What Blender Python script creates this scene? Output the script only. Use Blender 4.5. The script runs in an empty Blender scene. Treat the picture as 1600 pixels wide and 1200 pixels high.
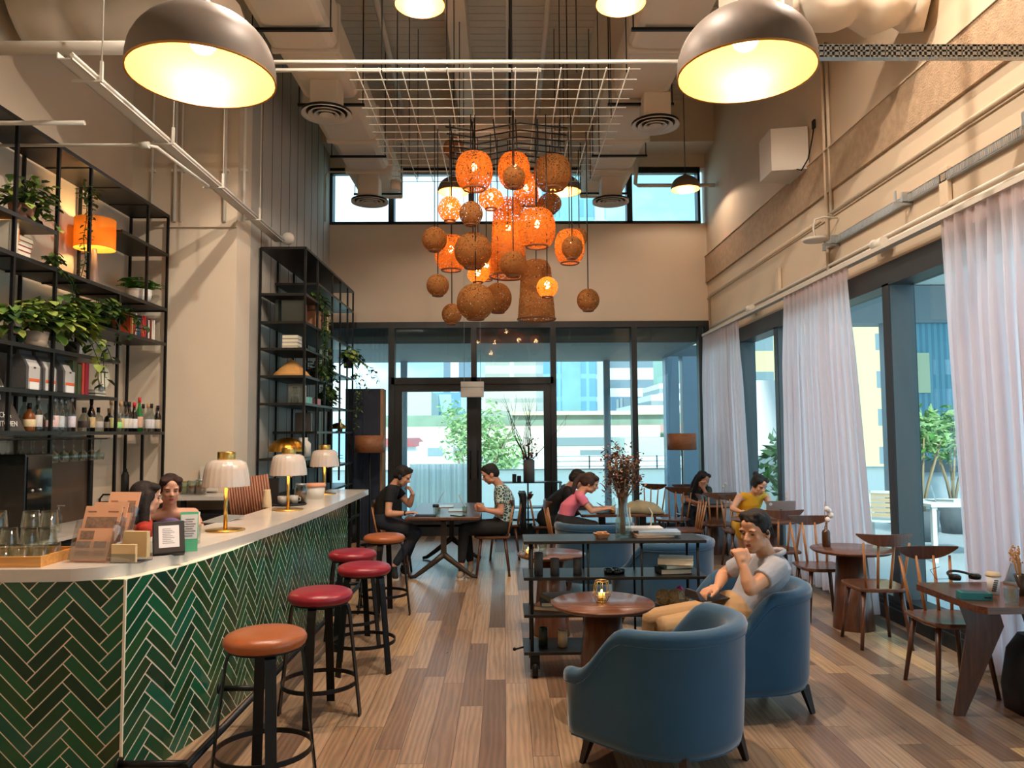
import bpy, math, random
from mathutils import Vector, Matrix
from math import sin, cos, pi, radians, atan, atan2, sqrt
random.seed(7)
SC = bpy.context.scene
COL = SC.collection
# ---------------------------------------------------------------- camera
FPX, CH = 1190.0, 1.8
YAW, PIT, ROL = atan(13/1190), atan(77/1190), -.0065
CAMR = (Matrix.Rotation(-YAW, 3, 'Z') @ Matrix.Rotation(pi/2+PIT, 3, 'X') @ Matrix.Rotation(ROL, 3, 'Z'))
cam_d = bpy.data.cameras.new('camera'); cam = bpy.data.objects.new('camera', cam_d); COL.objects.link(cam)
cam.location = (0, 0, CH); cam.rotation_euler = CAMR.to_euler()
cam_d.sensor_width = 36; cam_d.lens = 36*FPX/1600; cam_d.clip_end = 600; cam_d.clip_start = .05
SC.camera = cam
def at(px, py, X=None, Y=None, Z=None):
    """world point seen at a pixel of the photo, at a known X, Y or Z"""
    w = CAMR @ Vector(((px-800)/FPX, -(py-600)/FPX, -1))
    t = X/w.x if X is not None else (Y/w.y if Y is not None else (Z-CH)/w.z)
    return Vector((w.x*t, w.y*t, CH+w.z*t))
# ---------------------------------------------------------------- materials
def s2l(c):
    return tuple(((v/255)/12.92 if v/255 <= .04045 else ((v/255+.055)/1.055)**2.4) for v in c)
MATS = {}
def mat(name, rgb=(200,200,200), rough=.6, metal=0, spec=.5, noise=0, nscale=20, bump=0, bscale=60, emit=None, estr=0, sheen=0, trans=0, alpha=1, sub=0, coat=0):
    if name in MATS: return MATS[name]
    m = bpy.data.materials.new(name); m.use_nodes = True
    nt = m.node_tree; b = nt.nodes['Principled BSDF']
    c = s2l(rgb)+(1,)
    b.inputs['Base Color'].default_value = c
    b.inputs['Roughness'].default_value = rough; b.inputs['Metallic'].default_value = metal
    b.inputs['Specular IOR Level'].default_value = spec
    if sheen: b.inputs['Sheen Weight'].default_value = sheen; b.inputs['Sheen Roughness'].default_value = .4
    if coat: b.inputs['Coat Weight'].default_value = coat
    if trans: b.inputs['Transmission Weight'].default_value = trans
    if alpha < 1: b.inputs['Alpha'].default_value = alpha
    if emit: b.inputs['Emission Color'].default_value = s2l(emit)+(1,); b.inputs['Emission Strength'].default_value = estr
    if noise or bump:
        tc = nt.nodes.new('ShaderNodeTexCoord')
    if noise:
        n = nt.nodes.new('ShaderNodeTexNoise'); n.inputs['Scale'].default_value = nscale; n.inputs['Detail'].default_value = 4
        nt.links.new(tc.outputs['Object'], n.inputs['Vector'])
        mx = nt.nodes.new('ShaderNodeMix'); mx.data_type = 'RGBA'
        mx.inputs['A'].default_value = tuple(v*(1-noise) for v in c[:3])+(1,)
        mx.inputs['B'].default_value = tuple(min(1, v*(1+noise)) for v in c[:3])+(1,)
        nt.links.new(n.outputs['Fac'], mx.inputs['Factor']); nt.links.new(mx.outputs['Result'], b.inputs['Base Color'])
    if bump:
        n2 = nt.nodes.new('ShaderNodeTexNoise'); n2.inputs['Scale'].default_value = bscale; n2.inputs['Detail'].default_value = 5
        nt.links.new(tc.outputs['Object'], n2.inputs['Vector'])
        bp = nt.nodes.new('ShaderNodeBump'); bp.inputs['Strength'].default_value = bump; bp.inputs['Distance'].default_value = .01
        nt.links.new(n2.outputs['Fac'], bp.inputs['Height']); nt.links.new(bp.outputs['Normal'], b.inputs['Normal'])
    MATS[name] = m
    return m
def wood(name, c1, c2, rough=.4, axis=0, scale=6, dist=3):
    if name in MATS: return MATS[name]
    m = bpy.data.materials.new(name); m.use_nodes = True; nt = m.node_tree; b = nt.nodes['Principled BSDF']
    tc = nt.nodes.new('ShaderNodeTexCoord'); mp = nt.nodes.new('ShaderNodeMapping')
    s = [1, 1, 1]; s[axis] = .08
    mp.inputs['Scale'].default_value = s
    n = nt.nodes.new('ShaderNodeTexNoise'); n.inputs['Scale'].default_value = scale*6; n.inputs['Detail'].default_value = 6; n.inputs['Distortion'].default_value = dist*.3
    cr = nt.nodes.new('ShaderNodeValToRGB'); cr.color_ramp.elements[0].color = s2l(c1)+(1,); cr.color_ramp.elements[1].color = s2l(c2)+(1,)
    cr.color_ramp.elements[0].position = .3; cr.color_ramp.elements[1].position = .7
    nt.links.new(tc.outputs['Object'], mp.inputs['Vector']); nt.links.new(mp.outputs['Vector'], n.inputs['Vector'])
    nt.links.new(n.outputs['Fac'], cr.inputs['Fac']); nt.links.new(cr.outputs['Color'], b.inputs['Base Color'])
    b.inputs['Roughness'].default_value = rough
    MATS[name] = m
    return m
def glassmat(name, tint=(230,240,240), gloss=.1, rough=0):
    if name in MATS: return MATS[name]
    m = bpy.data.materials.new(name); m.use_nodes = True; nt = m.node_tree; nt.nodes.clear()
    o = nt.nodes.new('ShaderNodeOutputMaterial'); t = nt.nodes.new('ShaderNodeBsdfTransparent'); g = nt.nodes.new('ShaderNodeBsdfGlossy')
    t.inputs['Color'].default_value = s2l(tint)+(1,); g.inputs['Roughness'].default_value = rough; g.inputs['Color'].default_value = (.9,.95,1,1)
    lw = nt.nodes.new('ShaderNodeLayerWeight'); lw.inputs['Blend'].default_value = .5
    pw = nt.nodes.new('ShaderNodeMath'); pw.operation = 'POWER'; pw.inputs[1].default_value = 4 if gloss < .15 else 2.2; nt.links.new(lw.outputs['Facing'], pw.inputs[0])
    ml = nt.nodes.new('ShaderNodeMath'); ml.operation = 'MULTIPLY_ADD'; ml.inputs[1].default_value = min(.9, gloss*2.2); ml.inputs[2].default_value = gloss*.3; nt.links.new(pw.outputs[0], ml.inputs[0])
    mx = nt.nodes.new('ShaderNodeMixShader')
    nt.links.new(ml.outputs[0], mx.inputs['Fac']); nt.links.new(t.outputs[0], mx.inputs[1]); nt.links.new(g.outputs[0], mx.inputs[2]); nt.links.new(mx.outputs[0], o.inputs[0])
    MATS[name] = m
    return m
def cloth_sheer(name, rgb, alpha=.6, tr=.5):
    m = bpy.data.materials.new(name); m.use_nodes = True; nt = m.node_tree; nt.nodes.clear()
    o = nt.nodes.new('ShaderNodeOutputMaterial'); t = nt.nodes.new('ShaderNodeBsdfTransparent')
    d = nt.nodes.new('ShaderNodeBsdfDiffuse'); l = nt.nodes.new('ShaderNodeBsdfTranslucent')
    c = s2l(rgb)+(1,); d.inputs['Color'].default_value = c; l.inputs['Color'].default_value = c
    m1 = nt.nodes.new('ShaderNodeMixShader'); m1.inputs['Fac'].default_value = tr
    m2 = nt.nodes.new('ShaderNodeMixShader'); m2.inputs['Fac'].default_value = alpha
    nt.links.new(d.outputs[0], m1.inputs[1]); nt.links.new(l.outputs[0], m1.inputs[2])
    nt.links.new(t.outputs[0], m2.inputs[1]); nt.links.new(m1.outputs[0], m2.inputs[2]); nt.links.new(m2.outputs[0], o.inputs[0])
    return m
def facade(name, wall, glass, nx=.5, nz=.35, wx=.6, wz=.6, rough=.5, axis='XY'):
    """building facade: regular windows in object space, cell size nx by nz metres, window share wx, wz"""
    if name in MATS: return MATS[name]
    m = bpy.data.materials.new(name); m.use_nodes = True; nt = m.node_tree; b = nt.nodes['Principled BSDF']
    tc = nt.nodes.new('ShaderNodeTexCoord'); sp = nt.nodes.new('ShaderNodeSeparateXYZ'); nt.links.new(tc.outputs['Object'], sp.inputs[0])
    def mth(op, a, bb=None):
        n = nt.nodes.new('ShaderNodeMath'); n.operation = op
        for i, v in enumerate((a, bb)):
            if v is None: continue
            if isinstance(v, (int, float)): n.inputs[i].default_value = v
            else: nt.links.new(v, n.inputs[i])
        return n.outputs[0]
    u = mth('ADD', sp.outputs['X'], sp.outputs['Y'])
    fu = mth('FRACT', mth('DIVIDE', mth('ADD', u, 1000), nx)); fv = mth('FRACT', mth('DIVIDE', mth('ADD', sp.outputs['Z'], 100), nz))
    k = mth('MULTIPLY', mth('LESS_THAN', fu, wx), mth('LESS_THAN', fv, wz))
    mx = nt.nodes.new('ShaderNodeMix'); mx.data_type = 'RGBA'; mx.inputs['A'].default_value = s2l(wall)+(1,); mx.inputs['B'].default_value = s2l(glass)+(1,)
    nt.links.new(k, mx.inputs['Factor']); nt.links.new(mx.outputs['Result'], b.inputs['Base Color'])
    b.inputs['Roughness'].default_value = rough
    MATS[name] = m
    return m
# ---------------------------------------------------------------- mesh builder
class MB:
    def __init__(s): s.v = []; s.f = []; s.m = []; s.sm = []; s.M = Matrix.Identity(4); s.mi = 0
    def add(s, vs, fs, smooth=False):
        k = len(s.v); s.v += [tuple(s.M @ Vector(p)) for p in vs]
        for f in fs: s.f.append(tuple(i+k for i in f)); s.m.append(s.mi); s.sm.append(smooth)
        return s
    def box(s, x0, x1, y0, y1, z0, z1, b=0):
        if x0 > x1: x0, x1 = x1, x0
        if y0 > y1: y0, y1 = y1, y0
        if z0 > z1: z0, z1 = z1, z0
        if b:
            b = min(b, (x1-x0)*.49, (y1-y0)*.49, (z1-z0)*.49)
            return s.loft([[(x0+b+d, y0+b+d), (x1-b-d, y0+b+d), (x1-b-d, y1-b-d), (x0+b+d, y1-b-d)] if False else s._rr(x0+d, x1-d, y0+d, y1-d, b) for d in (b, b*.3, 0, 0, b*.3, b)], [z0, z0+b*.3, z0+b, z1-b, z1-b*.3, z1])
        vs = [(x, y, z) for z in (z0, z1) for y in (y0, y1) for x in (x0, x1)]
        return s.add(vs, [(0,2,3,1), (4,5,7,6), (0,1,5,4), (2,6,7,3), (0,4,6,2), (1,3,7,5)])
    def _rr(s, x0, x1, y0, y1, r, n=3):
        r = max(1e-4, min(r, (x1-x0)/2-1e-5, (y1-y0)/2-1e-5)); o = []
        for cx, cy, a in ((x1-r, y1-r, 0), (x0+r, y1-r, pi/2), (x0+r, y0+r, pi), (x1-r, y0+r, 1.5*pi)):
            for k in range(n+1): t = a+pi/2*k/n; o.append((cx+r*cos(t), cy+r*sin(t)))
        return o
    def loft(s, rings, zs=None, cap=True, smooth=False, closed=True):
        """rings: lists of (x,y) with zs or of (x,y,z)"""
        n = len(rings[0]); vs = []
        for i, r in enumerate(rings): vs += [(p[0], p[1], zs[i]) for p in r] if zs else [tuple(p) for p in r]
        fs = []
        for i in range(len(rings)-1):
            for j in range(n if closed else n-1):
                a, b = i*n+j, i*n+(j+1) % n; fs.append((a, b, b+n, a+n))
        k = len(s.f); s.add(vs, fs, smooth)
        if cap and closed:
            base = len(s.v)-len(vs)
            for f in (tuple(range(n))[::-1], tuple(range(len(vs)-n, len(vs)))):
                s.f.append(tuple(base+i for i in f)); s.m.append(s.mi); s.sm.append(False)
        return s
    def lathe(s, prof, n=24, c=(0,0,0), smooth=True, a0=0, cap=False):
        """prof: list of (r,z)"""
        rings = [[(c[0]+max(r, 1e-4)*cos(a0+2*pi*k/n), c[1]+max(r, 1e-4)*sin(a0+2*pi*k/n), c[2]+z) for k in range(n)] for r, z in prof]
        return s.loft(rings, None, cap, smooth)
    def cyl(s, p0, p1, r0, r1=None, n=10, smooth=True, cap=True):
        r1 = r0 if r1 is None else r1; p0, p1 = Vector(p0), Vector(p1); d = (p1-p0)
        if d.length < 1e-6: return s
        d.normalize(); u = d.orthogonal().normalized(); w = d.cross(u)
        return s.loft([[tuple(p+r*(cos(2*pi*k/n)*u+sin(2*pi*k/n)*w)) for k in range(n)] for p, r in ((p0, r0), (p1, r1))], None, cap, smooth)
    def bar(s, p0, p1, wa, wb, up=(0,0,1), wa1=None, wb1=None):
        """rectangular bar from p0 to p1; wa across, wb along 'up'"""
        p0, p1 = Vector(p0), Vector(p1); d = (p1-p0).normalized(); upv = Vector(up)
        if abs(d.dot(upv)) > .99: upv = Vector((0, 1, 0))
        u = d.cross(upv).normalized(); w = u.cross(d).normalized()
        wa1 = wa if wa1 is None else wa1; wb1 = wb if wb1 is None else wb1
        R = lambda p, a, b: [tuple(p+u*a/2*i+w*b/2*j) for i, j in ((-1,-1), (1,-1), (1,1), (-1,1))]
        return s.loft([R(p0, wa, wb), R(p1, wa1, wb1)])
    def tube(s, pts, r, n=8, smooth=True, closed=False):
        P = [Vector(p) for p in pts]; rs = r if isinstance(r, (list, tuple)) else [r]*len(P)
        rings = []; u = None
        for i, p in enumerate(P):
            d = (P[(i+1) % len(P)] if (closed or i < len(P)-1) else P[i]) - (P[i-1] if (closed or i > 0) else P[i])
            d.normalize()
            u = (d.orthogonal() if u is None else (u-d*u.dot(d))).normalized(); w = d.cross(u)
            rings.append([tuple(p+rs[i]*(cos(2*pi*k/n)*u+sin(2*pi*k/n)*w)) for k in range(n)])
        if closed: rings.append(rings[0])
        return s.loft(rings, None, not closed, smooth)
    def ball(s, c, r, n=12, m=8, R=None, smooth=True):
        r = (r, r, r) if isinstance(r, (int, float)) else r; c = Vector(c); R = R or Matrix.Identity(3)
        rings = [[tuple(c+R@Vector((r[0]*sin(t)*cos(a), r[1]*sin(t)*sin(a), -r[2]*cos(t)))) for a in [2*pi*k/n for k in range(n)]] for t in [max(.02, min(pi-.02, pi*i/m)) for i in range(m+1)]]
        return s.loft(rings, None, True, smooth)
    def prism(s, poly, z0, z1):
        return s.loft([poly, poly], [z0, z1])
    def quad(s, a, b, c, d): return s.add([a, b, c, d], [(0,1,2,3)])
    def build(s, name, mats, parent=None, smooth=None):
        me = bpy.data.meshes.new(name); me.from_pydata(s.v, [], s.f)
        for m in (mats if isinstance(mats, (list, tuple)) else [mats]): me.materials.append(m)
        me.polygons.foreach_set('material_index', s.m)
        me.polygons.foreach_set('use_smooth', s.sm if smooth is None else [smooth]*len(s.f))
        me.update(); o = bpy.data.objects.new(name, me); COL.objects.link(o)
        if parent: o.parent = parent
        return o
def tag(o, label=None, cat=None, group=None, kind=None):
    if label: o['label'] = label
    if cat: o['category'] = cat
    if group: o['group'] = group
    if kind: o['kind'] = kind
    return o
def thing(name, label, cat, loc=(0,0,0), rz=0, group=None):
    o = bpy.data.objects.new(name, None); COL.objects.link(o); o.empty_display_size = .1
    o.location = loc; o.rotation_euler = (0, 0, rz); return tag(o, label, cat, group)
def one(name, mb, mats, label, cat, loc=(0,0,0), rz=0, group=None, rot=None):
    o = mb.build(name, mats); o.location = loc; o.rotation_euler = rot or (0, 0, rz); return tag(o, label, cat, group)
KIDS = {}
def kids(o): return [c for c in bpy.data.objects if c.parent == o]
def dup(root, loc, rz=None, label=None, group=None, rot=None):
    if root.name not in KIDS:
        KIDS[root.name] = [(c, kids(c)) for c in kids(root)]
    r = root.copy(); COL.objects.link(r); r.location = loc
    if rz is not None: r.rotation_euler = (0, 0, rz)
    if rot: r.rotation_euler = rot
    if label: r['label'] = label
    if group: r['group'] = group
    for c, gs in KIDS[root.name]:
        d = c.copy(); COL.objects.link(d); d.parent = r
        for g in gs:
            e = g.copy(); COL.objects.link(e); e.parent = d
    return r
def S(name, mb, mats): return tag(mb.build(name, mats), kind='structure')
# ================================================================ materials
M_wall = mat('wall_plaster', (216,200,178), .85, noise=.05, nscale=1.5, bump=.1, bscale=30)
M_wallr = mat('wall_plaster_side', (208,188,162), .85, noise=.06, nscale=2, bump=.15, bscale=25)
M_panel = mat('wall_panel', (176,170,158), .8, noise=.05, nscale=2)
M_groove = mat('panel_groove', (60,58,54), .9)
M_conc = mat('rough_concrete', (176,150,122), .95, noise=.3, nscale=14, bump=.9, bscale=60)
M_ceil = mat('ceiling_deck', (206,194,176), .9, noise=.08, nscale=3)
M_duct = mat('duct_white', (218,206,188), .8, noise=.06, nscale=3, bump=.35, bscale=6)
M_white = mat('painted_white', (215,208,196), .6)
M_frame = mat('window_frame_dark', (38,42,44), .45, metal=.2)
M_framegrey = mat('window_mullion_grey', (74,82,84), .45, metal=.2)
M_glass = glassmat('window_glass', (240,249,249), .1)
M_metal = mat('black_steel', (24,24,25), .42, metal=.5, bump=.05)
M_shelf = mat('black_shelf_board', (30,29,28), .38, metal=.2)
M_steel = mat('galvanised_steel', (180,184,184), .4, metal=.7)
M_brass = mat('brushed_brass', (212,172,96), .3, metal=1)
M_leaf = mat('leaf_green', (92,122,50), .5, noise=.35, nscale=12)
M_leafd = mat('leaf_dark_green', (46,74,34), .5, noise=.3, nscale=12)
M_leafl = mat('leaf_light_green', (156,172,84), .5, noise=.25, nscale=12)
M_ext = mat('exterior_white', (226,230,224), .8)
M_greyx = mat('exterior_grey', (128,140,146), .7)
M_dgrey = mat('exterior_dark_grey', (84,94,100), .7)
def floor_mat():
    m = bpy.data.materials.new('oak_plank_floor'); m.use_nodes = True; nt = m.node_tree; b = nt.nodes['Principled BSDF']
    L = nt.links.new
    tc = nt.nodes.new('ShaderNodeTexCoord'); sp = nt.nodes.new('ShaderNodeSeparateXYZ'); L(tc.outputs['Object'], sp.inputs[0])
    def mth(op, *a):
        n = nt.nodes.new('ShaderNodeMath'); n.operation = op
        for i, v in enumerate(a):
            if isinstance(v, (int, float)): n.inputs[i].default_value = v
            else: L(v, n.inputs[i])
        return n.outputs[0]
    u = mth('DIVIDE', sp.outputs['X'], .15); cu = mth('FLOOR', u)
    wn = nt.nodes.new('ShaderNodeTexWhiteNoise'); wn.noise_dimensions = '1D'; L(cu, wn.inputs['W'])
    v = mth('ADD', mth('DIVIDE', sp.outputs['Y'], 1.5), mth('MULTIPLY', wn.outputs['Value'], 7.3)); cv = mth('FLOOR', v)
    w2 = nt.nodes.new('ShaderNodeTexWhiteNoise'); w2.noise_dimensions = '2D'
    cb = nt.nodes.new('ShaderNodeCombineXYZ'); L(cu, cb.inputs[0]); L(cv, cb.inputs[1]); L(cb.outputs[0], w2.inputs['Vector'])
    cr = nt.nodes.new('ShaderNodeValToRGB'); e = cr.color_ramp
    e.elements[0].position = 0; e.elements[0].color = s2l((92,70,54))+(1,); e.elements[1].position = 1; e.elements[1].color = s2l((204,166,118))+(1,)
    for p, c in ((.2, (126,98,78)), (.45, (162,134,108)), (.7, (170,140,110)), (.85, (144,114,88))):
        x = e.elements.new(p); x.color = s2l(c)+(1,)
    L(w2.outputs['Value'], cr.inputs['Fac'])
    # grain: stretched distorted noise, offset per plank
    mp = nt.nodes.new('ShaderNodeMapping'); mp.inputs['Scale'].default_value = (1, .09, 1)
    off = nt.nodes.new('ShaderNodeVectorMath'); off.operation = 'ADD'; L(tc.outputs['Object'], off.inputs[0]); L(w2.outputs['Color'], off.inputs[1])
    L(off.outputs[0], mp.inputs['Vector'])
    gn = nt.nodes.new('ShaderNodeTexNoise'); gn.inputs['Scale'].default_value = 22; gn.inputs['Detail'].default_value = 5; gn.inputs['Distortion'].default_value = 2.2; L(mp.outputs[0], gn.inputs['Vector'])
    wv = nt.nodes.new('ShaderNodeTexWave'); wv.inputs['Scale'].default_value = 9; wv.inputs['Distortion'].default_value = 9; wv.inputs['Detail'].default_value = 2; wv.inputs['Detail Scale'].default_value = 1.2; L(mp.outputs[0], wv.inputs['Vector'])
    g = mth('ADD', mth('MULTIPLY', gn.outputs['Fac'], .5), mth('MULTIPLY', wv.outputs['Fac'], .22))
    gm = mth('ADD', mth('MULTIPLY', g, 1.3), .46)
    mul = nt.nodes.new('ShaderNodeMix'); mul.data_type = 'RGBA'; mul.blend_type = 'MULTIPLY'; mul.inputs['Factor'].default_value = 1
    cc = nt.nodes.new('ShaderNodeCombineColor'); L(gm, cc.inputs[0]); L(gm, cc.inputs[1]); L(gm, cc.inputs[2])
    L(cr.outputs['Color'], mul.inputs['A']); L(cc.outputs[0], mul.inputs['B'])
    fu = mth('FRACT', u); fv = mth('FRACT', v)
    gap = mth('MAXIMUM', mth('LESS_THAN', fu, .02), mth('LESS_THAN', fv, .0025))
    mg = nt.nodes.new('ShaderNodeMix'); mg.data_type = 'RGBA'; mg.inputs['B'].default_value = s2l((58,42,32))+(1,)
    L(gap, mg.inputs['Factor']); L(mul.outputs['Result'], mg.inputs['A']); L(mg.outputs['Result'], b.inputs['Base Color'])
    b.inputs['Roughness'].default_value = .33
    r = mth('ADD', mth('MULTIPLY', gn.outputs['Fac'], .2), .22); L(r, b.inputs['Roughness'])
    bp = nt.nodes.new('ShaderNodeBump'); bp.inputs['Strength'].default_value = .12; bp.inputs['Distance'].default_value = .004
    L(mth('SUBTRACT', g, gap), bp.inputs['Height']); L(bp.outputs[0], b.inputs['Normal'])
    return m
# ================================================================ room shell
WL, WR, WB, ZC = -4.38, 3.7, 13.6, 7.6
PW = -3.13        # panelled wall plane
S('floor', MB().box(-4.7, 3.98, -1.5, 13.75, -.08, 0), floor_mat())
c = MB().box(-4.6, 3.95, -1.5, 13.85, ZC+.04, ZC+.2)
y = -1.5
while y < 13.6: c.box(-4.6, 3.95, y, y+.165, ZC, ZC+.05); y += .18
S('ceiling', c, M_ceil)
w = MB().box(WL-.2, WL, -1.5, 8.87, 0, ZC+.2)
w.box(WL-.2, PW, 8.87, 9.35, 0, ZC+.2)
w.box(-4.1, PW-.0, 8.84, 8.87, 4.24, 4.3)
S('wall_left', w, M_wall)
w = MB().box(PW-.2, PW, 9.35, 13.7, 0, ZC+.2)
w.mi = 1
y = 9.75
while y < 13.5: w.box(PW-.01, PW+.003, y, y+.012, 0, ZC); y += .42
S('wall_left_panelled', w, [M_panel, M_groove])
bar_lo = 3.80
w = MB().box(-3.4, 3.95, WB, WB+.25, bar_lo, 5.59).box(-3.4, 3.95, WB, WB+.25, 6.62, ZC+.2)
w.box(-3.4, PW+.0, WB, WB+.25, 0, ZC).box(3.82, 3.95, WB, WB+.25, 0, ZC)
S('wall_back', w, M_wall)
w = MB().box(WR, WR+.25, -1.5, WB+.25, 3.42, ZC+.2)
w.box(WR-.05, WR+.0, 11.9, 13.6, 3.42, 3.6)
S('wall_right', w, M_wallr)
S('wall_front', MB().box(-4.6, 3.95, -1.7, -1.5, 0, ZC+.2), M_wall)
S('trim_1', MB().box(WR-.035, WR, 0, WB, 4.49, 4.97), M_conc)
S('trim_2', MB().box(WR-.02, WR, 0, WB, 4.195, 4.215).box(WR-.05, WR, 0, WB, 4.97, 4.985), M_wallr)
S('baseboard_right', MB().box(WR, WR+.25, -1.5, WB, 0, .16).box(WR-.03, WR, -1.5, WB, 0, .12), M_frame)
S('baseboard_back', MB().box(PW, WR, WB-.02, WB+.2, 0, .14), M_frame)
# ---- structural beams
def beam(name, *b): return S(name, MB().box(*b), M_wall)
beam('trim_3', -.72, -.46, 6, WB, 7.15, ZC)
beam('trim_4', 1.32, 1.66, 6, WB, 7.15, ZC)
beam('trim_5', PW, WR, 12.95, WB, 6.86, ZC)
# ---- windows
def rect_frame(mb, x0, x1, z0, z1, y0, y1, t):
    mb.box(x0, x1, y0, y1, z0, z0+t).box(x0, x1, y0, y1, z1-t, z1).box(x0, x0+t, y0, y1, z0+t, z1-t).box(x1-t, x1, y0, y1, z0+t, z1-t)
win1 = thing('window_1', None, None, (0, WB, 0)); win1['kind'] = 'structure'
f = MB()
f.box(PW, WR, -.05, .12, 3.69, bar_lo); f.box(PW, WR, -.03, .12, .14, .2)
for x, t in ((-2.0, .11), (-.53, .1), (.89, .1), (2.34, .1)): f.box(x-t/2, x+t/2, -.06, .14, .14, 3.7)
f.box(PW, PW+.06, -.05, .12, .14, 3.7).box(3.5, 3.58, -.05, .12, .14, 3.7).box(3.62, 3.7, -.08, .1, .14, 3.7)
f.box(-2.0, .89, -.06, .14, 2.68, 2.8)
f.build('window_frame', M_frame, win1)
g = MB()
for a, b_ in ((PW+.05, -2.05), (.94, 2.29), (2.39, 3.5)): g.box(a, b_, .03, .04, .2, 3.69)
for a, b_ in ((-1.95, -.58), (-.48, .84)): g.box(a, b_, .03, .04, 2.8, 3.69)
g.build('glass_pane', M_glass, win1)
for k, (x0, x1, n) in enumerate(((-1.94, -.53, 1), (-.53, .84, 2))):
    d = thing('door_%d' % n, None, None, (0, WB, 0)); d['kind'] = 'structure'
    f = MB(); rect_frame(f, x0, x1, .16, 2.68, -.03, .05, .13); f.build('door_frame', M_frame, d)
    MB().box(x0+.12, x1-.12, .0, .01, .28, 2.56).build('glass_pane', M_glass, d)
    hx = -.53+(-.07 if n == 1 else .07)
    MB().cyl((hx, -.08, 1.0), (hx, -.08, 1.5), .012).cyl((hx, -.08, 1.02), (hx, -.02, 1.02), .008).cyl((hx, -.08, 1.48), (hx, -.02, 1.48), .008).build('door_handle', M_metal, d)
win2 = thing('window_2', None, None, (0, WB, 0)); win2['kind'] = 'structure'
f = MB(); rect_frame(f, PW, 3.6, 5.585, 6.63, -.02, .2, .05)
for x in (-2.02, -.57, .86, 2.31): f.box(x-.05, x+.05, -.02, .2, 5.6, 6.6)
f.box(PW, 3.6, -.02, .1, 6.52, 6.6)
f.build('window_frame', M_frame, win2); MB().box(PW+.05, 3.55, .1, .11, 5.63, 6.58).build('glass_pane', M_glass, win2)
# right hand window wall: deep mullions
posts = [1.2, 4.1, 7.2, 10.2, 11.85]
win3 = thing('window_3', None, None, (WR, 0, 0)); win3['kind'] = 'structure'
f = MB(); f.box(0, .25, -1.5, WB, 3.2, 3.42).box(0.02, .22, -1.5, WB, .16, .22)
for yy in posts: f.box(0, .25, yy, yy+.13, .2, 3.22); 
f.build('window_frame', M_frame, win3)
f = MB()
for yy in posts: f.box(.01, .24, yy-.004, yy-.001, .2, 3.2)
f.build('mullion_face', M_framegrey, win3)
MB().box(.2, .21, -1.5, WB, .22, 3.2).build('glass_pane', M_glass, win3)
# ================================================================ world + exterior
W = bpy.data.worlds.new('sky'); SC.world = W; W.use_nodes = True; nt = W.node_tree
bg = nt.nodes['Background']; tc = nt.nodes.new('ShaderNodeTexCoord'); mp = nt.nodes.new('ShaderNodeMapping'); mp.inputs['Scale'].default_value = (1, 1, 2.2)
n = nt.nodes.new('ShaderNodeTexNoise'); n.inputs['Scale'].default_value = 3.2; n.inputs['Detail'].default_value = 6
cr = nt.nodes.new('ShaderNodeValToRGB'); cr.color_ramp.elements[0].position = .42; cr.color_ramp.elements[0].color = s2l((136,192,228))+(1,)
cr.color_ramp.elements[1].position = .6; cr.color_ramp.elements[1].color = s2l((216,232,240))+(1,)
nt.links.new(tc.outputs['Generated'], mp.inputs[0]); nt.links.new(mp.outputs[0], n.inputs['Vector']); nt.links.new(n.outputs['Fac'], cr.inputs['Fac']); nt.links.new(cr.outputs[0], bg.inputs['Color'])
bg.inputs['Strength'].default_value = 1.3
sun_d = bpy.data.lights.new('sun', 'SUN'); sun_d.energy = 2.2; sun_d.angle = radians(6); sun_d.color = (1, .97, .9)
sun = bpy.data.objects.new('sun', sun_d); COL.objects.link(sun); sun.rotation_euler = (radians(46), radians(-10), 0)

def bld(name, label, x0, x1, y0, y1, z0, z1, m, extra=None, cat='building', mats=None):
    b = MB().box(x0, x1, y0, y1, z0, z1); t = thing(name, label, cat, ((x0+x1)/2, y0, z0))
    o = b.build('facade', m, t); o.location = (-(x0+x1)/2, -y0, -z0)
    if extra:
        for nm, mb, mm in extra: e = mb.build(nm, mm, t); e.location = o.location
    return t
def span(px0, px1, Y): return at(px0, 600, Y=Y).x, at(px1, 600, Y=Y).x
def zz(py, Y, px=800): return at(px, py, Y=Y).z
def bpx(name, label, px0, px1, pyt, pyb, Y, dep, m, extra=None, cat='building'):
    x0, x1 = span(px0, px1, Y); return bld(name, label, x0, x1, Y, Y+dep, zz(pyb, Y, (px0+px1)/2), zz(pyt, Y, (px0+px1)/2), m, extra, cat)
S('trim_6', MB().box(-40, 60, 150, 151, -30, -29), M_ext)   # horizon line of far ground
tag(MB().box(-150, 200, 24, 400, -12.3, -12).build('ground', mat('city_ground', (176,186,176), .9, noise=.2, nscale=.2)), kind='structure')
# terrace and balcony
def span_(a, b, Y): return at(a, 600, Y=Y).x, at(b, 600, Y=Y).x
S('trim_7', MB().box(3.98, 14, -6, 19, -.1, -.02).box(-8, 3.98, 13.86, 18.2, -.1, -.02), mat('terrace_paving', (170,180,184), .5, noise=.1, nscale=3))
S('trim_8', MB().quad((-8, 18, -.1), (12, 18, -.1), (12, 18, .93), (-8, 18, .93)), cloth_sheer('frosted_balustrade', (236,240,238), 1.0, .72))
S('trim_13', MB().box(-8, 12, 17.98, 18.06, .93, .96), M_ext)
bl = MB().box(-8, 3.6, 13.9, 17.6, 3.45, 3.75).box(3.6, 4.6, 17, 17.6, 3.45, 3.75)
S('trim_9', bl, M_dgrey)
p = MB()
for px in (631, 948):
    x = at(px, 600, Y=17.4).x; p.box(x-.07, x+.07, 17.35, 17.5, -.02, 3.46)
S('trim_10', p, M_greyx)
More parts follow.
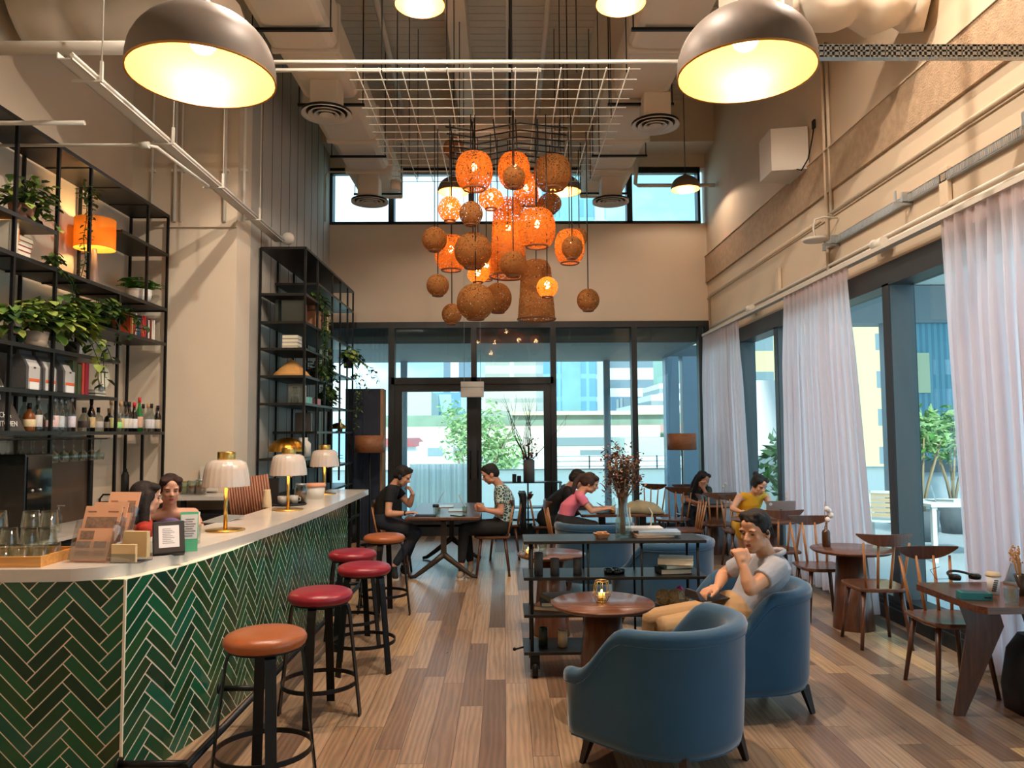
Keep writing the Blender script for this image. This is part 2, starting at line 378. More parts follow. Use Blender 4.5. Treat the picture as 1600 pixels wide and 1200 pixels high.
pl = MB(); x0, x1 = span_(1040, 1061, 16.6); pl.box(x0, x1, 16.6, 16.9, -.02, 3.46); x0, x1 = span_(1067, 1096, 16.6); pl.box(x0, x1+.3, 16.6, 16.9, -.02, 3.46)
S('trim_14', pl, mat('balcony_blue_grey_panel', (104,130,148), .35))
rail = MB()
for z in (1.0, 1.12, 1.24): rail.box(1.2, 7, 18.05, 18.08, z, z+.015)
for i in range(8): rail.box(1.2+i*.8, 1.23+i*.8, 18.05, 18.08, .95, 1.26)
one('balcony_railing', rail, M_steel, 'thin metal railing on top of the white balcony parapet outside', 'railing')
# city seen through the back glazing; facades lightened to stand in for haze
F_hotel = facade('hotel_facade', (226,226,208), (112,134,150), 2.6, 3.2, .6, .62)
F_grid = facade('beige_grid_facade', (214,210,190), (178,182,170), 4.5, 1.8, .86, .35)
F_blue = facade('blue_glass_facade', (130,178,194), (104,158,182), 3, 2.4, .9, .8, rough=.15)
F_stripe = facade('striped_tower_facade', (232,234,228), (120,140,150), 500, 3.2, 1, .42)
F_louvre = facade('louvred_facade', (236,238,230), (150,160,160), 500, 1.0, 1, .4)
F_bglow = facade('blue_block_facade', (110,156,196), (170,206,220), 2.2, 2.6, .55, .7, rough=.2)
F_yel = facade('yellow_facade', (206,194,140), (120,138,140), 1.6, 1.5, .45, .45)
bx = []
Y = 95
x0, x1 = span(693, 735, Y)
bld('hotel_tower', 'pale hotel tower with rows of square windows and a stepped yellow crown', x0, x1, Y, Y+12, -12, zz(556, Y), F_hotel,
    [('crown', MB().box(x0+.4, x1-.3, Y+.5, Y+11, zz(556, Y), zz(547, Y)).box(x0+1.4, x1-1.2, Y+1, Y+10, zz(547, Y), zz(542, Y)), mat('crown_yellow', (220,214,150), .8))])
Y = 110
x0, x1 = span(758, 843, Y)
bld('slab_block', 'wide beige gridded office block behind the door transom', x0, x1, Y, Y+12, -12, zz(541, Y), F_grid,
    [('roof_parapet', MB().box(x0-.2, x1+.2, Y-.3, Y+12, zz(543, Y), zz(540, Y)), M_ext)])
Y = 80
x0, x1 = span(849, 931, Y); xs = at(931, 600, Y=Y).x; xe = at(953, 600, Y=Y).x
bld('glass_tower', 'tall blue glass tower rising past the clerestory window', x0, x1, Y, Y+18, -12, 60, F_blue,
    [('side_wing', MB().box(xs, xe, Y+1, Y+16, -12, 42), facade('wing_facade', (190,204,206), (140,170,184), 2, 2.4, .5, .8)),
     ('reflection_band', MB().box(xs-3.6, xs-1.6, Y-.1, Y, 0, 55), mat('painted_reflection', (128,176,176), .3, noise=.4, nscale=.4))])  # reflection on the tower glass painted as a paler band
Y = 120
x0, x1 = span(951, 1021, Y)
bld('striped_tower', 'white tower with horizontal window stripes right of the glass tower', x0, x1, Y, Y+14, -12, 26, F_stripe,
    [('podium', MB().box(x0-1, x1+2, Y-2, Y, -12, zz(622, Y)), mat('podium_blue', (110,140,160), .4))])
bpx('small_white_block', 'small white block with one window between the towers', 974, 990, 621, 860, 90, 6, facade('sw', (230,232,226), (110,130,140), 3, 4, .35, .5))
Y = 62
x0, x1 = span(985, 1018, Y); x2, x3 = span(1018, 1032, Y); x4, x5 = span(1032, 1056, Y)
bld('louvred_block', 'white stepped block clad in horizontal louvres', x0, x5, Y, Y+8, -12, zz(634, Y), F_louvre,
    [('middle_step', MB().box(x1, x3, Y+.3, Y+8, 0, zz(618, Y)), F_louvre), ('upper_step', MB().box(x4, x5+4, Y+.5, Y+8, 0, zz(600, Y)), F_louvre)])
bpx('blue_glass_block', 'low blue glazed office block left of the door centre', 675, 740, 613, 885, 78, 8, F_bglow)
bpx('grey_roof_block', 'pale low block with sloping grey roof at the left door leaf', 628, 674, 612, 655, 70, 8, mat('pale_block', (196,206,196), .8))
bpx('green_terrace_block', 'long green planted terrace block across the view', 560, 1120, 648, 950, 60.4, .9, mat('hedge_band', (140,164,144), .9, noise=.4, nscale=.7))
bpx('pale_ledge', 'long cream ledge over the green terrace band', 800, 1060, 642, 648, 60.0, .35, mat('cream_ledge', (226,222,180), .8), cat='ledge')
bpx('red_roof_band', 'long faded red roof band of the covered street', 768, 1120, 664, 676, 58.2, 1.5, mat('faded_red', (200,150,138), .8), cat='roof')
Y = 52
x0, x1 = span(560, 1030, Y)
bld('carpark_block', 'low cream car park block with dark open storeys', x0, x1, Y, Y+5, -12, zz(666, Y), mat('cream_wall', (226,220,196), .8),
    [('open_storey', MB().box(at(868,600,Y=Y).x, x1, Y-.05, Y, zz(697, Y), zz(684, Y)).box(at(905,600,Y=Y).x, x1, Y-.05, Y, zz(712, Y), zz(704, Y)), mat('dark_opening', (128,146,150), .7))])
Y = 34
x0, x1 = span(600, 668, Y)
bld('red_roof_house', 'small white house with a red sloping roof left of the door', x0, x1, Y, Y+5, -6, zz(697, Y), M_ext,
    [('roof', MB().loft([[(x0-.2, Y-.2, zz(697, Y)), (x1-.5, Y-.2, zz(697, Y)), (x1-.9, Y-.2, zz(684, Y)), (x0-.2, Y-.2, zz(684, Y))], [(x0-.2, Y+5, zz(697, Y)), (x1-.5, Y+5, zz(697, Y)), (x1-.9, Y+5, zz(684, Y)), (x0-.2, Y+5, zz(684, Y))]]), mat('roof_red', (176,96,96), .7, noise=.2, nscale=6))], cat='house')
Y = 30
x0, x1 = span(655, 760, Y)
bld('white_annex', 'low white annex with a row of grey windows behind the young tree', x0, x1, Y, Y+4, -6, zz(690, Y), facade('annex_facade', (214,222,214), (140,160,164), 1.0, .9, .6, .5))
bpx('concrete_wall', 'stained pale concrete wall at right beyond the parapet', 975, 1060, 684, 760, 27, 3, mat('stained_wall', (190,196,182), .9, noise=.35, nscale=1.2), cat='wall')
bpx('rooftop_terrace', 'white flat rooftop terrace with green strip beyond the balcony', 560, 1080, 716, 800, 24, 2.5, M_ext,
    [('green_strip', MB().box(*span(868, 990, 23.95), 23.9, 23.95, zz(752, 23.9), zz(740, 23.9)), mat('green_strip', (120,170,130), .8))], cat='roof terrace')
Y = 17.75
x0, x1 = span(640, 742, Y)
sh = MB(); nseg = 60
sh.loft([[(x0+(x1-x0)*k/nseg, Y+.05*sin(k*.9+sin(k*.37)*2)+.03*sin(k*2.3), z) for k in range(nseg+1)] for z in (-.02, zz(724, Y))], None, False, True, closed=False)
one('plastic_sheet', sh, cloth_sheer('white_sheet', (238,242,240), .95, .62), 'crumpled white plastic sheeting hung outside the left door leaf', 'sheeting')
hb = MB()
for i in range(26):
    hb.ball((45+random.uniform(-22, 30), 235+random.uniform(-10,10), random.uniform(0, 10)+6), (random.uniform(7,14), 8, random.uniform(9,17)), 8, 5)
one('wooded_hill', hb, mat('far_hill', (120,150,140), .95, noise=.2, nscale=.1), 'hazy wooded hill on the horizon right of the striped tower', 'hill')
# trees: leaf clusters
def foliage(mb, c, r, n, s=.12, seed=1, flat=.6):
    rd = random.Random(seed)
    for i in range(n):
        d = Vector((rd.gauss(0, .5), rd.gauss(0, .5), rd.gauss(0, .5)))
        if d.length > 1.15: d = d.normalized()*1.1
        p = Vector(c)+Vector((d.x*r[0], d.y*r[1], d.z*r[2]))
        a = Vector((rd.uniform(-1,1), rd.uniform(-1,1), rd.uniform(-1,1)*flat)).normalized()*s*rd.uniform(.6, 1.3); b = a.orthogonal().normalized()*a.length*.35
        b.rotate(Matrix.Rotation(rd.uniform(0, 6), 3, a))
        nrm = a.cross(b).normalized()*s*.1
        mb.mi = rd.choice((0, 0, 1))
        mb.add([tuple(p-a), tuple(p+b+nrm), tuple(p+a), tuple(p-b+nrm)], [(0,1,2), (0,2,3)])
    return mb
Y = 22.5
t = thing('young_tree', 'light green young tree growing outside between the door leaves', 'tree', (at(735, 600, Y=Y).x, Y, -1))
tb = MB(); base = Vector((0, 0, 0)); rd = random.Random(4)
for k in range(9):
    e = Vector((rd.uniform(-.9, 1.6), rd.uniform(-.4, .4), rd.uniform(2, 3.6))); tb.tube([(0, 0, 0), tuple(e*.4+Vector((0, 0, .5))), tuple(e)], [.07, .03, .01], 6)
tb.build('trunk', mat('pale_bark', (150,140,118), .9), t)
fo = MB()
for (px, py, r, n) in ((715, 665, .55, 160), (722, 700, .6, 200), (705, 640, .35, 50), (765, 690, .8, 420), (785, 715, .75, 380), (775, 740, .7, 260), (760, 650, .6, 120), (735, 675, .6, 160)):
    q = at(px, py, Y=Y); foliage(fo, (q.x-t.location.x, 0, q.z+1), (r, .5, r*.8), n, .11, int(px+py))
fo.build('leaves', [mat('tree_leaf', (150,186,122), .6), mat('tree_leaf_b', (180,206,146), .6)], t)
# right-hand terrace
pv = thing('terrace_pavilion', 'grey terrace pavilion with a blue glazed front across the side terrace', 'pavilion', (8, 15, 0))
MB().box(-1.6, 3, 0, .6, 3.95, 4.7).box(-.42, -.3, 0, .2, -.02, 3.95).box(1.6, 3, 0, .6, -.02, 3.95).build('wall', M_greyx, pv)
MB().box(-2.5, 4, -4, .6, 4.72, 4.9).build('canopy', M_ext, pv)
MB().box(-.3, 1.6, .1, .14, 1.2, 3.95).build('glazing', facade('blue_blind_glazing', (104,160,178), (84,138,160), .12, 500, .5, 1, rough=.25), pv)
MB().box(.12, .5, .05, .09, 2.55, 3.35).build('lit_square', mat('lit_square_paint', (206,214,178), .7), pv)  # lit patch of the glazing, painted as a pale square
MB().box(-.3, 1.6, 0, .2, .98, 1.2).build('sill', M_dgrey, pv)
MB().box(-.3, 1.6, .1, .2, -.02, .98).build('lower_panel', mat('pale_panel', (170,186,192), .6), pv)
bpx('terrace_building', 'pale yellow apartment building with grey windows beyond the terrace', 1168, 1420, 380, 1240, 30, 10, F_yel)
sb = thing('terrace_screen', 'bright white screen board standing on a grey base on the side terrace', 'screen', (5.6, 17, 0))
MB().box(-1.0, 1.2, 0, .06, 1.27, 2.95).build('screen_board', mat('white_board', (252,252,252), .8), sb)
MB().box(-1.0, 1.2, 0, .2, -.02, 1.27).build('screen_base', mat('screen_base_grey', (134,152,156), .6), sb)
def outdoor_chair(loc, rz, label):
    t = thing('patio_chair', label, 'chair', loc, rz, 'chairs on the side terrace')
    fr = MB()
    for x in (-.26, .26):
        fr.box(x-.02, x+.02, -.26, -.22, 0, .66).box(x-.02, x+.02, .22, .26, 0, .9).box(x-.02, x+.02, -.26, .26, .62, .66)
    fr.box(-.26, .26, -.26, .26, .42, .45).box(-.26, .26, .22, .26, .86, .9); fr.build('frame', M_ext, t)
    b = MB()
    for k in range(5): b.box(-.24, .24, .225, .25, .5+k*.075, .56+k*.075)
    b.build('backrest', wood('teak', (196,172,136), (214,196,160), .6), t)
    return t
outdoor_chair(at(1458, 800, Y=9.6)*Vector((1,1,0)) if False else (6.0, 11.9, -.02), 2.6, 'white framed slatted outdoor chair at the near side of the terrace table')
tt = thing('patio_table', 'white outdoor table seen through the window behind the right curtain', 'table', (6.45, 11.0, -.02))
MB().box(-.55, .55, -.45, .45, .76, .8).build('table_top', M_ext, tt)
for x in (-.5, .5):
    for yy in (-.4, .4): MB().box(x-.03, x+.03, yy-.03, yy+.03, 0, .76).build('leg', M_ext, tt)
lp = thing('laptop', 'open laptop on the white outdoor table', 'laptop', (6.35, 11.0, .78), radians(60)); MB().box(-.16, .16, -.11, .11, 0, .015).build('keyboard_base', M_steel, lp)
MB().loft([[(-.16, .11, .01), (.16, .11, .01), (.16, .12, .01), (-.16, .12, .01)], [(-.16, .17, .22), (.16, .17, .22), (.16, .18, .22), (-.16, .18, .22)]]).build('screen', M_steel, lp)
for i, (x, yy, r, lab) in enumerate(((6.95, 12.7, .4, 'green frangipani tree in a pot left behind the terrace table'), (8.0, 13.6, .4, 'green frangipani tree in a pot right behind the terrace table'))):
    t = thing('potted_tree', lab, 'plant', (x, yy, -.02)); MB().lathe([(.0, 0), (.2, 0), (.26, .5), (.22, .5), (.2, .42), (0, .42)], 20).build('pot', M_dgrey, t)
    tb = MB()
    for k in range(6):
        a = k*1.1; tb.tube([(0, 0, .4), (.1*cos(a), .1*sin(a), .9), (.34*cos(a), .34*sin(a), 1.7)], [.03, .02, .012], 6)
    tb.build('stem', mat('frangipani_bark', (168,148,116), .9), t)
    foliage(MB(), (0, 0, 1.75), (r, r, .45), 420, .1, i+3).build('foliage', [mat('tree_leaf', (128,176,92), .6), mat('tree_leaf_c', (84,140,62), .6)], t)
t = thing('potted_tree', 'leafy green potted plant outside between the mullion and middle curtain', 'plant', (4.6, 12.6, -.02)); MB().lathe([(.0, 0), (.2, 0), (.26, .5), (.22, .5), (.2, .42), (0, .42)], 20).build('pot', M_dgrey, t)
foliage(MB(), (0, 0, 1.1), (.35, .35, .7), 200, .13, 9).build('foliage', [mat('tree_leaf'), mat('tree_leaf_c')], t)
# ================================================================ curtains
M_cur = cloth_sheer('sheer_curtain_cloth', (242,230,232), .8, .72)
M_track = mat('curtain_track', (205,196,182), .5)
one('curtain_track', MB().box(3.52, 3.6, 4.2, 13.4, 3.49, 3.53).box(3.6, WR, 5.5, 5.53, 3.49, 3.53).box(3.6, WR, 9.0, 9.03, 3.49, 3.53).box(3.6, WR, 12.8, 12.83, 3.49, 3.53), M_track, 'long white curtain track above the right hand window wall', 'curtain track')
def curtain(y0, y1, yb0, yb1, folds, label, seed, zb=.06):
    rd = random.Random(seed); n = folds*12; rows = 26; vs = []; ph = [rd.uniform(-.6, .6) for _ in range(folds+2)]
    am = [rd.uniform(.5, 1.25) for _ in range(folds+2)]
    rings = []
    for j in range(rows+1):
        t = j/rows; z = 3.49-(3.49-zb)*t; row = []
        for i in range(n+1):
            s = i/n; k = s*folds; kk = int(k); a0 = am[kk]*(1-(k-kk))+am[min(kk+1, folds+1)]*(k-kk)
            yy = (y0+(y1-y0)*s)*(1-t)+(yb0+(yb1-yb0)*s)*t
            amp = (.02 + .045*min(1, t*4))*a0
            x = 3.56+amp*sin(2*pi*k+ph[kk]*t) + .012*sin(k*17+t*2) - (.02*t)
            row.append((x, yy+.02*sin(4*pi*k+1)*min(1, t*3), z))
        rings.append(row)
    t_ = thing('sheer_curtain', label, 'curtain', ((3.56), (y0+y1)/2, 0), 0, None)
    mb = MB(); mb.loft(rings, None, False, True, closed=False); o = mb.build('curtain_cloth', M_cur, t_); o.location = -t_.location
    h = MB(); hr = [[(3.575+.012*sin(i*1.9), y0+(y1-y0)*i/(folds*4), z) for i in range(folds*4+1)] for z in (3.37, 3.5)]
    h.loft(hr, None, False, True, closed=False); o = h.build('heading_tape', M_cur, t_); o.location = -t_.location
    return t_
curtain(13.5, 11.45, 13.5, 10.95, 13, 'sheer white floor length curtain in the far right corner beside the floor lamp', 1)
curtain(9.55, 7.75, 9.55, 7.3, 14, 'sheer white floor length curtain between the two open windows of the right wall', 2)
curtain(6.06, 4.3, 5.85, 4.3, 13, 'nearest sheer pinkish white curtain at the right edge of the photo', 3)
# ================================================================ ceiling services
def duct(xc, w, label, sgn):
    t = thing('air_duct', label, 'duct', (xc, 0, 0))
    m = MB()
    for k in range(8):
        ya, yb = 3+k*1.3, 3+k*1.3+1.3
        b = .03 if k % 2 else 0
        m.box(-w/2-b, w/2+b, ya, yb-.06, 6.02-b, 6.55, .09); m.box(-w/2-.04, w/2+.04, yb-.07, yb, 5.99, 6.56, .03)
    m.build('duct_body', M_duct, t)
    for k in range(6):
        h = MB()
        for s in (-1, 1): h.cyl((s*(w/2+.06), 4+k*1.8, 5.97), (s*(w/2+.06), 4+k*1.8, ZC), .008, n=6)
        h.box(-w/2-.08, w/2+.08, 3.98+k*1.8, 4.02+k*1.8, 5.94, 5.97).build('hanger', M_metal, t)
    return t
duct(-2.16, .68, 'long white insulated air duct under the ceiling, left of the basket chandelier', -1)
duct(1.76, .68, 'long white insulated air duct under the ceiling, right of the basket chandelier', 1)
def diffuser(x, y, z, label):
    t = thing('air_diffuser', label, 'vent', (x, y, z), 0, 'round ceiling air diffusers')
    MB().box(-.17, .17, -.17, .17, .03, 6.03-z, .02).build('neck', M_duct, t)
    m = MB()
    for r0, r1, za, zb in ((.3, .23, -.0, .03), (.22, .16, -.005, .03), (.15, .1, -.01, .03), (.09, .04, -.015, .03)):
        m.lathe([(r0, za), (r0, za-.012), (r1, zb), (r1, zb+.02), (r0, za)], 32)
    m.build('louvre_rings', M_white, t); MB().lathe([(0, .035), (.3, .03), (.3, .0), (.29, .02), (0, .03)], 32).build('back_plate', M_metal, t)
diffuser(-2.12, 9.0, 5.66, 'near round air diffuser under the left duct')
diffuser(-2.18, 12.3, 5.6, 'far round air diffuser under the left duct, in front of the clerestory')
diffuser(1.93, 9.35, 5.66, 'near round air diffuser under the right duct beside the big lamp')
diffuser(1.79, 12.4, 5.62, 'far round air diffuser under the right duct, in front of the clerestory')
def lagged(name, x0, x1, y, z, r, label):
    m = MB(); pts = []; n = 14
    m.tube([(x0+(x1-x0)*k/n, y+.03*sin(k*2.1), z+.04*sin(k*1.7)) for k in range(n+1)], [r*(1+.07*sin(k*2.6)) for k in range(n+1)], 14)
    return one(name, m, M_duct, label, 'duct')
lagged('wrapped_duct', -4.3, -2.45, 6.6, 5.5, .26, 'white wrapped duct crossing the upper left corner')
lagged('wrapped_duct', 2.0, 3.68, 6.3, 5.5, .24, 'white wrapped duct crossing the upper right corner')
one('service_pipe', MB().cyl((-4.36, 5.6, 4.72), (-2.3, 5.6, 4.72), .05).cyl((-4.3, 5.6, 4.72), (-4.3, 5.6, 4.5), .02), M_white, 'horizontal white pipe below the wrapped duct at upper left', 'pipe')
# left cable tray
t = thing('cable_tray', 'white cable tray running above the bar shelves along the left wall', 'cable tray', (-3.0, 0, 4.38))
MB().box(-.05, .05, 5.1, 10.1, 0, .01).box(-.055, -.045, 5.1, 10.1, 0, .05).box(.045, .055, 5.1, 10.1, 0, .05).build('tray', M_white, t)
for y in (5.4, 6.6, 7.8, 9.0): MB().box(-.12, .1, y, y+.02, -.015, 0).box(.08, .1, y, y+.02, 0, .14).cyl((.09, y+.01, .13), (.09, y+.01, ZC-4.385), .006, n=6).build('bracket', M_white, t)
c = MB().cyl((.05, 5.1, .03), (.06, 10.1, .03), .015)
c.build('cable', M_white, t)
one('conduit', MB().tube([(-4.37, 5.55, 4.12), (-3.1, 5.55, 4.12)], .018), M_white, 'upper horizontal white conduit from the left wall to the cable tray', 'conduit')
one('conduit', MB().tube([(-4.37, 6.4, 4.28), (-3.05, 6.4, 4.28), (-2.98, 6.45, 4.28), (-2.9, 7.4, 4.25)], .015).cyl((-3.1, 6.4, 4.28), (-3.02, 6.4, 4.28), .03), M_white, 'lower horizontal white conduit joining the cable tray elbow', 'conduit')
for px, r, lab in ((237, .014, 'leftmost thin vertical conduit on the beige column'), (273, .02, 'thick white drop pipe meeting the cable tray junction'), (283, .012, 'thin vertical conduit just right of the thick drop pipe'), (351, .022, 'white vertical pipe near the column edge'), (381, .02, 'vertical pipe on the column corner beside the panelled wall')):
    x = at(px, 300, Y=8.83).x; m = MB().cyl((x, 8.83, 4.3), (x, 8.83, ZC), r)
    for z in (4.9, 5.9, 6.9): m.box(x-r-.02, x+r+.02, 8.82, 8.87, z, z+.03)
    one('conduit', m, M_white, lab, 'conduit')
for px, py0, py1, lab in ((360, 0, 265, 'vertical conduit from the far left'),):
    pass
one('conduit', MB().tube([(-3.05, 12.9, 5.45), (-3.05, 12.9, 6.25), (-3.0, 12.85, 6.3), (-1.9, 12.85, 6.3), (2.2, 12.85, 6.3)], .018), M_white, 'white conduit bending across under the far end of the left duct', 'conduit')
# right upper: perforated steel channel
t = thing('perforated_channel', 'perforated galvanised steel channel crossing at upper right behind the big lamp', 'steel channel', (0, 5.0, 4.34))
def perf(mb, x0, x1, z0, z1, y, sz=.035):
    n = int((x1-x0)/sz)
    mb.box(x0, x1, y, y+.003, z0, z0+.012).box(x0, x1, y, y+.003, z1-.012, z1).box(x0, x1, y, y+.003, (z0+z1)/2-.006, (z0+z1)/2+.006)
    for i in range(n): mb.box(x0+i*sz, x0+i*sz+sz*(.45 if i % 3 else .8), y, y+.003, z0, z1)
m = MB(); perf(m, 1.95, 3.69, 0, .085, 0); m.box(1.95, 3.69, 0, .05, .085, .089).box(1.95, 3.69, 0, .05, -.004, 0)
m.build('channel', M_steel, t)
MB().box(1.93, 1.99, .0, .04, 0, ZC-4.34).build('hanger_post', M_white, t)
MB().box(2.0, 3.69, .006, .01, .01, .075).build('channel_shade_strip', mat('channel_shadow', (70,66,60), .8), t)  # dark strip stands in for the shade behind the holes
# long perforated tray on right wall
t = thing('perforated_channel', 'long perforated metal strip fixed along the right wall above the curtains', 'steel channel', (WR, 0, 3.86))
m = MB()
for i in range(180):
    y = 4.6+i*.022; m.box(-.05, -.045, y, y+(.01 if i % 4 else .018), 0, .075)
m.box(-.05, -.045, 4.6, 8.56, 0, .008).box(-.05, -.045, 4.6, 8.56, .067, .075).box(-.05, 0, 4.6, 8.56, -.004, 0)
m.build('channel', M_steel, t)
for y in (5.0, 6.7, 8.2): MB().box(-.18, 0, y, y+.015, -.03, 0).box(-.16, -.15, y, y+.03, 0, .1).box(-.1, 0, y, y+.02, -.01, .09).build('bracket', M_steel, t)
one('conduit', MB().tube([(WR-.03, 3.5, 3.66), (WR-.03, 13.4, 3.66)], .016).tube([(WR-.03, 3.5, 3.6), (WR-.03, 13.4, 3.6)], .02), M_white, 'pair of long conduits running just above the curtain track', 'conduit')
one('conduit', MB().tube([(WR-.03, 8.45, 3.52), (WR-.03, 8.45, 6.0), (WR-.03, 8.5, 6.1), (WR-.03, 8.9, 6.12)], .022).tube([(WR-.03, 8.33, 4.2), (WR-.03, 8.33, 6.2)], .02), M_wallr, 'tall vertical conduit on the right wall beside the white wall box', 'conduit')
one('conduit', MB().tube([(WR-.03, 3.5, 4.23), (WR-.03, 8.4, 4.23)], .02).tube([(WR-.03, 8.6, 4.23), (WR-.03, 13.4, 4.23), (WR-.03, 13.4, 3.55)], .02), M_wallr, 'long horizontal conduit under the rough concrete band', 'conduit')
for y, lab in ((9.95, 'small conduit junction box above the middle curtain, farther one'), (6.1, 'small conduit elbow box above the nearest curtain')):
    one('junction_box', MB().box(WR-.05, WR-.005, y, y+.12, 3.66, 3.98, .01), M_wallr, lab, 'junction box')
for y, lab in ((7.2, 'small adjustable wall spotlight above the middle window opening'), (11.0, 'small adjustable wall spotlight above the far window opening')):
    t = thing('spotlight', lab, 'lamp', (WR-.1, y, 3.6)); MB().cyl((-.02, -.18, -.02), (-.02, 0, -.02), .045, n=16).build('lamp_head', M_white, t); MB().cyl((.0, 0, 0), (.1, .03, .03), .02).ball((0, .04, 0), .05).build('mount', M_white, t)
t = thing('wall_speaker', 'white box speaker mounted high on the right wall with a black cable', 'speaker', (3.48, 9.2, 4.95))
m = MB().loft([[(-.22, -.2, z), (.2, -.28, z), (.2, .3, z), (-.22, .22, z)] for z in (0, .52)]); m.build('speaker_cabinet', M_white, t)
MB().tube([(.05, -.22, .02), (.1, -.3, -.03), (.17, -.34, .1), (.19, -.42, .3), (.2, -.45, .42)], .008).box(.19, .21, -.49, -.42, .42, .52).build('cable', M_metal, t)
t = thing('wifi_access_point', 'white disc access point hanging from a gooseneck bracket on the right wall', 'access point', (3.43, 8.2, 3.88))
MB().lathe([(0, 0), (.13, 0), (.145, .02), (.1, .04), (0, .045)], 24).build('disc', M_white, t)
MB().tube([(0, 0, .04), (-.02, 0, .14), (.0, .0, .24), (.1, 0, .27), (.25, 0, .26)], .012).build('gooseneck', M_white, t)
# hanging mesh grid + pipe
GZ = 5.4
t = thing('wire_mesh_grid', 'suspended white wire mesh grid above the basket chandelier', 'mesh grid', (0, 0, GZ))
m = MB()
for k in range(13): x = -1.44+k*.225; m.cyl((x, 7.3, 0), (x, 10.7, 0), .006, n=6)
for k in range(16): y = 7.34+k*.225; m.cyl((-1.55, y, .006), (1.38, y, .006), .005, n=6)
m.build('mesh', M_white, t)
h = MB()
for x in (-1.2, -.55, .1, .75, 1.25):
    for y in (7.4, 8.5, 9.6, 10.6): h.cyl((x, y, 0), (x, y, ZC-GZ), .006, n=6)
h.build('hanger_rod', M_metal, t)
one('support_pipe', MB().cyl((PW, 7.5, 5.48), (2.6, 7.5, 5.48), .022).cyl((-3.1, 7.9, 5.6), (.35, 7.9, 5.6), .018) if False else MB().cyl((-2.75, 7.3, 5.46), (2.3, 7.3, 5.46), .02).cyl((-2.7, 7.55, 5.5), (.4, 7.55, 5.5), .02), M_white, 'white pipes crossing at the near edge of the mesh grid', 'pipe')
for a, b_, r, lab in (((585,-10), (645,225), .04, 'sloping white sprinkler pipe left of the ceiling beam'), ((857,-10), (838,200), .035, 'white sprinkler pipe right of the ceiling beam'), ((792,-10),(792,215),.02,'thin white pipe along the middle of the ceiling')):
    p0 = at(*a, Z=7.35); p1 = at(*b_, Z=7.35); p1.y = min(p1.y, 12.9)
    one('sprinkler_pipe', MB().cyl(p0, p1, r), M_white, lab, 'pipe')
one('sprinkler_pipe', MB().tube([(2.3, 12.4, 6.9), (2.3, 12.92, 6.1), (2.35, 12.92, 6.07), (3.68, 12.92, 6.07)], .035), M_white, 'angled white pipe beside the far right pendant lamp', 'pipe')
# ================================================================ lamps
def emis(name, rgb, st):
    m = bpy.data.materials.new(name); m.use_nodes = True; nt = m.node_tree; nt.nodes.clear()
    o = nt.nodes.new('ShaderNodeOutputMaterial'); e = nt.nodes.new('ShaderNodeEmission'); e.inputs['Color'].default_value = s2l(rgb)+(1,); e.inputs['Strength'].default_value = st
    nt.links.new(e.outputs[0], o.inputs[0]); return m
M_bulb = emis('lit_bulb', (255,214,140), 14)
M_bulbw = emis('lit_bulb_bright', (255,226,170), 5)
def light(loc, e, col=(1, .72, .42), r=.05, name='lamp_light', parent=None, spot=None):
    d = bpy.data.lights.new(name, 'SPOT' if spot else 'POINT'); d.energy = e; d.color = col; d.shadow_soft_size = r
    if spot: d.spot_size = radians(spot); d.spot_blend = .5
    o = bpy.data.objects.new(name, d); COL.objects.link(o); o.location = loc
    if parent: o.parent = parent
    return o
M_dome = mat('dome_grey_enamel', (112,100,90), .5)
M_domein = mat('dome_inner_gold', (206,140,58), .45)
def dome_pendant(loc, R, label, watt, bulb=True, cordtop=ZC):
    t = thing('dome_pendant_lamp', label, 'pendant lamp', loc, 0, None)
    prof = [(R*cos(a), R*.86*sin(a)+R*.12) for a in [pi/2*k/14 for k in range(14)]]
    outp = [(R*1.0, 0)]+prof+[(R*.12, R*1.0), (R*.1, R*1.12), (0.001, R*1.14)]
    inp = [(r*.985-.002, z-.004 if z > .02 else 0) for r, z in outp[:-3]]+[(.001, R*.955)]
    m = MB(); m.lathe(outp, 40); m.build('dome_shade', M_dome, t)
    m = MB(); m.lathe(inp, 40); m.lathe([(R*.983, 0), (R*1.004, -.004), (R*1.004, .01)], 40); m.build('inner_lining', M_domein, t)
    MB().cyl((0, 0, R*1.12), (0, 0, cordtop-loc[2]), .006, n=6).build('cord', M_metal, t)
    MB().cyl((0, 0, R*.7), (0, 0, R*.95), R*.1, n=14).build('lamp_holder', M_metal, t)
    b = MB().ball((0, 0, R*.55), R*.2, 16, 10); b.build('bulb', M_bulbw, t)
    light((0, 0, R*.28), watt, (1, .87, .72), R*.12, parent=t)
    return t
R = .4
p = at(316, 122, Y=4.2); dome_pendant(p, R, 'large grey dome pendant lamp hanging at upper left, nearest the bar', 30)
p = at(1166, 116, Y=4.35); dome_pendant(p, R, 'large grey dome pendant lamp hanging at upper right with its bulb showing', 26, cordtop=5.98)
for px, py, Y, w, lab in ((656, 8, 6.9, 82, 'grey dome pendant cut by the top of the photo, left of centre'), (970, 6, 6.9, 82, 'grey dome pendant cut by the top of the photo, right of centre'),
                     (1071, 296, 12.3, 46, 'small looking grey dome pendant in the far right corner before the clerestory'), (709, 300, 11.6, 50, 'grey dome pendant half hidden behind the left of the basket cluster'), (882, 300, 11.6, 54, 'grey dome pendant half hidden behind the right of the basket cluster')):
    p = at(px, py, Y=Y); dome_pendant(p, w*Y/1200/2, lab, 16)
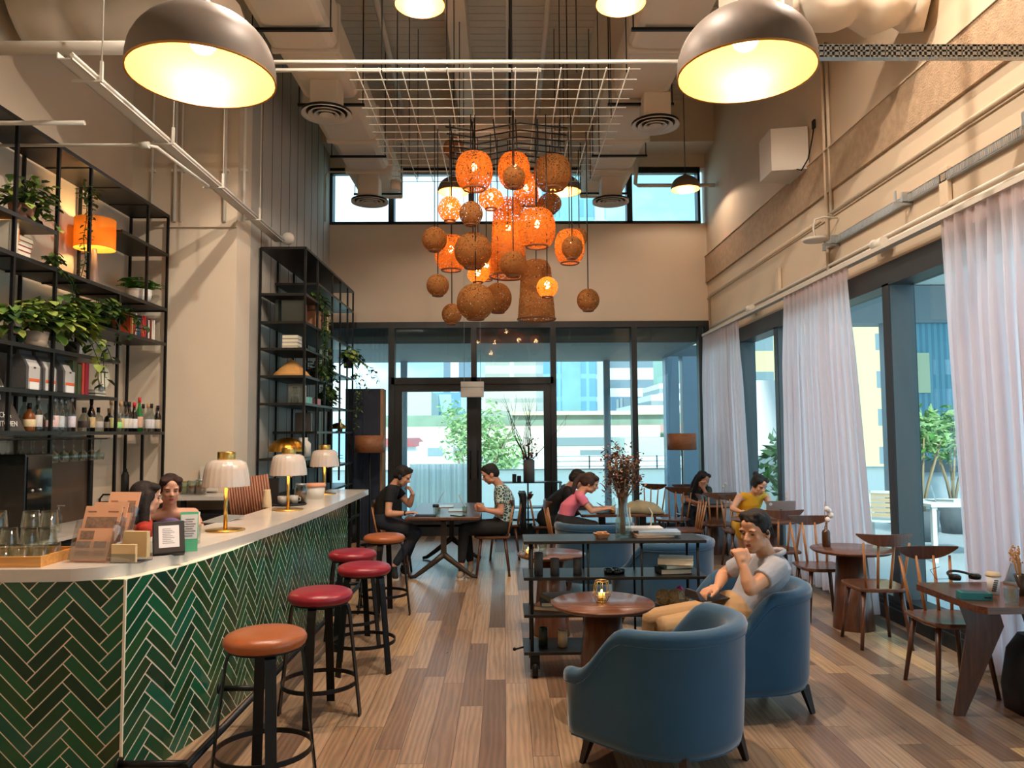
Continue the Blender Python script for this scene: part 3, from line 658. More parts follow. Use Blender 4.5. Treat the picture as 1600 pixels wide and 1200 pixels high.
for x, y, z, lab in ((-1.5, 5.6, 6.3, 'added unseen grey dome pendant above the frame over the bar'), (.2, 4.2, 6.3, 'added unseen grey dome pendant above the frame in the centre aisle'), (2.9, 5.2, 6.3, 'added unseen grey dome pendant above the frame near the window wall')):
    dome_pendant((x, y, z), R, lab, 260 if abs(x) < 1 else (200 if x < 0 else 110))  # unseen pendants added out of view to brighten the room
# exit sign box, smoke detector etc.
t = thing('exit_sign', 'white blank backed sign box hanging on two wires before the door head', 'sign', at(738, 609, Y=13.2))
MB().box(-.2, .2, -.04, .04, -.13, .04, .01).build('sign_box', M_white, t); MB().box(-.2, .2, -.05, .05, .04, .14, .01).build('sign_cap', M_white, t)
MB().cyl((-.14, 0, .14), (-.14, 0, 6.85-t.location.z), .004, n=5).cyl((.14, 0, .14), (.14, 0, 6.85-t.location.z), .004, n=5).build('wire', M_steel, t)
p = at(618, 290, Y=11.0); one('cylinder_pendant', MB().cyl((0,0,-.07), (0,0,.07), .075, n=20).cyl((0,0,.07), (0,0,ZC-p.z), .005, n=6), M_white, 'small white cylinder hanging by a cord before the clerestory', 'pendant lamp', p)
one('wall_ball_lamp', MB().ball((0,0,0), .09).box(-.1, 0, -.03, .03, -.02, .02), M_white, 'small white ball fitting above the far shelving unit', 'fitting', at(450, 373, Y=10.6))
# ================================================================ basket chandelier
def weave(name, rgb1, rgb2, hole=.42, scale=70):
    m = bpy.data.materials.new(name); m.use_nodes = True; nt = m.node_tree; nt.nodes.clear(); L = nt.links.new
    o = nt.nodes.new('ShaderNodeOutputMaterial'); tc = nt.nodes.new('ShaderNodeTexCoord')
    v = nt.nodes.new('ShaderNodeTexVoronoi'); v.inputs['Scale'].default_value = scale; L(tc.outputs['Object'], v.inputs['Vector'])
    lt = nt.nodes.new('ShaderNodeMath'); lt.operation = 'LESS_THAN'; lt.inputs[1].default_value = hole; L(v.outputs['Distance'], lt.inputs[0])
    n = nt.nodes.new('ShaderNodeTexNoise'); n.inputs['Scale'].default_value = 90; L(tc.outputs['Object'], n.inputs['Vector'])
    mc = nt.nodes.new('ShaderNodeMix'); mc.data_type = 'RGBA'; mc.inputs['A'].default_value = s2l(rgb1)+(1,); mc.inputs['B'].default_value = s2l(rgb2)+(1,); L(n.outputs['Fac'], mc.inputs['Factor'])
    d = nt.nodes.new('ShaderNodeBsdfDiffuse'); l = nt.nodes.new('ShaderNodeBsdfTranslucent'); L(mc.outputs['Result'], d.inputs['Color']); L(mc.outputs['Result'], l.inputs['Color'])
    m1 = nt.nodes.new('ShaderNodeMixShader'); m1.inputs['Fac'].default_value = .45; L(d.outputs[0], m1.inputs[1]); L(l.outputs[0], m1.inputs[2])
    t = nt.nodes.new('ShaderNodeBsdfTransparent'); m2 = nt.nodes.new('ShaderNodeMixShader'); L(lt.outputs[0], m2.inputs['Fac']); L(m1.outputs[0], m2.inputs[1]); L(t.outputs[0], m2.inputs[2]); L(m2.outputs[0], o.inputs[0])
    return m
M_wv = weave('lit_open_bamboo_weave', (206,120,52), (170,90,36), .42, 46)  # lit baskets: lamp glow put into an oranger weave colour
M_wvd = weave('unlit_dense_bamboo_weave', (186,128,74), (140,90,48), .34, 46)
M_rim = mat('bamboo_rim', (120,70,34), .6)
CY = 9.0
def basket(px, py, w, h, Yb, lit, kind, label, energy=5):
    Y = Yb; p = at(px, py, Y=Y); k = Y/1200; rx = w*k/2; hz = h*k/2
    nm = 'basket_lampshade'
    t = thing(nm, label, 'basket lamp', p, 0, 'woven baskets of the chandelier'); m = MB(); n = 32
    if kind == 'ball': prof = [(rx*sin(a), -hz*cos(a)) for a in [pi*.14+(pi*.8)*i/16 for i in range(17)]]
    elif kind == 'box': prof = [(rx*(abs(sin(a))**.55), -hz*cos(a)) for a in [pi*.12+(pi*.84)*i/18 for i in range(19)]]
    else: prof = [(rx*(1.0), -hz), (rx*.95, -hz*.6), (rx*.88, -hz*.1), (rx*.84, hz*.35), (rx*.78, hz*.7), (rx*.6, hz*.92), (rx*.25, hz)]
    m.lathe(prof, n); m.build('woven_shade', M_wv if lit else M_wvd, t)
    r0, z0 = prof[0]; MB().tube([(r0*cos(a), r0*sin(a), z0) for a in [2*pi*i/24 for i in range(24)]], .012, 6, closed=True).build('rim', M_rim, t)
    MB().cyl((0, 0, hz*.3), (0, 0, GZ-p.z), .006, n=6).build('cord', M_metal, t)
    if lit:
        MB().ball((0, 0, hz*.22), (.03, .03, .045)).build('bulb', M_bulb, t); light((0, 0, hz*.1), energy*.55, (1, .62, .28), .05, parent=t)
    return t
BK = [(709,231,34,34,.7,0,'ball','plain round woven basket highest on the left of the chandelier'),
 (741,268,60,62,-.5,1,'box','bright glowing squarish woven basket at upper left of the chandelier'),
 (803,266,52,56,-.1,1,'box','bright glowing tall woven basket at upper centre of the chandelier'),
 (803,277,36,38,-.7,0,'ball','small dark openwork basket hanging in front of the upper centre glow'),
 (863,270,60,56,-.3,0,'box','brown unlit wide basket at upper right of the chandelier'),
 (703,327,38,42,-.3,1,'ball','see-through round basket against the clerestory glass at left'),
 (736,334,38,40,-.6,0,'ball','brown round basket just right of the see-through basket'),
 (767,311,40,36,0,1,'ball','small lit brown basket below the upper left glowing one'),
 (822,300,46,60,.6,1,'cyl','tall reddish openwork basket behind the centre of the cluster'),
 (859,318,38,34,.3,0,'ball','small basket below the brown wide basket at right'),
 (794,370,60,128,.1,1,'cyl','longest bell shaped woven basket in the middle of the chandelier'),
 (839,357,60,64,-.6,1,'box','bright glowing basket right of the long bell basket'),
 (679,374,40,40,-.3,0,'ball','brown round basket farthest left at mid height'),
 (705,396,52,58,.1,1,'box','glowing orange basket at left behind the brown barrel basket'),
 (739,392,60,60,-.4,0,'ball','large brown barrel basket at left of the long bell basket'),
 (890,386,48,56,-.1,1,'box','glowing orange basket at the right edge of the cluster'),
 (894,387,34,38,-.6,0,'ball','small dark basket in front of the right edge glowing one'),
 (802,413,44,42,-.7,0,'ball','olive brown round basket at the foot of the long bell basket'),
 (747,429,34,28,.1,1,'ball','small bright basket above the large lower left ball'),
 (684,446,36,36,-.2,0,'ball','lone small round basket at far left, low'),
 (743,472,60,60,-.6,0,'ball','largest low round basket at lower left of the chandelier'),
 (778,466,44,50,.1,0,'ball','brown basket tucked behind the largest low round basket'),
 (706,491,32,34,0,0,'ball','lowest small round basket at left of the largest low ball'),
 (838,452,60,96,.1,0,'cyl','tall tapered woven basket hanging lowest at centre right'),
 (855,449,34,34,-.6,1,'ball','small glowing openwork ball in front of the tall tapered basket'),
 (919,469,36,37,-.1,0,'ball','lone small round basket at far right, low'),
 (760,420,40,40,.6,1,'ball','glowing basket half hidden behind the barrel and bell baskets'),
 (905,371,26,30,.5,0,'ball','small basket peeking behind the right edge glowing one')]
# push overlapping baskets apart in depth, keeping who hangs in front
YB = [CY+b_[4] for b_ in BK]
for it in range(400):
    mv = 0
    for i in range(len(BK)):
        for j in range(i):
            a, b_ = BK[i], BK[j]; pa, pb = at(a[0], a[1], Y=YB[i]), at(b_[0], b_[1], Y=YB[j]); ra, rb = max(a[2], a[3])*YB[i]/2400, max(b_[2], b_[3])*YB[j]/2400
            wx = (a[2]*YB[i]+b_[2]*YB[j])/2400; wz = (a[3]*YB[i]+b_[3]*YB[j])/2400; dx = abs(pa.x-pb.x)/wx; dz = abs(pa.z-pb.z)/wz
            if dx*dx+dz*dz >= 1: continue
            need = wx*sqrt(max(0, 1-dx*dx-dz*dz))*1.02; d = YB[i]-YB[j]
            if abs(d) < need:
                s_ = 1 if (a[4], i) > (b_[4], j) else -1; g = (need-s_*d)*.25; YB[i] += s_*g; YB[j] -= s_*g; mv = 1
    if not mv: break
for b_, yb in zip(BK, YB): basket(b_[0], b_[1], b_[2], b_[3], yb, *b_[5:])
# wiring frame over the baskets
m = MB(); rd = random.Random(5)
for k in range(7):
    y = CY-.5+k*.2; m.tube([(-.65+.0, y, GZ-.1), (-.3, y+.05, GZ-.13), (.2, y-.05, GZ-.08), (.75, y, GZ-.12)], .009, 6)
for k in range(6): x = -.6+k*.25; m.tube([(x, CY-.6, GZ-.06), (x+.03, CY, GZ-.2), (x, CY+.7, GZ-.05)], .008, 6)
one('chandelier_wiring', m, M_metal, 'tangle of black cables under the mesh grid feeding the baskets', 'cables')
one('ceiling_junction_box', MB().box(-.16, .16, -.1, .1, -.05, .05, .01).tube([(-.16, 0, 0), (-.35, 0, .03), (-.5, .1, 0)], .015).tube([(.16, 0, 0), (.5, .05, .02), (.9, 0, 0)], .015), M_white, 'small beige junction box on the mesh grid above the baskets', 'junction box', at(757, 203, Y=9.6))
# ================================================================ bar
M_tiles = [mat('glazed_tile_%d' % i, c, .2, bump=.05, bscale=6) for i, c in enumerate(((16,74,46), (24,92,58), (14,58,38), (34,80,42), (20,92,70), (28,66,34)))]
M_grout = mat('tile_grout', (244,236,212), .9)
M_marble = mat('marble_top', (214,206,196), .22, noise=.12, nscale=5, coat=.2)
M_black = mat('matte_black', (16,16,17), .6)
def clip(poly, x0, x1, y0, y1):
    for ax, lim, sg in ((0, x0, 1), (0, x1, -1), (1, y0, 1), (1, y1, -1)):
        out = []
        for i in range(len(poly)):
            a, b = poly[i-1], poly[i]; da, db = sg*(a[ax]-lim), sg*(b[ax]-lim)
            if (da >= 0) != (db >= 0): t = da/(da-db); out.append((a[0]+(b[0]-a[0])*t, a[1]+(b[1]-a[1])*t))
            if db >= 0: out.append(b)
        poly = out
        if len(poly) < 3: return []
    return poly
def herring(mb, path, H, Wt=.0665, n=4, g=.0034):
    ls = [0]; P = [Vector(p) for p in path]
    for i in range(1, len(P)): ls.append(ls[-1]+(P[i]-P[i-1]).length)
    Lt = ls[-1]
    def pos(u, off):
        i = 0
        while i < len(P)-2 and u > ls[i+1]: i += 1
        d = (P[i+1]-P[i]).normalized(); nn = Vector((d.y, -d.x)); q = P[i]+d*(u-ls[i])+nn*off; return q
    c45 = cos(pi/4); rd = random.Random(3); N = int((Lt+H)/Wt)+12
    for i in range(-N, N):
        for j in range(-int(Lt/(2*n*Wt)*1.5)-6, int(Lt/(2*n*Wt)*1.5)+6):
            for k in (0, 1):
                ox, oy = (i+j*2*n, i) if k == 0 else (i+j*2*n+n, i+1-n)
                w, h = (n, 1) if k == 0 else (1, n)
                q = [(ox*Wt+g, oy*Wt+g), ((ox+w)*Wt-g, oy*Wt+g), ((ox+w)*Wt-g, (oy+h)*Wt-g), (ox*Wt+g, (oy+h)*Wt-g)]
                q = [((x-y)*c45, (x+y)*c45) for x, y in q]
                if max(p[0] for p in q) < 0 or min(p[0] for p in q) > Lt or max(p[1] for p in q) < 0 or min(p[1] for p in q) > H: continue
                mb.mi = rd.choice((0, 0, 1, 1, 2, 3, 4, 5)); q0 = q; o_ = rd.uniform(.0012, .002)
                for sg_ in range(len(P)-1):
                    q = clip(q0, max(.001, ls[sg_]), min(Lt-.001, ls[sg_+1]), .001, H-.001)
                    if len(q) < 3: continue
                    d_ = (P[sg_+1]-P[sg_]).normalized(); nn_ = Vector((d_.y, -d_.x)); top = []; bot = []
                    for u, v in q:
                        b = P[sg_]+d_*(u-ls[sg_]); a = b+nn_*(o_+rd.uniform(-.0003, .0003)); top.append((a.x, a.y, v)); bot.append((b.x, b.y, v))
                    m = len(q); mb.add(top+bot, [tuple(range(m))]+[(a, a+m, (a+1) % m+m, (a+1) % m) for a in range(m)])
bar = thing('bar_counter', 'long bar clad in green herringbone tiles with a pale marble top', 'bar', (-1.78, 6, 0))
def bpart(nm, mb, m): o = mb.build(nm, m, bar); o.location = -bar.location; return o
path = [(-2.0, 4.1), (-1.9, 4.36), (-1.83, 4.7), (-1.788, 5.1), (-1.78, 5.6), (-1.78, 8.75)]
inner = [(x-.14, max(y, 4.3)) for x, y in path][::-1]
b = MB(); b.prism([(-4.34, 4.1)]+path+inner+[(-4.34, 4.3)], 0, 1.045); bpart('bar_wall', b, M_grout)
t_ = MB(); herring(t_, path, 1.043, g=.0044); herring(t_, [(-4.34, 4.1), (-2.004, 4.1)], 1.043); bpart('tile_cladding', t_, M_tiles)
t_ = MB().bar((-2.0, 4.095, 0), (-2.0, 4.095, 1.043), .012, .012); bpart('corner_bead', t_, M_grout)
outl = [(-4.34, 4.03), (-2.32, 4.03), (-2.18, 4.06), (-2.08, 4.14), (-1.99, 4.3), (-1.9, 4.62), (-1.82, 5.1), (-1.76, 5.7), (-1.72, 6.5), (-1.70, 7.5), (-1.70, 9.62), (-2.2, 9.7), (-2.25, 6.5), (-2.32, 5.6), (-2.5, 5.0), (-2.8, 4.8), (-4.34, 4.8)]
for _ in range(3):
    o2 = [outl[0]]
    for a_, b_ in zip(outl[:10], outl[1:11]):
        o2 += [(a_[0]*.75+b_[0]*.25, a_[1]*.75+b_[1]*.25), (a_[0]*.25+b_[0]*.75, a_[1]*.25+b_[1]*.75)]
    k_ = len(o2); outl = o2+outl[10:] if _ == 0 else outl
    if _ == 0: k0 = k_
for _ in range(2):
    fr_ = outl[:k0]; o2 = [fr_[0]]
    for a_, b_ in zip(fr_, fr_[1:]): o2 += [(a_[0]*.75+b_[0]*.25, a_[1]*.75+b_[1]*.25), (a_[0]*.25+b_[0]*.75, a_[1]*.25+b_[1]*.75)]
    o2.append(fr_[-1]); outl = o2+outl[k0:]; k0 = len(o2)
sl = MB().loft([outl, outl, outl, outl], [1.045, 1.05, 1.105, 1.11]); bpart('countertop', sl, M_marble)
for x, y in ((-1.8, 9.5), (-2.1, 9.5), (-1.8, 8.95)): bpart('steel_post', MB().box(x-.02, x+.02, y-.02, y+.02, 0, 1.045), M_metal)
bpart('cross_rail', MB().box(-1.82, -1.78, 8.8, 9.5, .8, .83), M_metal)
r = thing('foot_rail', 'black steel foot rail running along the tiled bar front', 'foot rail', (-1.51, 3.9, 0))
MB().cyl((0, -.2, .24), (0, 4.9, .24), .021).build('rail', M_metal, r)
for y in (-.15, .93, 2.0, 3.1, 4.2):
    MB().cyl((0, y, .012), (0, y, .24), .018).cyl((0, y, 0), (0, y, .014), .045, n=16).build('post', M_metal, r)
    yy = y+3.9; xw = -.27 if yy > 4.7 else -.35; MB().cyl((0, y, .24), (xw+.012, y, .24), .018).cyl((xw+.012, y, .24), (xw+.026, y, .24), .034, n=16).build('wall_stub', M_metal, r)
# ---- stools
def stool_mesh(col, nm):
    t = thing('bar_stool', None, None); z = .8
    M = mat(nm, col, .34, noise=.08, nscale=12, bump=.06, bscale=40)
    MB().lathe([(.001, z), (.1, z-.001), (.17, z-.006), (.195, z-.018), (.207, z-.035), (.207, z-.05), (.2, z-.066), (.19, z-.076), (.001, z-.078)], 40).build('seat', M, t)
    MB().lathe([(.001, z-.078), (.18, z-.078), (.18, z-.088), (.001, z-.088)], 28).build('seat_plate', M_metal, t)
    for k in range(4):
        a = pi/4+k*pi/2; c_, s_ = cos(a), sin(a); tn = (-s_, c_, 0)
        m = MB(); m.M = Matrix.Rotation(a, 4, 'Z')
        m.loft([[(x-.005, -.027, zz_), (x+.005, -.027, zz_), (x+.005, .027, zz_), (x-.005, .027, zz_)] for x, zz_ in ((.262, 0), (.262, .02), (.19, z-.14), (.178, z-.1), (.155, z-.087))]); m.build('leg', M_metal, t)
    ring = MB(); n = 40; R_ = .24
    rr = [[((R_+dr)*cos(2*pi*k/n), (R_+dr)*sin(2*pi*k/n), zz_) for k in range(n)] for dr, zz_ in ((-.004, .2), (.004, .2), (.004, .226), (-.004, .226), (-.004, .2))]
    ring.loft(rr, None, False); ring.build('foot_ring', M_metal, t)
    return t
tan = stool_mesh((160,86,42), 'tan_leather'); red = stool_mesh((138,22,40), 'red_leather')
def place(o, first, loc, rz, label, group=None, cat=None):
    if first: o.location = loc; o.rotation_euler = (0, 0, rz); tag(o, label, cat, group); return o
    r = dup(o, loc, rz, label, group); r['category'] = cat; return r
SG = 'round bar stools along the bar'
place(red, False, (-1.197, 5.035, 0), radians(42), 'red leather bar stool, second from the photo front', SG, 'bar stool')
place(red, False, (-1.092, 6.008, 0), radians(10), 'red leather bar stool, third along and farthest out from the bar', SG, 'bar stool')
place(tan, False, (-1.21, 7.754, 0), radians(40), 'tan leather bar stool farthest away, beside the man in black', SG, 'bar stool')
place(tan, True, (-1.228, 3.99, 0), radians(70), 'tan leather bar stool nearest the camera at the tiled bar', SG, 'bar stool')
place(red, True, (-1.32, 6.704, 0), radians(25), 'red leather bar stool, fourth along, partly hidden by the third', SG, 'bar stool')
# ---- table lamps on the bar
M_shade = mat('opal_glass_shade', (208,192,178), .25, coat=.5)
def bar_lamp(x, y, label, first=None):
    if first: return dup(first, (x, y, 1.11), None, label)
    t = thing('table_lamp', label, 'table lamp', (x, y, 1.11), 0, 'white fluted table lamps on the bar')
    MB().lathe([(.001, 0), (.135, 0), (.137, .004), (.135, .009), (.02, .011), (.001, .011)], 36).build('base', M_brass, t)
    MB().cyl((0, 0, .01), (0, 0, .34), .014, n=14).build('stem', M_brass, t)
    n = 72
    def rg(r, z, f): return [((r*(1+f*abs(sin(k*pi*24/n)))*cos(2*pi*k/n)), (r*(1+f*abs(sin(k*pi*24/n)))*sin(2*pi*k/n)), z) for k in range(n)]
    m = MB(); m.loft([rg(.163, .32, .03), rg(.16, .36, .03), rg(.148, .44, .03), rg(.135, .49, .02), rg(.1, .51, .0), rg(.06, .515, 0), rg(.055, .51, 0), rg(.13, .48, 0), rg(.152, .34, 0), rg(.157, .318, 0)], None, False, True); m.build('shade', M_shade, t)
    MB().lathe([(.001, .51), (.062, .51), (.064, .515), (.064, .565), (.06, .57), (.001, .57)], 28).build('cap', M_brass, t)
    m = MB()
    for k in range(4): a = k*pi/2+.5; m.ball((.13*cos(a), .13*sin(a), .315), .009, 8, 6)
    m.build('thumb_screw', M_brass, t)
    MB().ball((0, 0, .42), .03).build('bulb', M_bulb, t); light((0, 0, .40), 1.5, (1, .72, .42), .03, parent=t)
    return t
L0 = bar_lamp(-2.024, 5.6, 'white fluted lamp with brass stem, nearest of three on the bar')
bar_lamp(-1.986, 7.07, 'white fluted brass lamp in the middle of the bar, beside the paper cups', L0)
bar_lamp(-2.09, 8.93, 'white fluted brass lamp farthest along the bar', L0)
# ---- bar top items
M_peach = mat('peach_card', (232,176,140), .6); M_cream = mat('cream_card', (234,204,152), .6); M_ink = mat('dark_ink', (52,40,38), .7)
M_acr = glassmat('acrylic', (236,238,238), .25); M_tum = glassmat('tumbler_glass', (238,243,238), .22)
M_photo = mat('printed_photo', (150,120,100), .5, noise=.7, nscale=60)
def menu(x, y, rz, label, tilt=.32, H=.31, W_=.22):
    t = thing('menu_stand', label, 'menu holder', (x, y, 1.11), rz, 'peach menu leaflets in clear stands')
    m = MB(); m.M = Matrix.Rotation(-tilt, 4, 'X')
    m.box(-W_/2, W_/2, 0, .004, .0, H)
    for k in range(2): m.box(-W_/2+.004, W_/2-.01, -.022-.012*k, -.018-.012*k, 0, H*.58-.17*k*.6)
    m.build('leaflet', M_peach, t)
    q = MB(); q.M = m.M; q.box(-W_/2+.02, W_/2-.02, -.001, 0, H*.6, H*.8).box(-W_/2+.02, -.01, -.0235, -.0225, .12, .165)
    q.box(-W_/2+.015, -.01, -.0355, -.0345, .07, .105).box(.01, W_/2-.03, -.0355, -.0345, .07, .105); q.build('printed_picture', M_photo, t)
    q = MB(); q.M = m.M
    for z, a, b_ in ((.275, -.09, -.04), (.275, .03, .09)): q.box(a, b_, -.001, 0, z, z+.006)
    for z in (.03, .04, .05): q.box(-.09, -.01, -.0355, -.0345, z, z+.002).box(.02, .08, -.0355, -.0345, z, z+.002)
    q.build('printed_text', mat('pale_ink', (150,100,80), .7), t)
    a = MB(); a.M = m.M; a.box(-W_/2-.004, W_/2+.004, -.05, -.048, 0, .1).box(-W_/2-.004, -W_/2-.002, -.05, .01, 0, H*.7).box(W_/2+.002, W_/2+.004, -.05, .01, 0, H*.7); a.build('acrylic_holder', M_acr, t)
    return t
menu(-2.27, 4.27, radians(-6), 'front peach menu leaflet stand beside the wooden glass tray')
menu(-2.36, 4.52, radians(-8), 'middle peach menu leaflet stand, behind the front one')
menu(-2.5, 4.95, radians(-10), 'rear tallest looking peach menu leaflet stand near the seated woman', H=.34)
t = thing('card_holder', 'clear holder with stacks of small cream cards on the bar', 'card holder', (-2.06, 4.27, 1.11), radians(-8))
m = MB(); m.box(-.075, .065, -.06, -.04, .005, .1).box(-.06, .08, .02, .05, .02, .16); m.build('card_stack', M_cream, t)
MB().box(-.08, .07, -.064, -.062, 0, .05).box(-.07, .09, .06, .064, 0, .1).box(-.08, .09, -.064, .064, 0, .004).build('acrylic_holder', M_acr, t)
t = thing('display_stand', 'black framed tilted card display with a white notice on the bar', 'display stand', (-1.935, 4.47, 1.11), radians(28))
m = MB(); m.M = Matrix.Translation((0, 0, .012)) @ Matrix.Rotation(-.5, 4, 'X'); m.box(-.085, .085, -.0, .055, .0, .2, .006); m.build('frame', M_black, t)
m2 = MB(); m2.M = m.M; m2.box(-.055, .055, -.002, 0, .035, .17); m2.build('notice', mat('notice_white', (236,230,228), .5), t)
m2 = MB(); m2.M = m.M
for k in range(9): m2.box(-.035, .03-.01*(k % 3), -.003, -.002, .06+k*.011, .063+k*.011)
m2.build('notice_text', mat('pale_text', (150,140,140), .6), t); MB().bar((0, .05, .1), (0, .17, .0), .06, .006).build('prop', M_black, t)
t = thing('flyer', 'tall green and white flyer standing on the bar edge', 'flyer', (-1.88, 4.6, 1.11), radians(18))
m = MB(); m.M = Matrix.Rotation(-.2, 4, 'X'); m.box(-.05, .05, 0, .002, 0, .235); m.build('card', mat('mint_green', (92,196,150), .6), t)
m2 = MB(); m2.M = m.M; m2.box(-.046, .046, -.0015, 0, .075, .22); m2.build('white_panel', mat('paper_white', (238,236,232), .6), t)
m2 = MB(); m2.M = m.M
for k in range(8): m2.box(-.03+.01*(k % 2), .02+.008*(k % 3), -.0025, -.0015, .09+k*.014, .096+k*.014)
m2.build('printed_text', mat('pale_text'), t)
# tumblers on tray
t = thing('wooden_tray', 'honey coloured wooden tray full of upturned glasses at the bar end', 'tray', (-2.79, 4.26, 1.11))
MB().box(-.5, .32, -.14, .2, .0, .012).box(-.5, .34, -.16, -.14, 0, .055).box(-.5, .34, .2, .22, 0, .055).box(.32, .34, -.14, .2, 0, .055).build('tray', wood('honey_wood', (196,132,62), (222,164,92), .5), t)
def tumbler(loc, label, grp='tumblers stacked on the wooden tray', up=False, r=.048, h=.09):
    m = MB(); P_ = [(r*.78, h), (r*.82, h-.004), (r, .004), (r, 0), (r*.93, .0), (r*.75, h-.014), (.001, h-.016)]
    P_ = [(.001, h)]+P_
    if up: P_ = [(a, h-b) for a, b in P_]
    m.lathe(P_, 20); return one('glass_tumbler', m, M_tum, label, 'glass', loc, 0, grp)
tp = None; ki = 0
def tum(x, y, z, label):
    global tp
    if tp is None: tp = tumbler((x, y, z), label)
    else:
        o = tp.copy(); COL.objects.link(o); o.location = (x, y, z); o['label'] = label
    return
for i in range(5):
    nmx = ('leftmost', 'second', 'third', 'fourth', 'rightmost')[i]
    tum(-2.9+i*.1, 4.18, 1.122, 'upturned tumbler in the front bottom row of the tray, '+nmx)
for i in range(5):
    nmx = ('leftmost', 'second', 'third', 'fourth', 'rightmost')[i]
    tum(-2.9+i*.1, 4.29, 1.122, 'upturned tumbler in the middle bottom row of the tray, '+nmx)
for i, x in enumerate((-2.82, -2.71, -2.6, -2.5)): tum(x, 4.24, 1.213, 'upturned tumbler in the second layer of the tray, '+('leftmost', 'second', 'third', 'rightmost')[i])
for i, x in enumerate((-2.78, -2.6, -2.5)): tum(x, 4.25, 1.304, 'upturned tumbler on the very top of the stack, '+('left one', 'middle one', 'right one')[i])
# cups, jar, tub, tray, laptop further along
c = MB()
for k in range(9): c.lathe([(.028, k*.012), (.04, .09+k*.012), (.042, .092+k*.012), (.04, .094+k*.012), (.001, .09+k*.012)], 20)
one('paper_cup_stack', MB().lathe([(.001, 0), (.042, 0), (.044, .004)]+[(.043-.0002*k+(.002 if k % 2 else 0), .004+k*.008) for k in range(1, 9)]+[(.041, .075), (.031, .16), (.031, .17), (.001, .17)], 24), mat('kraft_white', (226,202,166), .6), 'upturned stack of pale paper cups on the bar by the middle lamp', 'paper cups', at(417, 793, Z=1.11))
t = thing('fluted_board', 'tall pinkish brown fluted wooden board behind the paper cups', 'board', (-2.48, 7.62, .93))
m = MB(); m.M = Matrix.Rotation(radians(-8), 4, 'Y')
for k in range(16): m.cyl((-.2+k*.026, 0, 0), (-.2+k*.026, .0, .46), .013, n=8)
m.build('flutes', wood('pink_wood', (150,96,72), (178,120,92), .5, 2), t); MB().box(-.2, .24, .01, .03, .02, .44).build('backing', M_black, t)
t = thing('serving_tray', 'small black tray carrying grey mugs and jars on the bar', 'tray', at(452, 789, Z=1.11)); MB().lathe([(.001, 0), (.16, 0), (.17, .012), (.16, .01), (.001, .006)], 28).build('tray', M_black, t)
for dx, dy, cc, lab in ((-.06, -.04, (150,146,140), 'grey mug nearest the lamp stem on the small black tray'), (.03, .05, (176,170,162), 'pale grey mug at the back of the small black tray')):
    q = thing('mug', lab, 'mug', tuple(Vector(t.location)+Vector((dx, dy, .01)))); MB().lathe([(.001, 0), (.04, 0), (.044, .08), (.04, .08), (.037, .01), (.001, .008)], 20).build('cup_body', mat('mug_%d' % cc[0], cc, .4), q)
    MB().tube([(.04, 0, .02), (.065, 0, .03), (.065, 0, .055), (.042, 0, .065)], .006, 6).build('handle', mat('mug_%d' % cc[0]), q)
def jar(loc, h, r, fill, label, grp=None, lidc=M_steel):
    t = thing('glass_jar', label, 'jar', loc, 0, grp); MB().lathe([(.001, 0), (r, 0), (r, h*.78), (r*.8, h*.88), (r*.8, h*.94), (r*.77, h*.94), (r*.77, h*.87), (r*.95, h*.77), (r*.95, .01), (.001, .01)], 20).build('glass_body', M_tum, t)
    MB().cyl((0, 0, .012), (0, 0, h*.62), r*.9, n=18).build('contents', fill, t); MB().cyl((0, 0, h*.93), (0, 0, h), r*.84, n=18).build('lid', lidc, t); return t
M_nut = mat('brown_contents', (128,84,54), .8, noise=.4, nscale=60); M_olive = mat('olive_contents', (140,136,86), .8, noise=.3, nscale=60)
jar(at(470, 787, Z=1.11), .2, .062, M_nut, 'glass clip jar of brown biscuits on the bar between the lamps')
t = thing('food_tub', 'white tub with a peach coloured lid on the bar between the lamps', 'tub', at(493, 779, Z=1.11)); MB().lathe([(.001, 0), (.085, 0), (.1, .13), (.001, .13)], 24).build('tub', M_white, t); MB().lathe([(.001, .13), (.108, .13), (.11, .15), (.1, .165), (.001, .166)], 24).build('lid', mat('peach_lid', (226,160,126), .5), t)
t = thing('tablet_computer', 'silver tablet or laptop edge lying at the back of the bar', 'tablet', (-2.28, 6.25, 1.115), radians(70)); m = MB(); m.M = Matrix.Rotation(-.12, 4, 'Y'); m.box(-.14, .14, -.1, .1, 0, .012, .004); m.build('body', M_steel, t)
t = thing('glass_with_straws', 'clear glass holding white straws beside the green flyer', 'glass', (-1.98, 4.95, 1.11)); MB().lathe([(.001, 0), (.03, 0), (.036, .12), (.034, .12), (.028, .008), (.001, .008)], 18).build('glass', M_tum, t)
m = MB()
for k in range(5): m.cyl((.01*cos(k*1.3), .01*sin(k*1.3), .01), (.026*cos(k*1.3), .026*sin(k*1.3), .2), .0035, n=6)
m.build('straws', M_white, t)
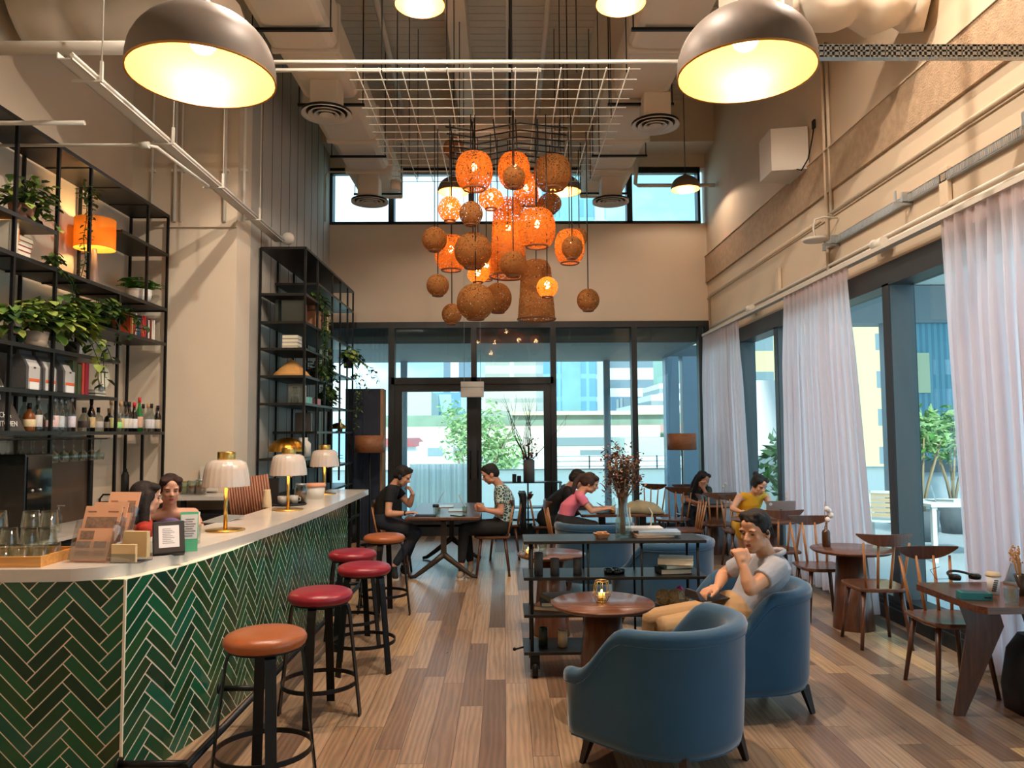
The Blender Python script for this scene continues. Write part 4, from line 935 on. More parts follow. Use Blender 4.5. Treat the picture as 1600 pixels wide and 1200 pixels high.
# ================================================================ bar back shelving
XF, XB = -3.9, -4.33
def fy(px, y=500): return at(px, y, X=XF).y
t = thing('wall_shelving', 'tall black steel shelving along the left wall behind the bar', 'shelving', (-3.9, 6.7, 0))
SH = t
def sp(nm, mb, m, lab=None):
    o = mb.build(nm, m, SH); o.location = -SH.location; return o
pz = .013
def post(x, y, z0, z1): sp('post', MB().box(x-pz, x+pz, y-pz, y+pz, z0, z1), M_metal)
YE = 8.78; Y0 = 4.6
for y, z0, z1 in ((YE, 0.95, 4.35), (8.28, 3.26, 4.35), (8.28, .95, 1.83), (7.7, .95, 3.26), (7.12, 3.26, 4.35), (6.6, 1.2, 4.35), (6.03, 1.83, 4.35), (5.3, 1.83, 4.35), (4.65, 1.2, 4.35)): post(XF, y, 1.14 if (z0 == .95 and y > 8.3) else z0, z1)
for y, z0, z1 in ((YE, 1.14, 4.35), (7.72, 1.83, 4.35), (6.8, 1.83, 4.35), (6.03, 1.83, 4.35), (5.3, 1.83, 4.35), (4.65, 1.2, 4.35)): post(XB, y, z0, z1)
def board(ya, yb, z): sp('shelf_board', MB().box(XB-.01, XF+.01, ya, yb, z-.022, z).box(XF+.0, XF+.016, ya, yb, z-.03, z+.004), M_shelf)
board(Y0, YE, 4.36); board(Y0, 6.6, 3.58); board(Y0, YE, 3.26); board(7.7, YE, 3.9); board(7.2, YE, 2.86); board(Y0, 7.7, 2.55); board(Y0, 7.7, 2.18); board(Y0, YE, 1.84)
for y in (YE, 8.28, 7.7, 7.12, 6.6, 6.03, 5.3): sp('cross_bar', MB().box(XB, XF, y-.01, y+.01, 4.33, 4.345), M_metal); sp('cross_bar', MB().box(XB, XF, y-.01, y+.01, 3.225, 3.24), M_metal)
# back counter
t = thing('back_counter', 'dark back counter with marble top behind the bar against the column', 'counter', (-3.6, 8.5, 0))
def bp(nm, mb, m): o = mb.build(nm, m, t); o.location = -t.location
bp('cabinet', MB().box(-4.34, -3.75, 4.9, 8.3, 0, .92).box(-4.34, -2.82, 8.32, 8.82, 0, .95), M_black)
bp('worktop', MB().box(-4.36, -3.72, 4.9, 8.3, .92, .95).box(-4.36, -2.8, 8.3, 8.83, 1.1, 1.14), M_marble)
for x_ in (-4.3, -3.5, -2.88): bp('upright', MB().box(x_, x_+.04, 8.34, 8.4, .95, 1.1), M_black)
t = thing('wine_fridge', 'black glass fronted drinks machine standing on the back counter', 'drinks machine', (-4.04, 6.2, .95))
MB().box(-.3, .29, -.16, .2, 0, .71, .01).build('body', mat('gloss_black', (8,9,10), .12), t); MB().box(.29, .296, -.14, .18, .02, .69).build('glass_door', mat('dark_glass', (20,24,24), .06), t)
m = MB()
for a, b_ in ((-.08, .22), (.02, .22), (-.08, .42), (.02, .42)): m.ball((.3, a, b_), .012, 8, 6)
m.build('knob', M_steel, t)
t = thing('splash_panel', 'dark brown splash panel on the wall behind the hanging wine glasses', 'panel', (-4.35, 7.6, .95)); MB().box(0, .02, -.75, .4, 0, .84).build('panel', mat('brown_panel', (84,68,54), .4), t); MB().box(0, .05, .4, .46, 0, .86).build('edge_post', M_black, t)
t = thing('water_tap', 'slim black swan neck tap behind the menu stands', 'tap', (-3.8, 7.25, .95)); MB().tube([(0, 0, 0), (0, 0, .26), (.03, 0, .3), (.12, 0, .3), (.14, 0, .26)], .009, 8).build('spout', M_metal, t); MB().lathe([(.0, .24), (.02, .24), (.02, .27), (0, .27)], 12, (.14, 0, 0)).build('nozzle', M_steel, t)
t = thing('pump_dispenser', 'clear soap pump bottle beside the tap', 'dispenser', (-3.95, 6.85, .95)); MB().lathe([(0, 0), (.03, 0), (.03, .14), (.012, .17), (.012, .2), (0, .2)], 16).build('bottle', M_tum, t); MB().cyl((0, 0, .2), (0, 0, .23), .006).box(-.01, .05, -.008, .008, .23, .24).build('pump', M_steel, t)
p = at(195, 768, Y=8.55); t = thing('flask', 'tall black flask bottle standing on the back counter', 'bottle', (p.x, 8.55, 1.14)); MB().lathe([(.001, 0), (.042, 0), (.042, .22), (.03, .245), (.03, .26), (.001, .26)], 20).build('body', M_black, t); MB().tube([(-.015, 0, .255), (-.015, 0, .29), (.015, 0, .29), (.015, 0, .255)], .006, 6).build('loop_handle', M_black, t)
for px, h, r, f, lab in ((218, .13, .05, M_black, 'dark lidded jar on the back counter right of the black flask'), (236, .14, .055, M_olive, 'olive jar on the back counter beside the woman'), (288, .15, .05, M_olive, 'glass jar of olives just right of the woman'), (300, .16, .055, M_nut, 'brown filled glass jar, middle of the back counter group'), (314, .17, .06, M_nut, 'brown filled glass jar closest to the big lamp shade')):
    p = at(px, 768, Y=8.6); jar((p.x, 8.6, 1.14), h, r, f, lab, 'storage jars on the back counter', M_olive if f is M_olive else M_steel)
p = at(326, 726, Y=8.8); one('picture_frame', MB().box(-.1, .1, 0, .02, -.14, .14).box(-.085, .085, -.003, 0, -.125, .125), [M_white], 'faint pale picture frame leaning on the column behind the lamp', 'picture', (p.x, 8.81, 1.3))
# white block and wall light bits under shelf
one('white_box', MB().box(-.1, .1, -.1, .1, 0, .1, .01), M_white, 'small white box on the back counter between the two women', 'box', (-3.95, 8.5, 1.14))
# ---- hanging wine glasses
rk = thing('glass_rack', 'black wire rack under the bottle shelf holding stem glasses', 'rack', (-4.05, 6.3, 1.8))
m = MB()
for k in range(26): m.box(-.2, .2, -1.35+k*.1, -1.345+k*.1, -.03, -.025)
for x in (-.2, -.06, .06, .2): m.box(x-.003, x+.003, -1.4, 1.2, -.025, -.018)
m.build('wires', M_metal, rk)
gt = None; c_ = 0
for i in range(17):
    for j in range(2):
        y = 5.0+i*.155; x = -3.93-j*.17
        if gt is None:
            gt = one('wine_glass', MB().lathe([(.001, 0), (.036, -.001), (.036, -.004), (.006, -.008), (.004, -.09), (.012, -.1), (.038, -.13), (.042, -.16), (.034, -.2), (.033, -.2), (.041, -.16), (.036, -.132), (.001, -.1)], 14), M_tum, 'upside down wine glass hanging in a row under the bottle shelf', 'wine glass', (x, y, 1.772), 0, 'wine glasses hanging under the shelf')
        else:
            o = gt.copy(); COL.objects.link(o); o.location = (x, y, 1.772)
# ---- bottles
def bottle(shape, glassm, labc, capm):
    t = thing('liquor_bottle', None, None)
    if shape == 0: pr = [(.036, 0), (.038, .01), (.038, .17), (.03, .2), (.014, .23), (.013, .285)]
    elif shape == 1: pr = [(.045, 0), (.048, .01), (.048, .12), (.04, .15), (.015, .17), (.014, .22)]
    elif shape == 2: pr = [(.036, 0), (.037, .18), (.018, .23), (.014, .25), (.014, .3)]
    else: pr = [(.05, 0), (.052, .05), (.05, .12), (.03, .16), (.018, .18), (.018, .21)]
    MB().lathe([(.001, 0)]+pr+[(.001, pr[-1][1])], 16).build('glass_body', glassm, t)
    r = max(a for a, _ in pr)+.001; z1 = .14 if shape in (0, 2) else .1
    MB().lathe([(r-.0005, .04), (r, .041), (r, z1), (r-.0005, z1+.001)], 16).build('label_band', mat('label_%d_%d_%d' % labc, labc, .6, noise=.25, nscale=90), t)
    MB().cyl((0, 0, pr[-1][1]-.03), (0, 0, pr[-1][1]+.02), pr[-1][0]+.003, n=12).build('cap', capm, t)
    return t
G_cl = glassmat('clear_bottle_glass', (222,228,226), .35); G_dk = mat('dark_bottle_glass', (20,18,16), .12, coat=.5); G_gr = mat('green_bottle_glass', (30,110,50), .12, coat=.5); G_am = mat('amber_bottle_glass', (120,66,24), .12, coat=.5)
C_k = M_black; C_r = mat('red_cap', (190,24,44), .4); C_s = M_steel; C_w = mat('cork_cap', (190,150,104), .7)
BT = [(45,1,G_am,(226,206,160),C_k,'squat cream labelled bottle beside the lettered sign'), (37,0,G_cl,(200,196,190),C_k,'clear bottle with dark cap behind the squat cream bottle'), (58,0,G_cl,(210,206,200),C_s,'slim clear bottle left of the post, metal cap'), (60,3,G_cl,(60,30,34),C_s,'short clear bottle with dark red round label by the post'),
 (76,1,G_cl,(224,190,186),C_s,'clear bottle with pink label right of the post'), (84,0,G_cl,(226,196,190),C_s,'tall clear bottle with pale pink label'), (93,0,G_cl,(206,210,212),C_s,'clear bottle with silver label and stopper'), (101,0,G_cl,(214,214,214),C_s,'clear slender bottle behind the silver label one'), (111,2,G_cl,(216,206,214),C_s,'clear bottle with domed shoulders and silver stopper'),
 (131,3,G_cl,(54,46,44),C_k,'wide dark labelled bottle with wooden stopper'), (142,2,G_dk,(214,184,130),C_k,'tall black bottle with tan label'), (153,1,G_cl,(196,188,180),C_k,'clear bottle with grey label and black cap'), (170,1,G_dk,(176,158,140),C_w,'round black flask like bottle by the second post'), (173,2,G_cl,(236,226,150),C_w,'clear bottle with yellow label next to the second post'),
 (182,3,G_cl,(170,232,140),C_s,'bottle with lime green liquid label'), (188,2,G_cl,(226,198,140),C_w,'clear bottle with ornate yellow label'), (195,2,G_cl,(226,220,200),C_k,'white labelled bottle with black cap, left of the dark pair'), (201,2,G_dk,(216,206,196),C_k,'dark bottle with cream label'), (209,2,G_dk,(232,224,220),C_r,'dark bottle with red capsule and white label'),
 (217,2,G_gr,(214,170,146),C_r,'green bottle with red neck, tallest of the row'), (223,2,G_cl,(226,222,206),C_k,'clear bottle with black top behind the green one'), (231,2,G_cl,(212,206,206),C_w,'clear bottle with gold top'), (236,2,G_cl,(220,214,214),C_k,'clear bottle with black top near the end of the row'), (246,0,G_dk,(222,206,180),C_k,'short dark bottle at the end of the row')]
rd = random.Random(11)
for px, sh, g, lc, cm, lab in BT:
    b_ = bottle(sh, g, lc, cm); x = -4.0+rd.choice((-.02, .0)); 
    if 'behind' in lab: x = -4.14
    p = at(px, 670, X=x); b_.location = (x, p.y, 1.842); tag(b_, lab, 'bottle', 'bottles on the lowest long shelf')
    if 'tallest' in lab: b_.scale = (1, 1, 1.18)
# ---- books
def book(loc, th, h, d, rgb, label, rz=0, lean=0, group=None, flat=False):
    """spine faces local -Y... thickness along X, height Z, depth Y"""
    t = thing('book', label, 'book', loc, rz, group)
    m = MB(); m.box(0, th, 0, .004, 0, h).box(0, .003, 0, d, 0, h).box(th-.003, th, 0, d, 0, h)
    c = m.build('cover', mat('book_%d_%d_%d' % rgb, rgb, .6), t)
    p = MB().box(.003, th-.003, .004, d-.004, .004, h-.004).build('pages', mat('book_pages', (232,224,200), .8), t)
    if flat: t.rotation_euler = (0, radians(90), rz)
    elif lean: t.rotation_euler = (0, lean, rz)
    return t
def row(y0, z, x, cols, d=.2, h=.24, names=None, grp='', rz=radians(90), th=(.02, .035), lean=0, seed=1):
    rd = random.Random(seed); y = y0
    for i, c in enumerate(cols):
        w = rd.uniform(*th); hh = h*rd.uniform(.9, 1.05)
        book((x, y, z), w, hh, d, c, names[i], rz, lean, grp); y += w+.003
# spine faces +X (towards the room): rotate so local -Y -> +X : rz=+90deg
cols = [(206,84,40), (236,196,110), (186,40,40), (226,214,190), (80,110,150), (60,90,130), (150,36,34), (196,50,40), (180,40,50), (60,40,40), (226,216,206), (120,30,36), (236,226,196), (240,236,222)]
nn = ['orange', 'yellow', 'red', 'cream', 'light blue', 'dark blue', 'dark red', 'bright red', 'crimson', 'brown black', 'off white', 'maroon', 'cream white thick', 'white']
y0 = at(203, 510, X=XF-.03).y
row(y0, 2.862, XF-.03, cols, names=['upright %s book on the right end shelf above the bottles, %s from left' % (a, b_) for a, b_ in zip(nn, ('first','second','third','fourth','fifth','sixth','seventh','eighth','ninth','tenth','eleventh','twelfth','thirteenth','last'))], grp='row of books on the right end shelf', th=(.03, .045), seed=3)
# stack of red books + leaning white ones on z 3.26 shelf left
p = at(28, 400, X=XF-.05)
for i, (c, w) in enumerate((((170,36,44), .22), ((184,40,56), .23), ((190,44,60), .24), ((150,30,44), .25), ((216,170,100), .26))):
    book((XF-.28, p.y+w+.02, 3.262+(4-i if False else i)*.042+.04), .04, w, .18, c, '%s book lying in the stack left of the glowing shelf lamp, %s' % (('red', 'crimson', 'pinkish red', 'dark red', 'tan')[i], ('bottom', 'second up', 'third up', 'fourth up', 'topmost')[i]), 0, grp if False else 0, 'flat stack of red books', False).rotation_euler = (radians(90), radians(90), 0)
row(at(14, 380, X=XF-.03).y, 3.262, XF-.03, [(238,228,206), (232,222,200), (224,212,190)], names=['white paperback leaning beside the red book stack, '+s for s in ('left', 'middle', 'right')], grp='white leaning paperbacks', th=(.03, .04), h=.26, seed=5)
# bottom right group on z 2.18: green, red leaning, clock, flat books
row(at(112, 615, X=XF-.03).y, 2.182, XF-.03, [(56,66,36), (64,76,44), (186,60,44), (150,24,50)], names=['large dark green album on the coffee bag shelf', 'second green album beside the large one', 'salmon red thin book leaning beside the albums', 'dark red book next to the small white plate clock'], grp='albums beside the coffee bags', th=(.05, .09), h=.3, seed=6)
for k in range(2): book((XF-.25, at(170, 615, X=XF).y+.12, 2.182+.035+.036*k), .034, .2, .16, (66,70,82), 'dark blue grey book lying flat under the white clock, '+('lower', 'upper')[k], 0, 0, 'flat books under the clock').rotation_euler = (radians(90), radians(90), 0)
t = thing('round_clock', 'small round cream plate clock standing on the coffee bag shelf', 'clock', (XF-.06, at(162, 596, X=XF-.06).y, 2.38)); m = MB(); m.cyl((-.01, 0, 0), (.01, 0, 0), .1, n=28); m.build('face', mat('clock_face', (232,228,200), .5), t)
MB().box(-.03, -.01, -.04, .04, -.13, -.05).build('stand', M_steel, t); MB().box(.01, .013, -.003, .003, 0, .06).box(.01, .013, 0, .04, -.003, .003).build('hands', M_black, t)
# coffee bags
def bag(px, label, dz=0):
    y = at(px, 600, X=XF-.1).y; t = thing('coffee_bag', label, 'coffee bag', (XF-.12, y, 2.182), 0, 'grey coffee bags on the shelf')
    m = MB(); rings = []
    for z, a, b_ in ((0, .1, .085), (.02, .105, .09), (.2, .1, .085), (.26, .09, .05), (.31, .085, .012), (.34, .085, .008)): rings.append([(-b_, -a, z), (b_, -a, z), (b_, a, z), (-b_, a, z)])
    m.loft(rings); m.build('bag', mat('grey_foil_bag', (84,84,84), .35, bump=.3, bscale=20), t)
    MB().loft([[(.086, -.075, .012), (.09, -.075, .012), (.09, .075, .012), (.086, .075, .012)], [(.087, -.075, .2), (.091, -.075, .2), (.091, .075, .2), (.087, .075, .2)], [(.052, -.07, .26), (.056, -.07, .26), (.056, .07, .26), (.052, .07, .26)]]).build('front_panel', mat('pale_bag_panel', (186,184,180), .5), t)
    MB().box(.0915, .094, -.07, .07, .075, .1).build('orange_band', mat('orange_band', (222,100,50), .5), t); MB().box(.0915, .093, -.06, .06, .01, .072).build('white_label', mat('paper_white'), t)
    MB().box(.0925, .094, -.015, .015, .185, .198).build('printed_logo', M_ink, t); return t
bag(40, 'grey coffee bag with orange band, leftmost pair on the shelf'); bag(66, 'grey coffee bag half hidden, middle of the three on the shelf'); bag(97, 'grey coffee bag with orange band right of the post')
# letter sign
t = thing('letter_sign', 'dark wedge shaped letter board with white words on the bottle shelf', 'sign', (XF-.12, 6.03, 1.842))
MB().loft([[(-.08, -.62, 0), (.06, -.62, 0), (.06, .33, 0), (-.08, .33, 0)], [(-.01, -.62, .5), (.0, -.62, .5), (.0, .02, .5), (-.01, .02, .5)]]).build('board', mat('sign_grey', (66,62,58), .7), t)
def text(s, size, M4, m, parent, name='lettering'):
    cu = bpy.data.curves.new(name, 'FONT'); cu.body = s; cu.size = size; cu.extrude = .001; o = bpy.data.objects.new(name, cu); COL.objects.link(o)
    me = bpy.data.meshes.new_from_object(o.evaluated_get(bpy.context.evaluated_depsgraph_get())); bpy.data.objects.remove(o); me.materials.append(m); me.transform(M4)
    q = bpy.data.objects.new(name, me); COL.objects.link(q); q.parent = parent; return q
for k, (s, z, y) in enumerate((('A W', .4, -.1), ('HOURS', .32, -.12), ('- 7:30 PM', .25, -.2), ('LUNCH &', .11, -.12), ('BACK KITCHEN', .04, -.22))):
    M4 = Matrix.Translation((.068-.12*z, y, z)) @ Matrix.Rotation(radians(90), 4, 'Z') @ Matrix.Rotation(radians(83), 4, 'X'); text(s, .062, M4, mat('letter_white', (236,232,224), .6), t)
# glowing shelf lamps
def shelf_lamp(px, label, watt):
    y = at(px, 420, X=-4.12).y; t = thing('drum_lamp', label, 'table lamp', (-4.12, y, 3.262), 0, 'glowing drum lamps on the shelving')
    MB().lathe([(.001, 0), (.07, 0), (.06, .03), (.035, .2), (.022, .42), (.001, .42)], 20).build('base', mat('lamp_base_taupe', (122,104,92), .5), t)
    M_ds = bpy.data.materials.get('drum_shade_linen')
    if not M_ds:
        M_ds = cloth_sheer('drum_shade_linen', (250,190,96), 1.0, .65)
    MB().lathe([(.19, .42), (.19, .72), (.188, .72), (.188, .42)], 36).build('drum_shade', M_ds, t); MB().ball((0, 0, .55), .035).build('bulb', M_bulb, t); light((0, 0, .56), watt, (1, .62, .25), .04, parent=t); return t
shelf_lamp(147, 'orange glowing drum table lamp on the shelf below the trailing vine', 24); shelf_lamp(-6, 'glowing drum lamp cut off at the left photo edge', 20).scale = (.8, .8, .34)
# plants
def leaf(mb, p, d, s, w=.75, up=Vector((0, 0, 1))):
    d = d.normalized(); sd = d.cross(up); sd = (sd if sd.length > .1 else d.orthogonal()).normalized(); nn = sd.cross(d)*.12
    q = [p, p+d*s*.35+sd*s*w*.5+nn*s, p+d*s*.8+sd*s*w*.35+nn*s, p+d*s*1.05, p+d*s*.8-sd*s*w*.35+nn*s, p+d*s*.35-sd*s*w*.5+nn*s, p+d*s*.5]
    mb.add([tuple(a) for a in q], [(0, 1, 6), (1, 2, 6), (2, 3, 6), (3, 4, 6), (4, 5, 6), (5, 0, 6)], True)
LM = [M_leaf, M_leafd, M_leafl]
def bushy(name, label, loc, r, n, s, seed, mats=LM, pot=None, vines=(), vs=.05, potm=None, weights=(0,0,1,2)):
    rd = random.Random(seed); t = thing(name, label, 'plant', loc); m = MB(); st = MB()
    for i in range(n):
        d = Vector((rd.gauss(0, 1), rd.gauss(0, 1), rd.gauss(.3, .8))).normalized(); rr = rd.uniform(.35, 1)
        p = Vector((d.x*r[0]*rr+.05, d.y*r[1]*rr, r[2]*.35+d.z*r[2]*rr*(1 if d.z > 0 else .8))); m.mi = rd.choice(weights)
        leaf(m, p, Vector((d.x+.3, d.y, rd.uniform(-1.1, .1))), s*rd.uniform(.7, 1.2))
        if i % 4 == 0: st.tube([(0, 0, 0), tuple(p*.5+Vector((0, 0, .03))), tuple(p)], .003, 4)
    for pts in vines:
        st.tube([tuple(Vector(q)) for q in pts], .004, 4)
        for a, b_ in zip(pts, pts[1:]):
            a, b_ = Vector(a), Vector(b_); k = max(2, int((b_-a).length/(vs*.42)))
            for i in range(k):
                m.mi = rd.choice(weights); leaf(m, a.lerp(b_, i/k)+Vector((rd.uniform(-1,1), rd.uniform(-1,1), 0))*vs*.3, Vector((rd.uniform(-1, 1), rd.uniform(-1, 1), rd.uniform(-1, .2))), vs*rd.uniform(.7, 1.2))
    m.build('foliage', mats, t); st.build('stems', M_leafd, t)
    if pot:
        r_, h_ = pot; o = MB().lathe([(.001, 0), (r_*.8, 0), (r_, h_), (r_*.9, h_), (r_*.85, h_*.85), (.001, h_*.85)], 24).build('pot', potm or mat('terracotta', (176,120,96), .8), t); o.location = (0, 0, -h_*.8)
    return t
def py_(px, py, X): return at(px, py, X=X)
M_potw = mat('pale_pot', (204,180,156), .8, noise=.15, nscale=20)
p = at(28, 330, X=-4.05); bushy('trailing_plant', 'bushy green plant on the upper left shelf above the glowing lamp', (-4.02, p.y, 3.7), (.2, .25, .22), 150, .085, 1, pot=(.1, .14), vines=[[(.1, .1, .1), (.16, .2, -.05), (.17, .24, -.16)]], vs=.08)
p = at(124, 290, X=-4.0); bushy('hanging_vine', 'thin dark vine dangling from the top shelf across the glowing lamp', (-3.95, p.y, 4.0), (.08, .1, .16), 40, .05, 2, weights=(1, 1, 0), vines=[[(0, -.02, .2), (.03, .0, 0), (.03, -.01, -.2), (.02, -.03, -.35), (.03, .0, -.55), (.0, -.02, -.72)], [(0, .05, .15), (.04, .07, -.1), (.03, .05, -.4)]], vs=.045)
p = at(80, 410, X=-3.88); bushy('hanging_vine', 'dark vine spilling off the shelf edge below the red books', (-3.9, p.y, 3.3), (.06, .1, .06), 30, .06, 3, weights=(1, 1, 0), vines=[[(0, 0, 0), (.02, .15, -.05), (.03, .3, -.14), (.02, .36, -.3), (.02, .34, -.5), (.0, .3, -.62)], [(0, .1, 0), (.04, .28, -.1), (.02, .42, -.2)]], vs=.06)
p = at(92, 500, X=-3.95); bushy('trailing_plant', 'large variegated plant cascading over the middle shelf of the bar shelving', (-4.0, p.y, 2.75), (.2, .42, .24), 300, .13, 4, weights=(0, 2, 2, 1), pot=(.08, .12), potm=M_potw, vines=[[(.1, .2, .1), (.15, .4, -.05), (.16, .55, -.15), (.14, .62, -.35), (.13, .66, -.5)], [(.1, .1, .1), (.16, .35, -.1), (.17, .5, -.3), (.15, .55, -.45)], [(.1, .4, .1), (.15, .65, -.1), (.16, .75, -.25)]], vs=.095)
p = at(55, 555, X=-4.0); one('plant_pot', MB().lathe([(.001, 0), (.08, 0), (.1, .14), (.09, .14), (.001, .12)], 24), M_potw, 'pale stone textured pot on the shelf above the coffee bags', 'pot', (-4.0, p.y, 2.552))
p = at(25, 495, X=-3.98); bushy('trailing_plant', 'leafy plant at the left photo edge on the shelf above the coffee bags', (-4.0, p.y, 2.72), (.16, .26, .14), 110, .12, 5, weights=(0, 1, 2), pot=(.06, .1), potm=M_potw)
p = at(160, 505, X=-3.95); bushy('trailing_plant', 'dark leafed ivy on the right middle shelf next to the row of books', (-4.0, p.y, 2.98), (.16, .34, .16), 90, .12, 6, weights=(1, 1, 0), pot=(.08, .12), potm=M_black, vines=[[(.08, .2, .1), (.14, .4, .15), (.14, .5, -.05), (.13, .42, -.2)], [(.08, .1, .1), (.14, .15, -.1), (.12, .1, -.28)], [(.05, .4, .1), (.12, .65, .05), (.13, .72, -.08)]], vs=.1)
p = at(222, 455, X=-4.05); t = bushy('potted_fern', 'bright green fern in a white diamond pattern bowl on the shelf', (-4.08, p.y, 3.4), (.05, .05, .02), 6, .05, 7, pot=(.14, .14), potm=mat('white_bowl', (226,222,214), .6))
m = MB(); rd = random.Random(9)
for k in range(34):
    a = rd.uniform(0, 2*pi); d = Vector((cos(a)*rd.uniform(.5, 1), sin(a), 0)); L_ = rd.uniform(.2, .32); h_ = rd.uniform(.15, .45)
    for j in range(9):
        u = j/9; q = d*L_*u+Vector((0, 0, h_*(u-u*u*.75)))
        for s_ in (-1, 1): leaf(m, q, Vector((-d.y*s_, d.x*s_, -.1))+d*.5, .075*(1.1-u*.6), .5)
m.build('fronds', mat('fern_green', (88,150,36), .5), t)
for px_, z, h_, r_, c_, lab in ((120, 2.552, .12, .05, (236,230,222), 'white pot half hidden under the large variegated plant'), (112, 2.552, .14, .07, (70,58,52), 'dark leaning frame shaped pot behind the large variegated plant')):
    one('small_pot', MB().lathe([(.001, 0), (r_*.8, 0), (r_, h_), (.001, h_*.95)], 20), mat('pot_%d' % c_[0], c_, .6), lab, 'pot', (-4.1, at(px_, 560, X=-4.1).y, z))
# ================================================================ far shelving unit
XS, XW2 = -2.53, -3.1; YA, YBk = 9.66, 12.75
t = thing('display_shelving', 'tall freestanding black steel shelving full of books and plants beyond the bar', 'shelving', (-2.8, 11.2, 0)); SH = t
def fy2(px): return -XS*1207/(787-px)
for px in (470,): pass
ps = [(9.66, 0, 4.19), (10.3, 1.5, 4.19), (10.75, .3, 3.6), (11.2, 0, 4.19), (11.75, 1.1, 4.19), (12.3, 0, 4.19), (12.75, 0, 4.19)]
for y, a, b_ in ps: post(XS, y, a, b_)
for y, a, b_ in ((9.66, 0, 4.19), (10.4, .3, 4.19), (11.2, 0, 4.19), (12.0, 0, 4.19), (12.75, 0, 4.19)): post(XW2, y, a, b_)
def board2(ya, yb, z): sp('shelf_board', MB().box(XW2-.01, XS+.01, ya, yb, z-.02, z).box(XS, XS+.016, ya-.01, yb, z-.028, z+.004).box(XW2, XS+.016, ya-.012, ya, z-.028, z+.004), M_shelf)
for ya, yb, z in ((YA, YBk, 4.2), (10.3, YBk, 3.86), (YA, 11.2, 3.6), (YA, YBk, 3.24), (YA, 10.75, 2.9), (10.75, YBk, 2.72), (YA, 11.2, 2.55), (YA, YBk, 2.2), (10.3, YBk, 1.84), (9.66, 11.2, 1.5), (11.2, YBk, 1.34), (10.0, YBk, 1.0), (YA, YBk, .5), (YA, YBk, .1)): board2(ya, yb, z)
# ================================================================ items on the far shelving (front X = XS)
GB = 'books on the far shelving unit'
def sy(px, X=None): return at(px, 500, X=XS if X is None else X).y
def bk(px, z, cols, labs, seed, h=.24, X=None, th=(.025, .04), lean=0): row(sy(px), z+.002, XS-.03 if X is None else X, cols, names=labs, grp=GB, h=h, th=th, seed=seed, lean=lean)
book((XS-.42, 9.78, 3.242), .05, .3, .3, (40,46,38), 'large dark green album facing out near the top of the far shelving', 0, 0, GB).rotation_euler = (0, 0, radians(-90)) if False else (0, 0, 0)
one('album_board', MB().box(-.14, .14, 0, .03, 0, .29), mat('dark_green_board', (42,48,38), .6), 'dark green board standing on the second long shelf of the far unit', 'book', (XS-.18, 9.74, 3.242))
bk(480, 3.24, [(222,226,226), (190,196,200), (120,40,44)], ['white book just behind the dark green board', 'pale grey book behind the dark green board', 'maroon book behind the dark green board'], 21)
bk(502, 3.24, [(206,150,110), (70,80,60), (196,40,64), (186,30,54), (60,50,60), (226,180,136)], ['tan book by the hanging vine of the far unit', 'moss green book in the far unit red group', 'crimson leaning book in the far unit', 'deep red book beside the crimson one in the far unit', 'dark purple book in the far unit red group', 'pale tan book at the end of the far unit red group'], 22, th=(.06, .12), h=.3)
for i in range(4):
    o = book((XS-.35, 9.8+.0, 2.902+.05*i), .046, .22, .2, ((196,170,150), (206,180,156), (180,150,136), (150,140,130))[i], 'tan book in the flat stack above the straw hat, '+('bottom', 'second', 'third', 'top')[i], 0, 0, GB); o.rotation_euler = (radians(90), radians(90), 0); o.location = (XS-.32, 10.0, 2.94+.048*i)
# conical straw hat
t = thing('conical_hat', 'golden conical straw hat on the far shelving unit', 'hat', (XS-.24, 9.95, 2.552)); MB().lathe([(.24, 0), (.25, .005), (.2, .06), (.1, .16), (.0, .24)], 40).build('cone', mat('straw', (206,152,84), .7, noise=.2, nscale=40), t); MB().tube([(.245*cos(a), .245*sin(a), .004) for a in [2*pi*k/30 for k in range(30)]], .008, 6, closed=True).build('brim_edge', mat('straw_dark', (160,112,60), .7), t)
# gold fluted dome lamps
def gold_dome(loc, R, label):
    t = thing('gold_dome_lamp', label, 'table lamp', loc); n = 96
    rg = lambda r, z: [(r*(1+.03*abs(sin(k*pi*20/n)))*cos(2*pi*k/n), r*(1+.03*abs(sin(k*pi*20/n)))*sin(2*pi*k/n), z) for k in range(n)]
    MB().loft([rg(R*cos(a), R*.35+R*.78*sin(a)) for a in [k*pi/2*.97/10 for k in range(11)]], None, False, True).build('fluted_dome', mat('gold_leaf_metal', (206,146,56), .32, metal=1), t)
    MB().cyl((0, 0, 0), (0, 0, R*.9), R*.07).lathe([(.001, 0), (R*.35, 0), (R*.3, .015), (.001, .02)], 20).build('base', M_metal, t); return t
gold_dome((XS-.28, 9.94, 1.502), .235, 'gold fluted dome lamp on the far shelving behind the middle bar lamp')
gold_dome((XS-.16, 12.4, 1.842), .13, 'small gold fluted dome lamp high on the far shelving against the blue cabinet')
one('gold_bottle', MB().lathe([(.001, 0), (.035, 0), (.035, .12), (.012, .16), (.012, .2), (.001, .2)], 16), M_brass, 'small golden bottle on the far shelving below the small gold lamp', 'bottle', (XS-.08, 12.2, 1.842))
for i, c in enumerate(((40,60,60), (30,40,44), (60,76,76))):
    o = book((XS-.3, 12.45, 1.38+.035*i), .03, .2, .16, c, 'dark teal book lying flat on a low shelf of the far unit, '+('lower', 'middle', 'upper')[i], 0, 0, GB); o.rotation_euler = (radians(90), radians(90), 0)
for i, c in enumerate(((170,60,70), (120,40,50), (200,120,120))):
    o = book((XS-.3, 12.1, 1.535+.036*i-.16), .032, .2, .16, c, 'dusky red book lying flat in the far unit behind the last bar lamp, '+('lower', 'middle', 'upper')[i], 0, 0, GB); o.rotation_euler = (radians(90), radians(90), 0)
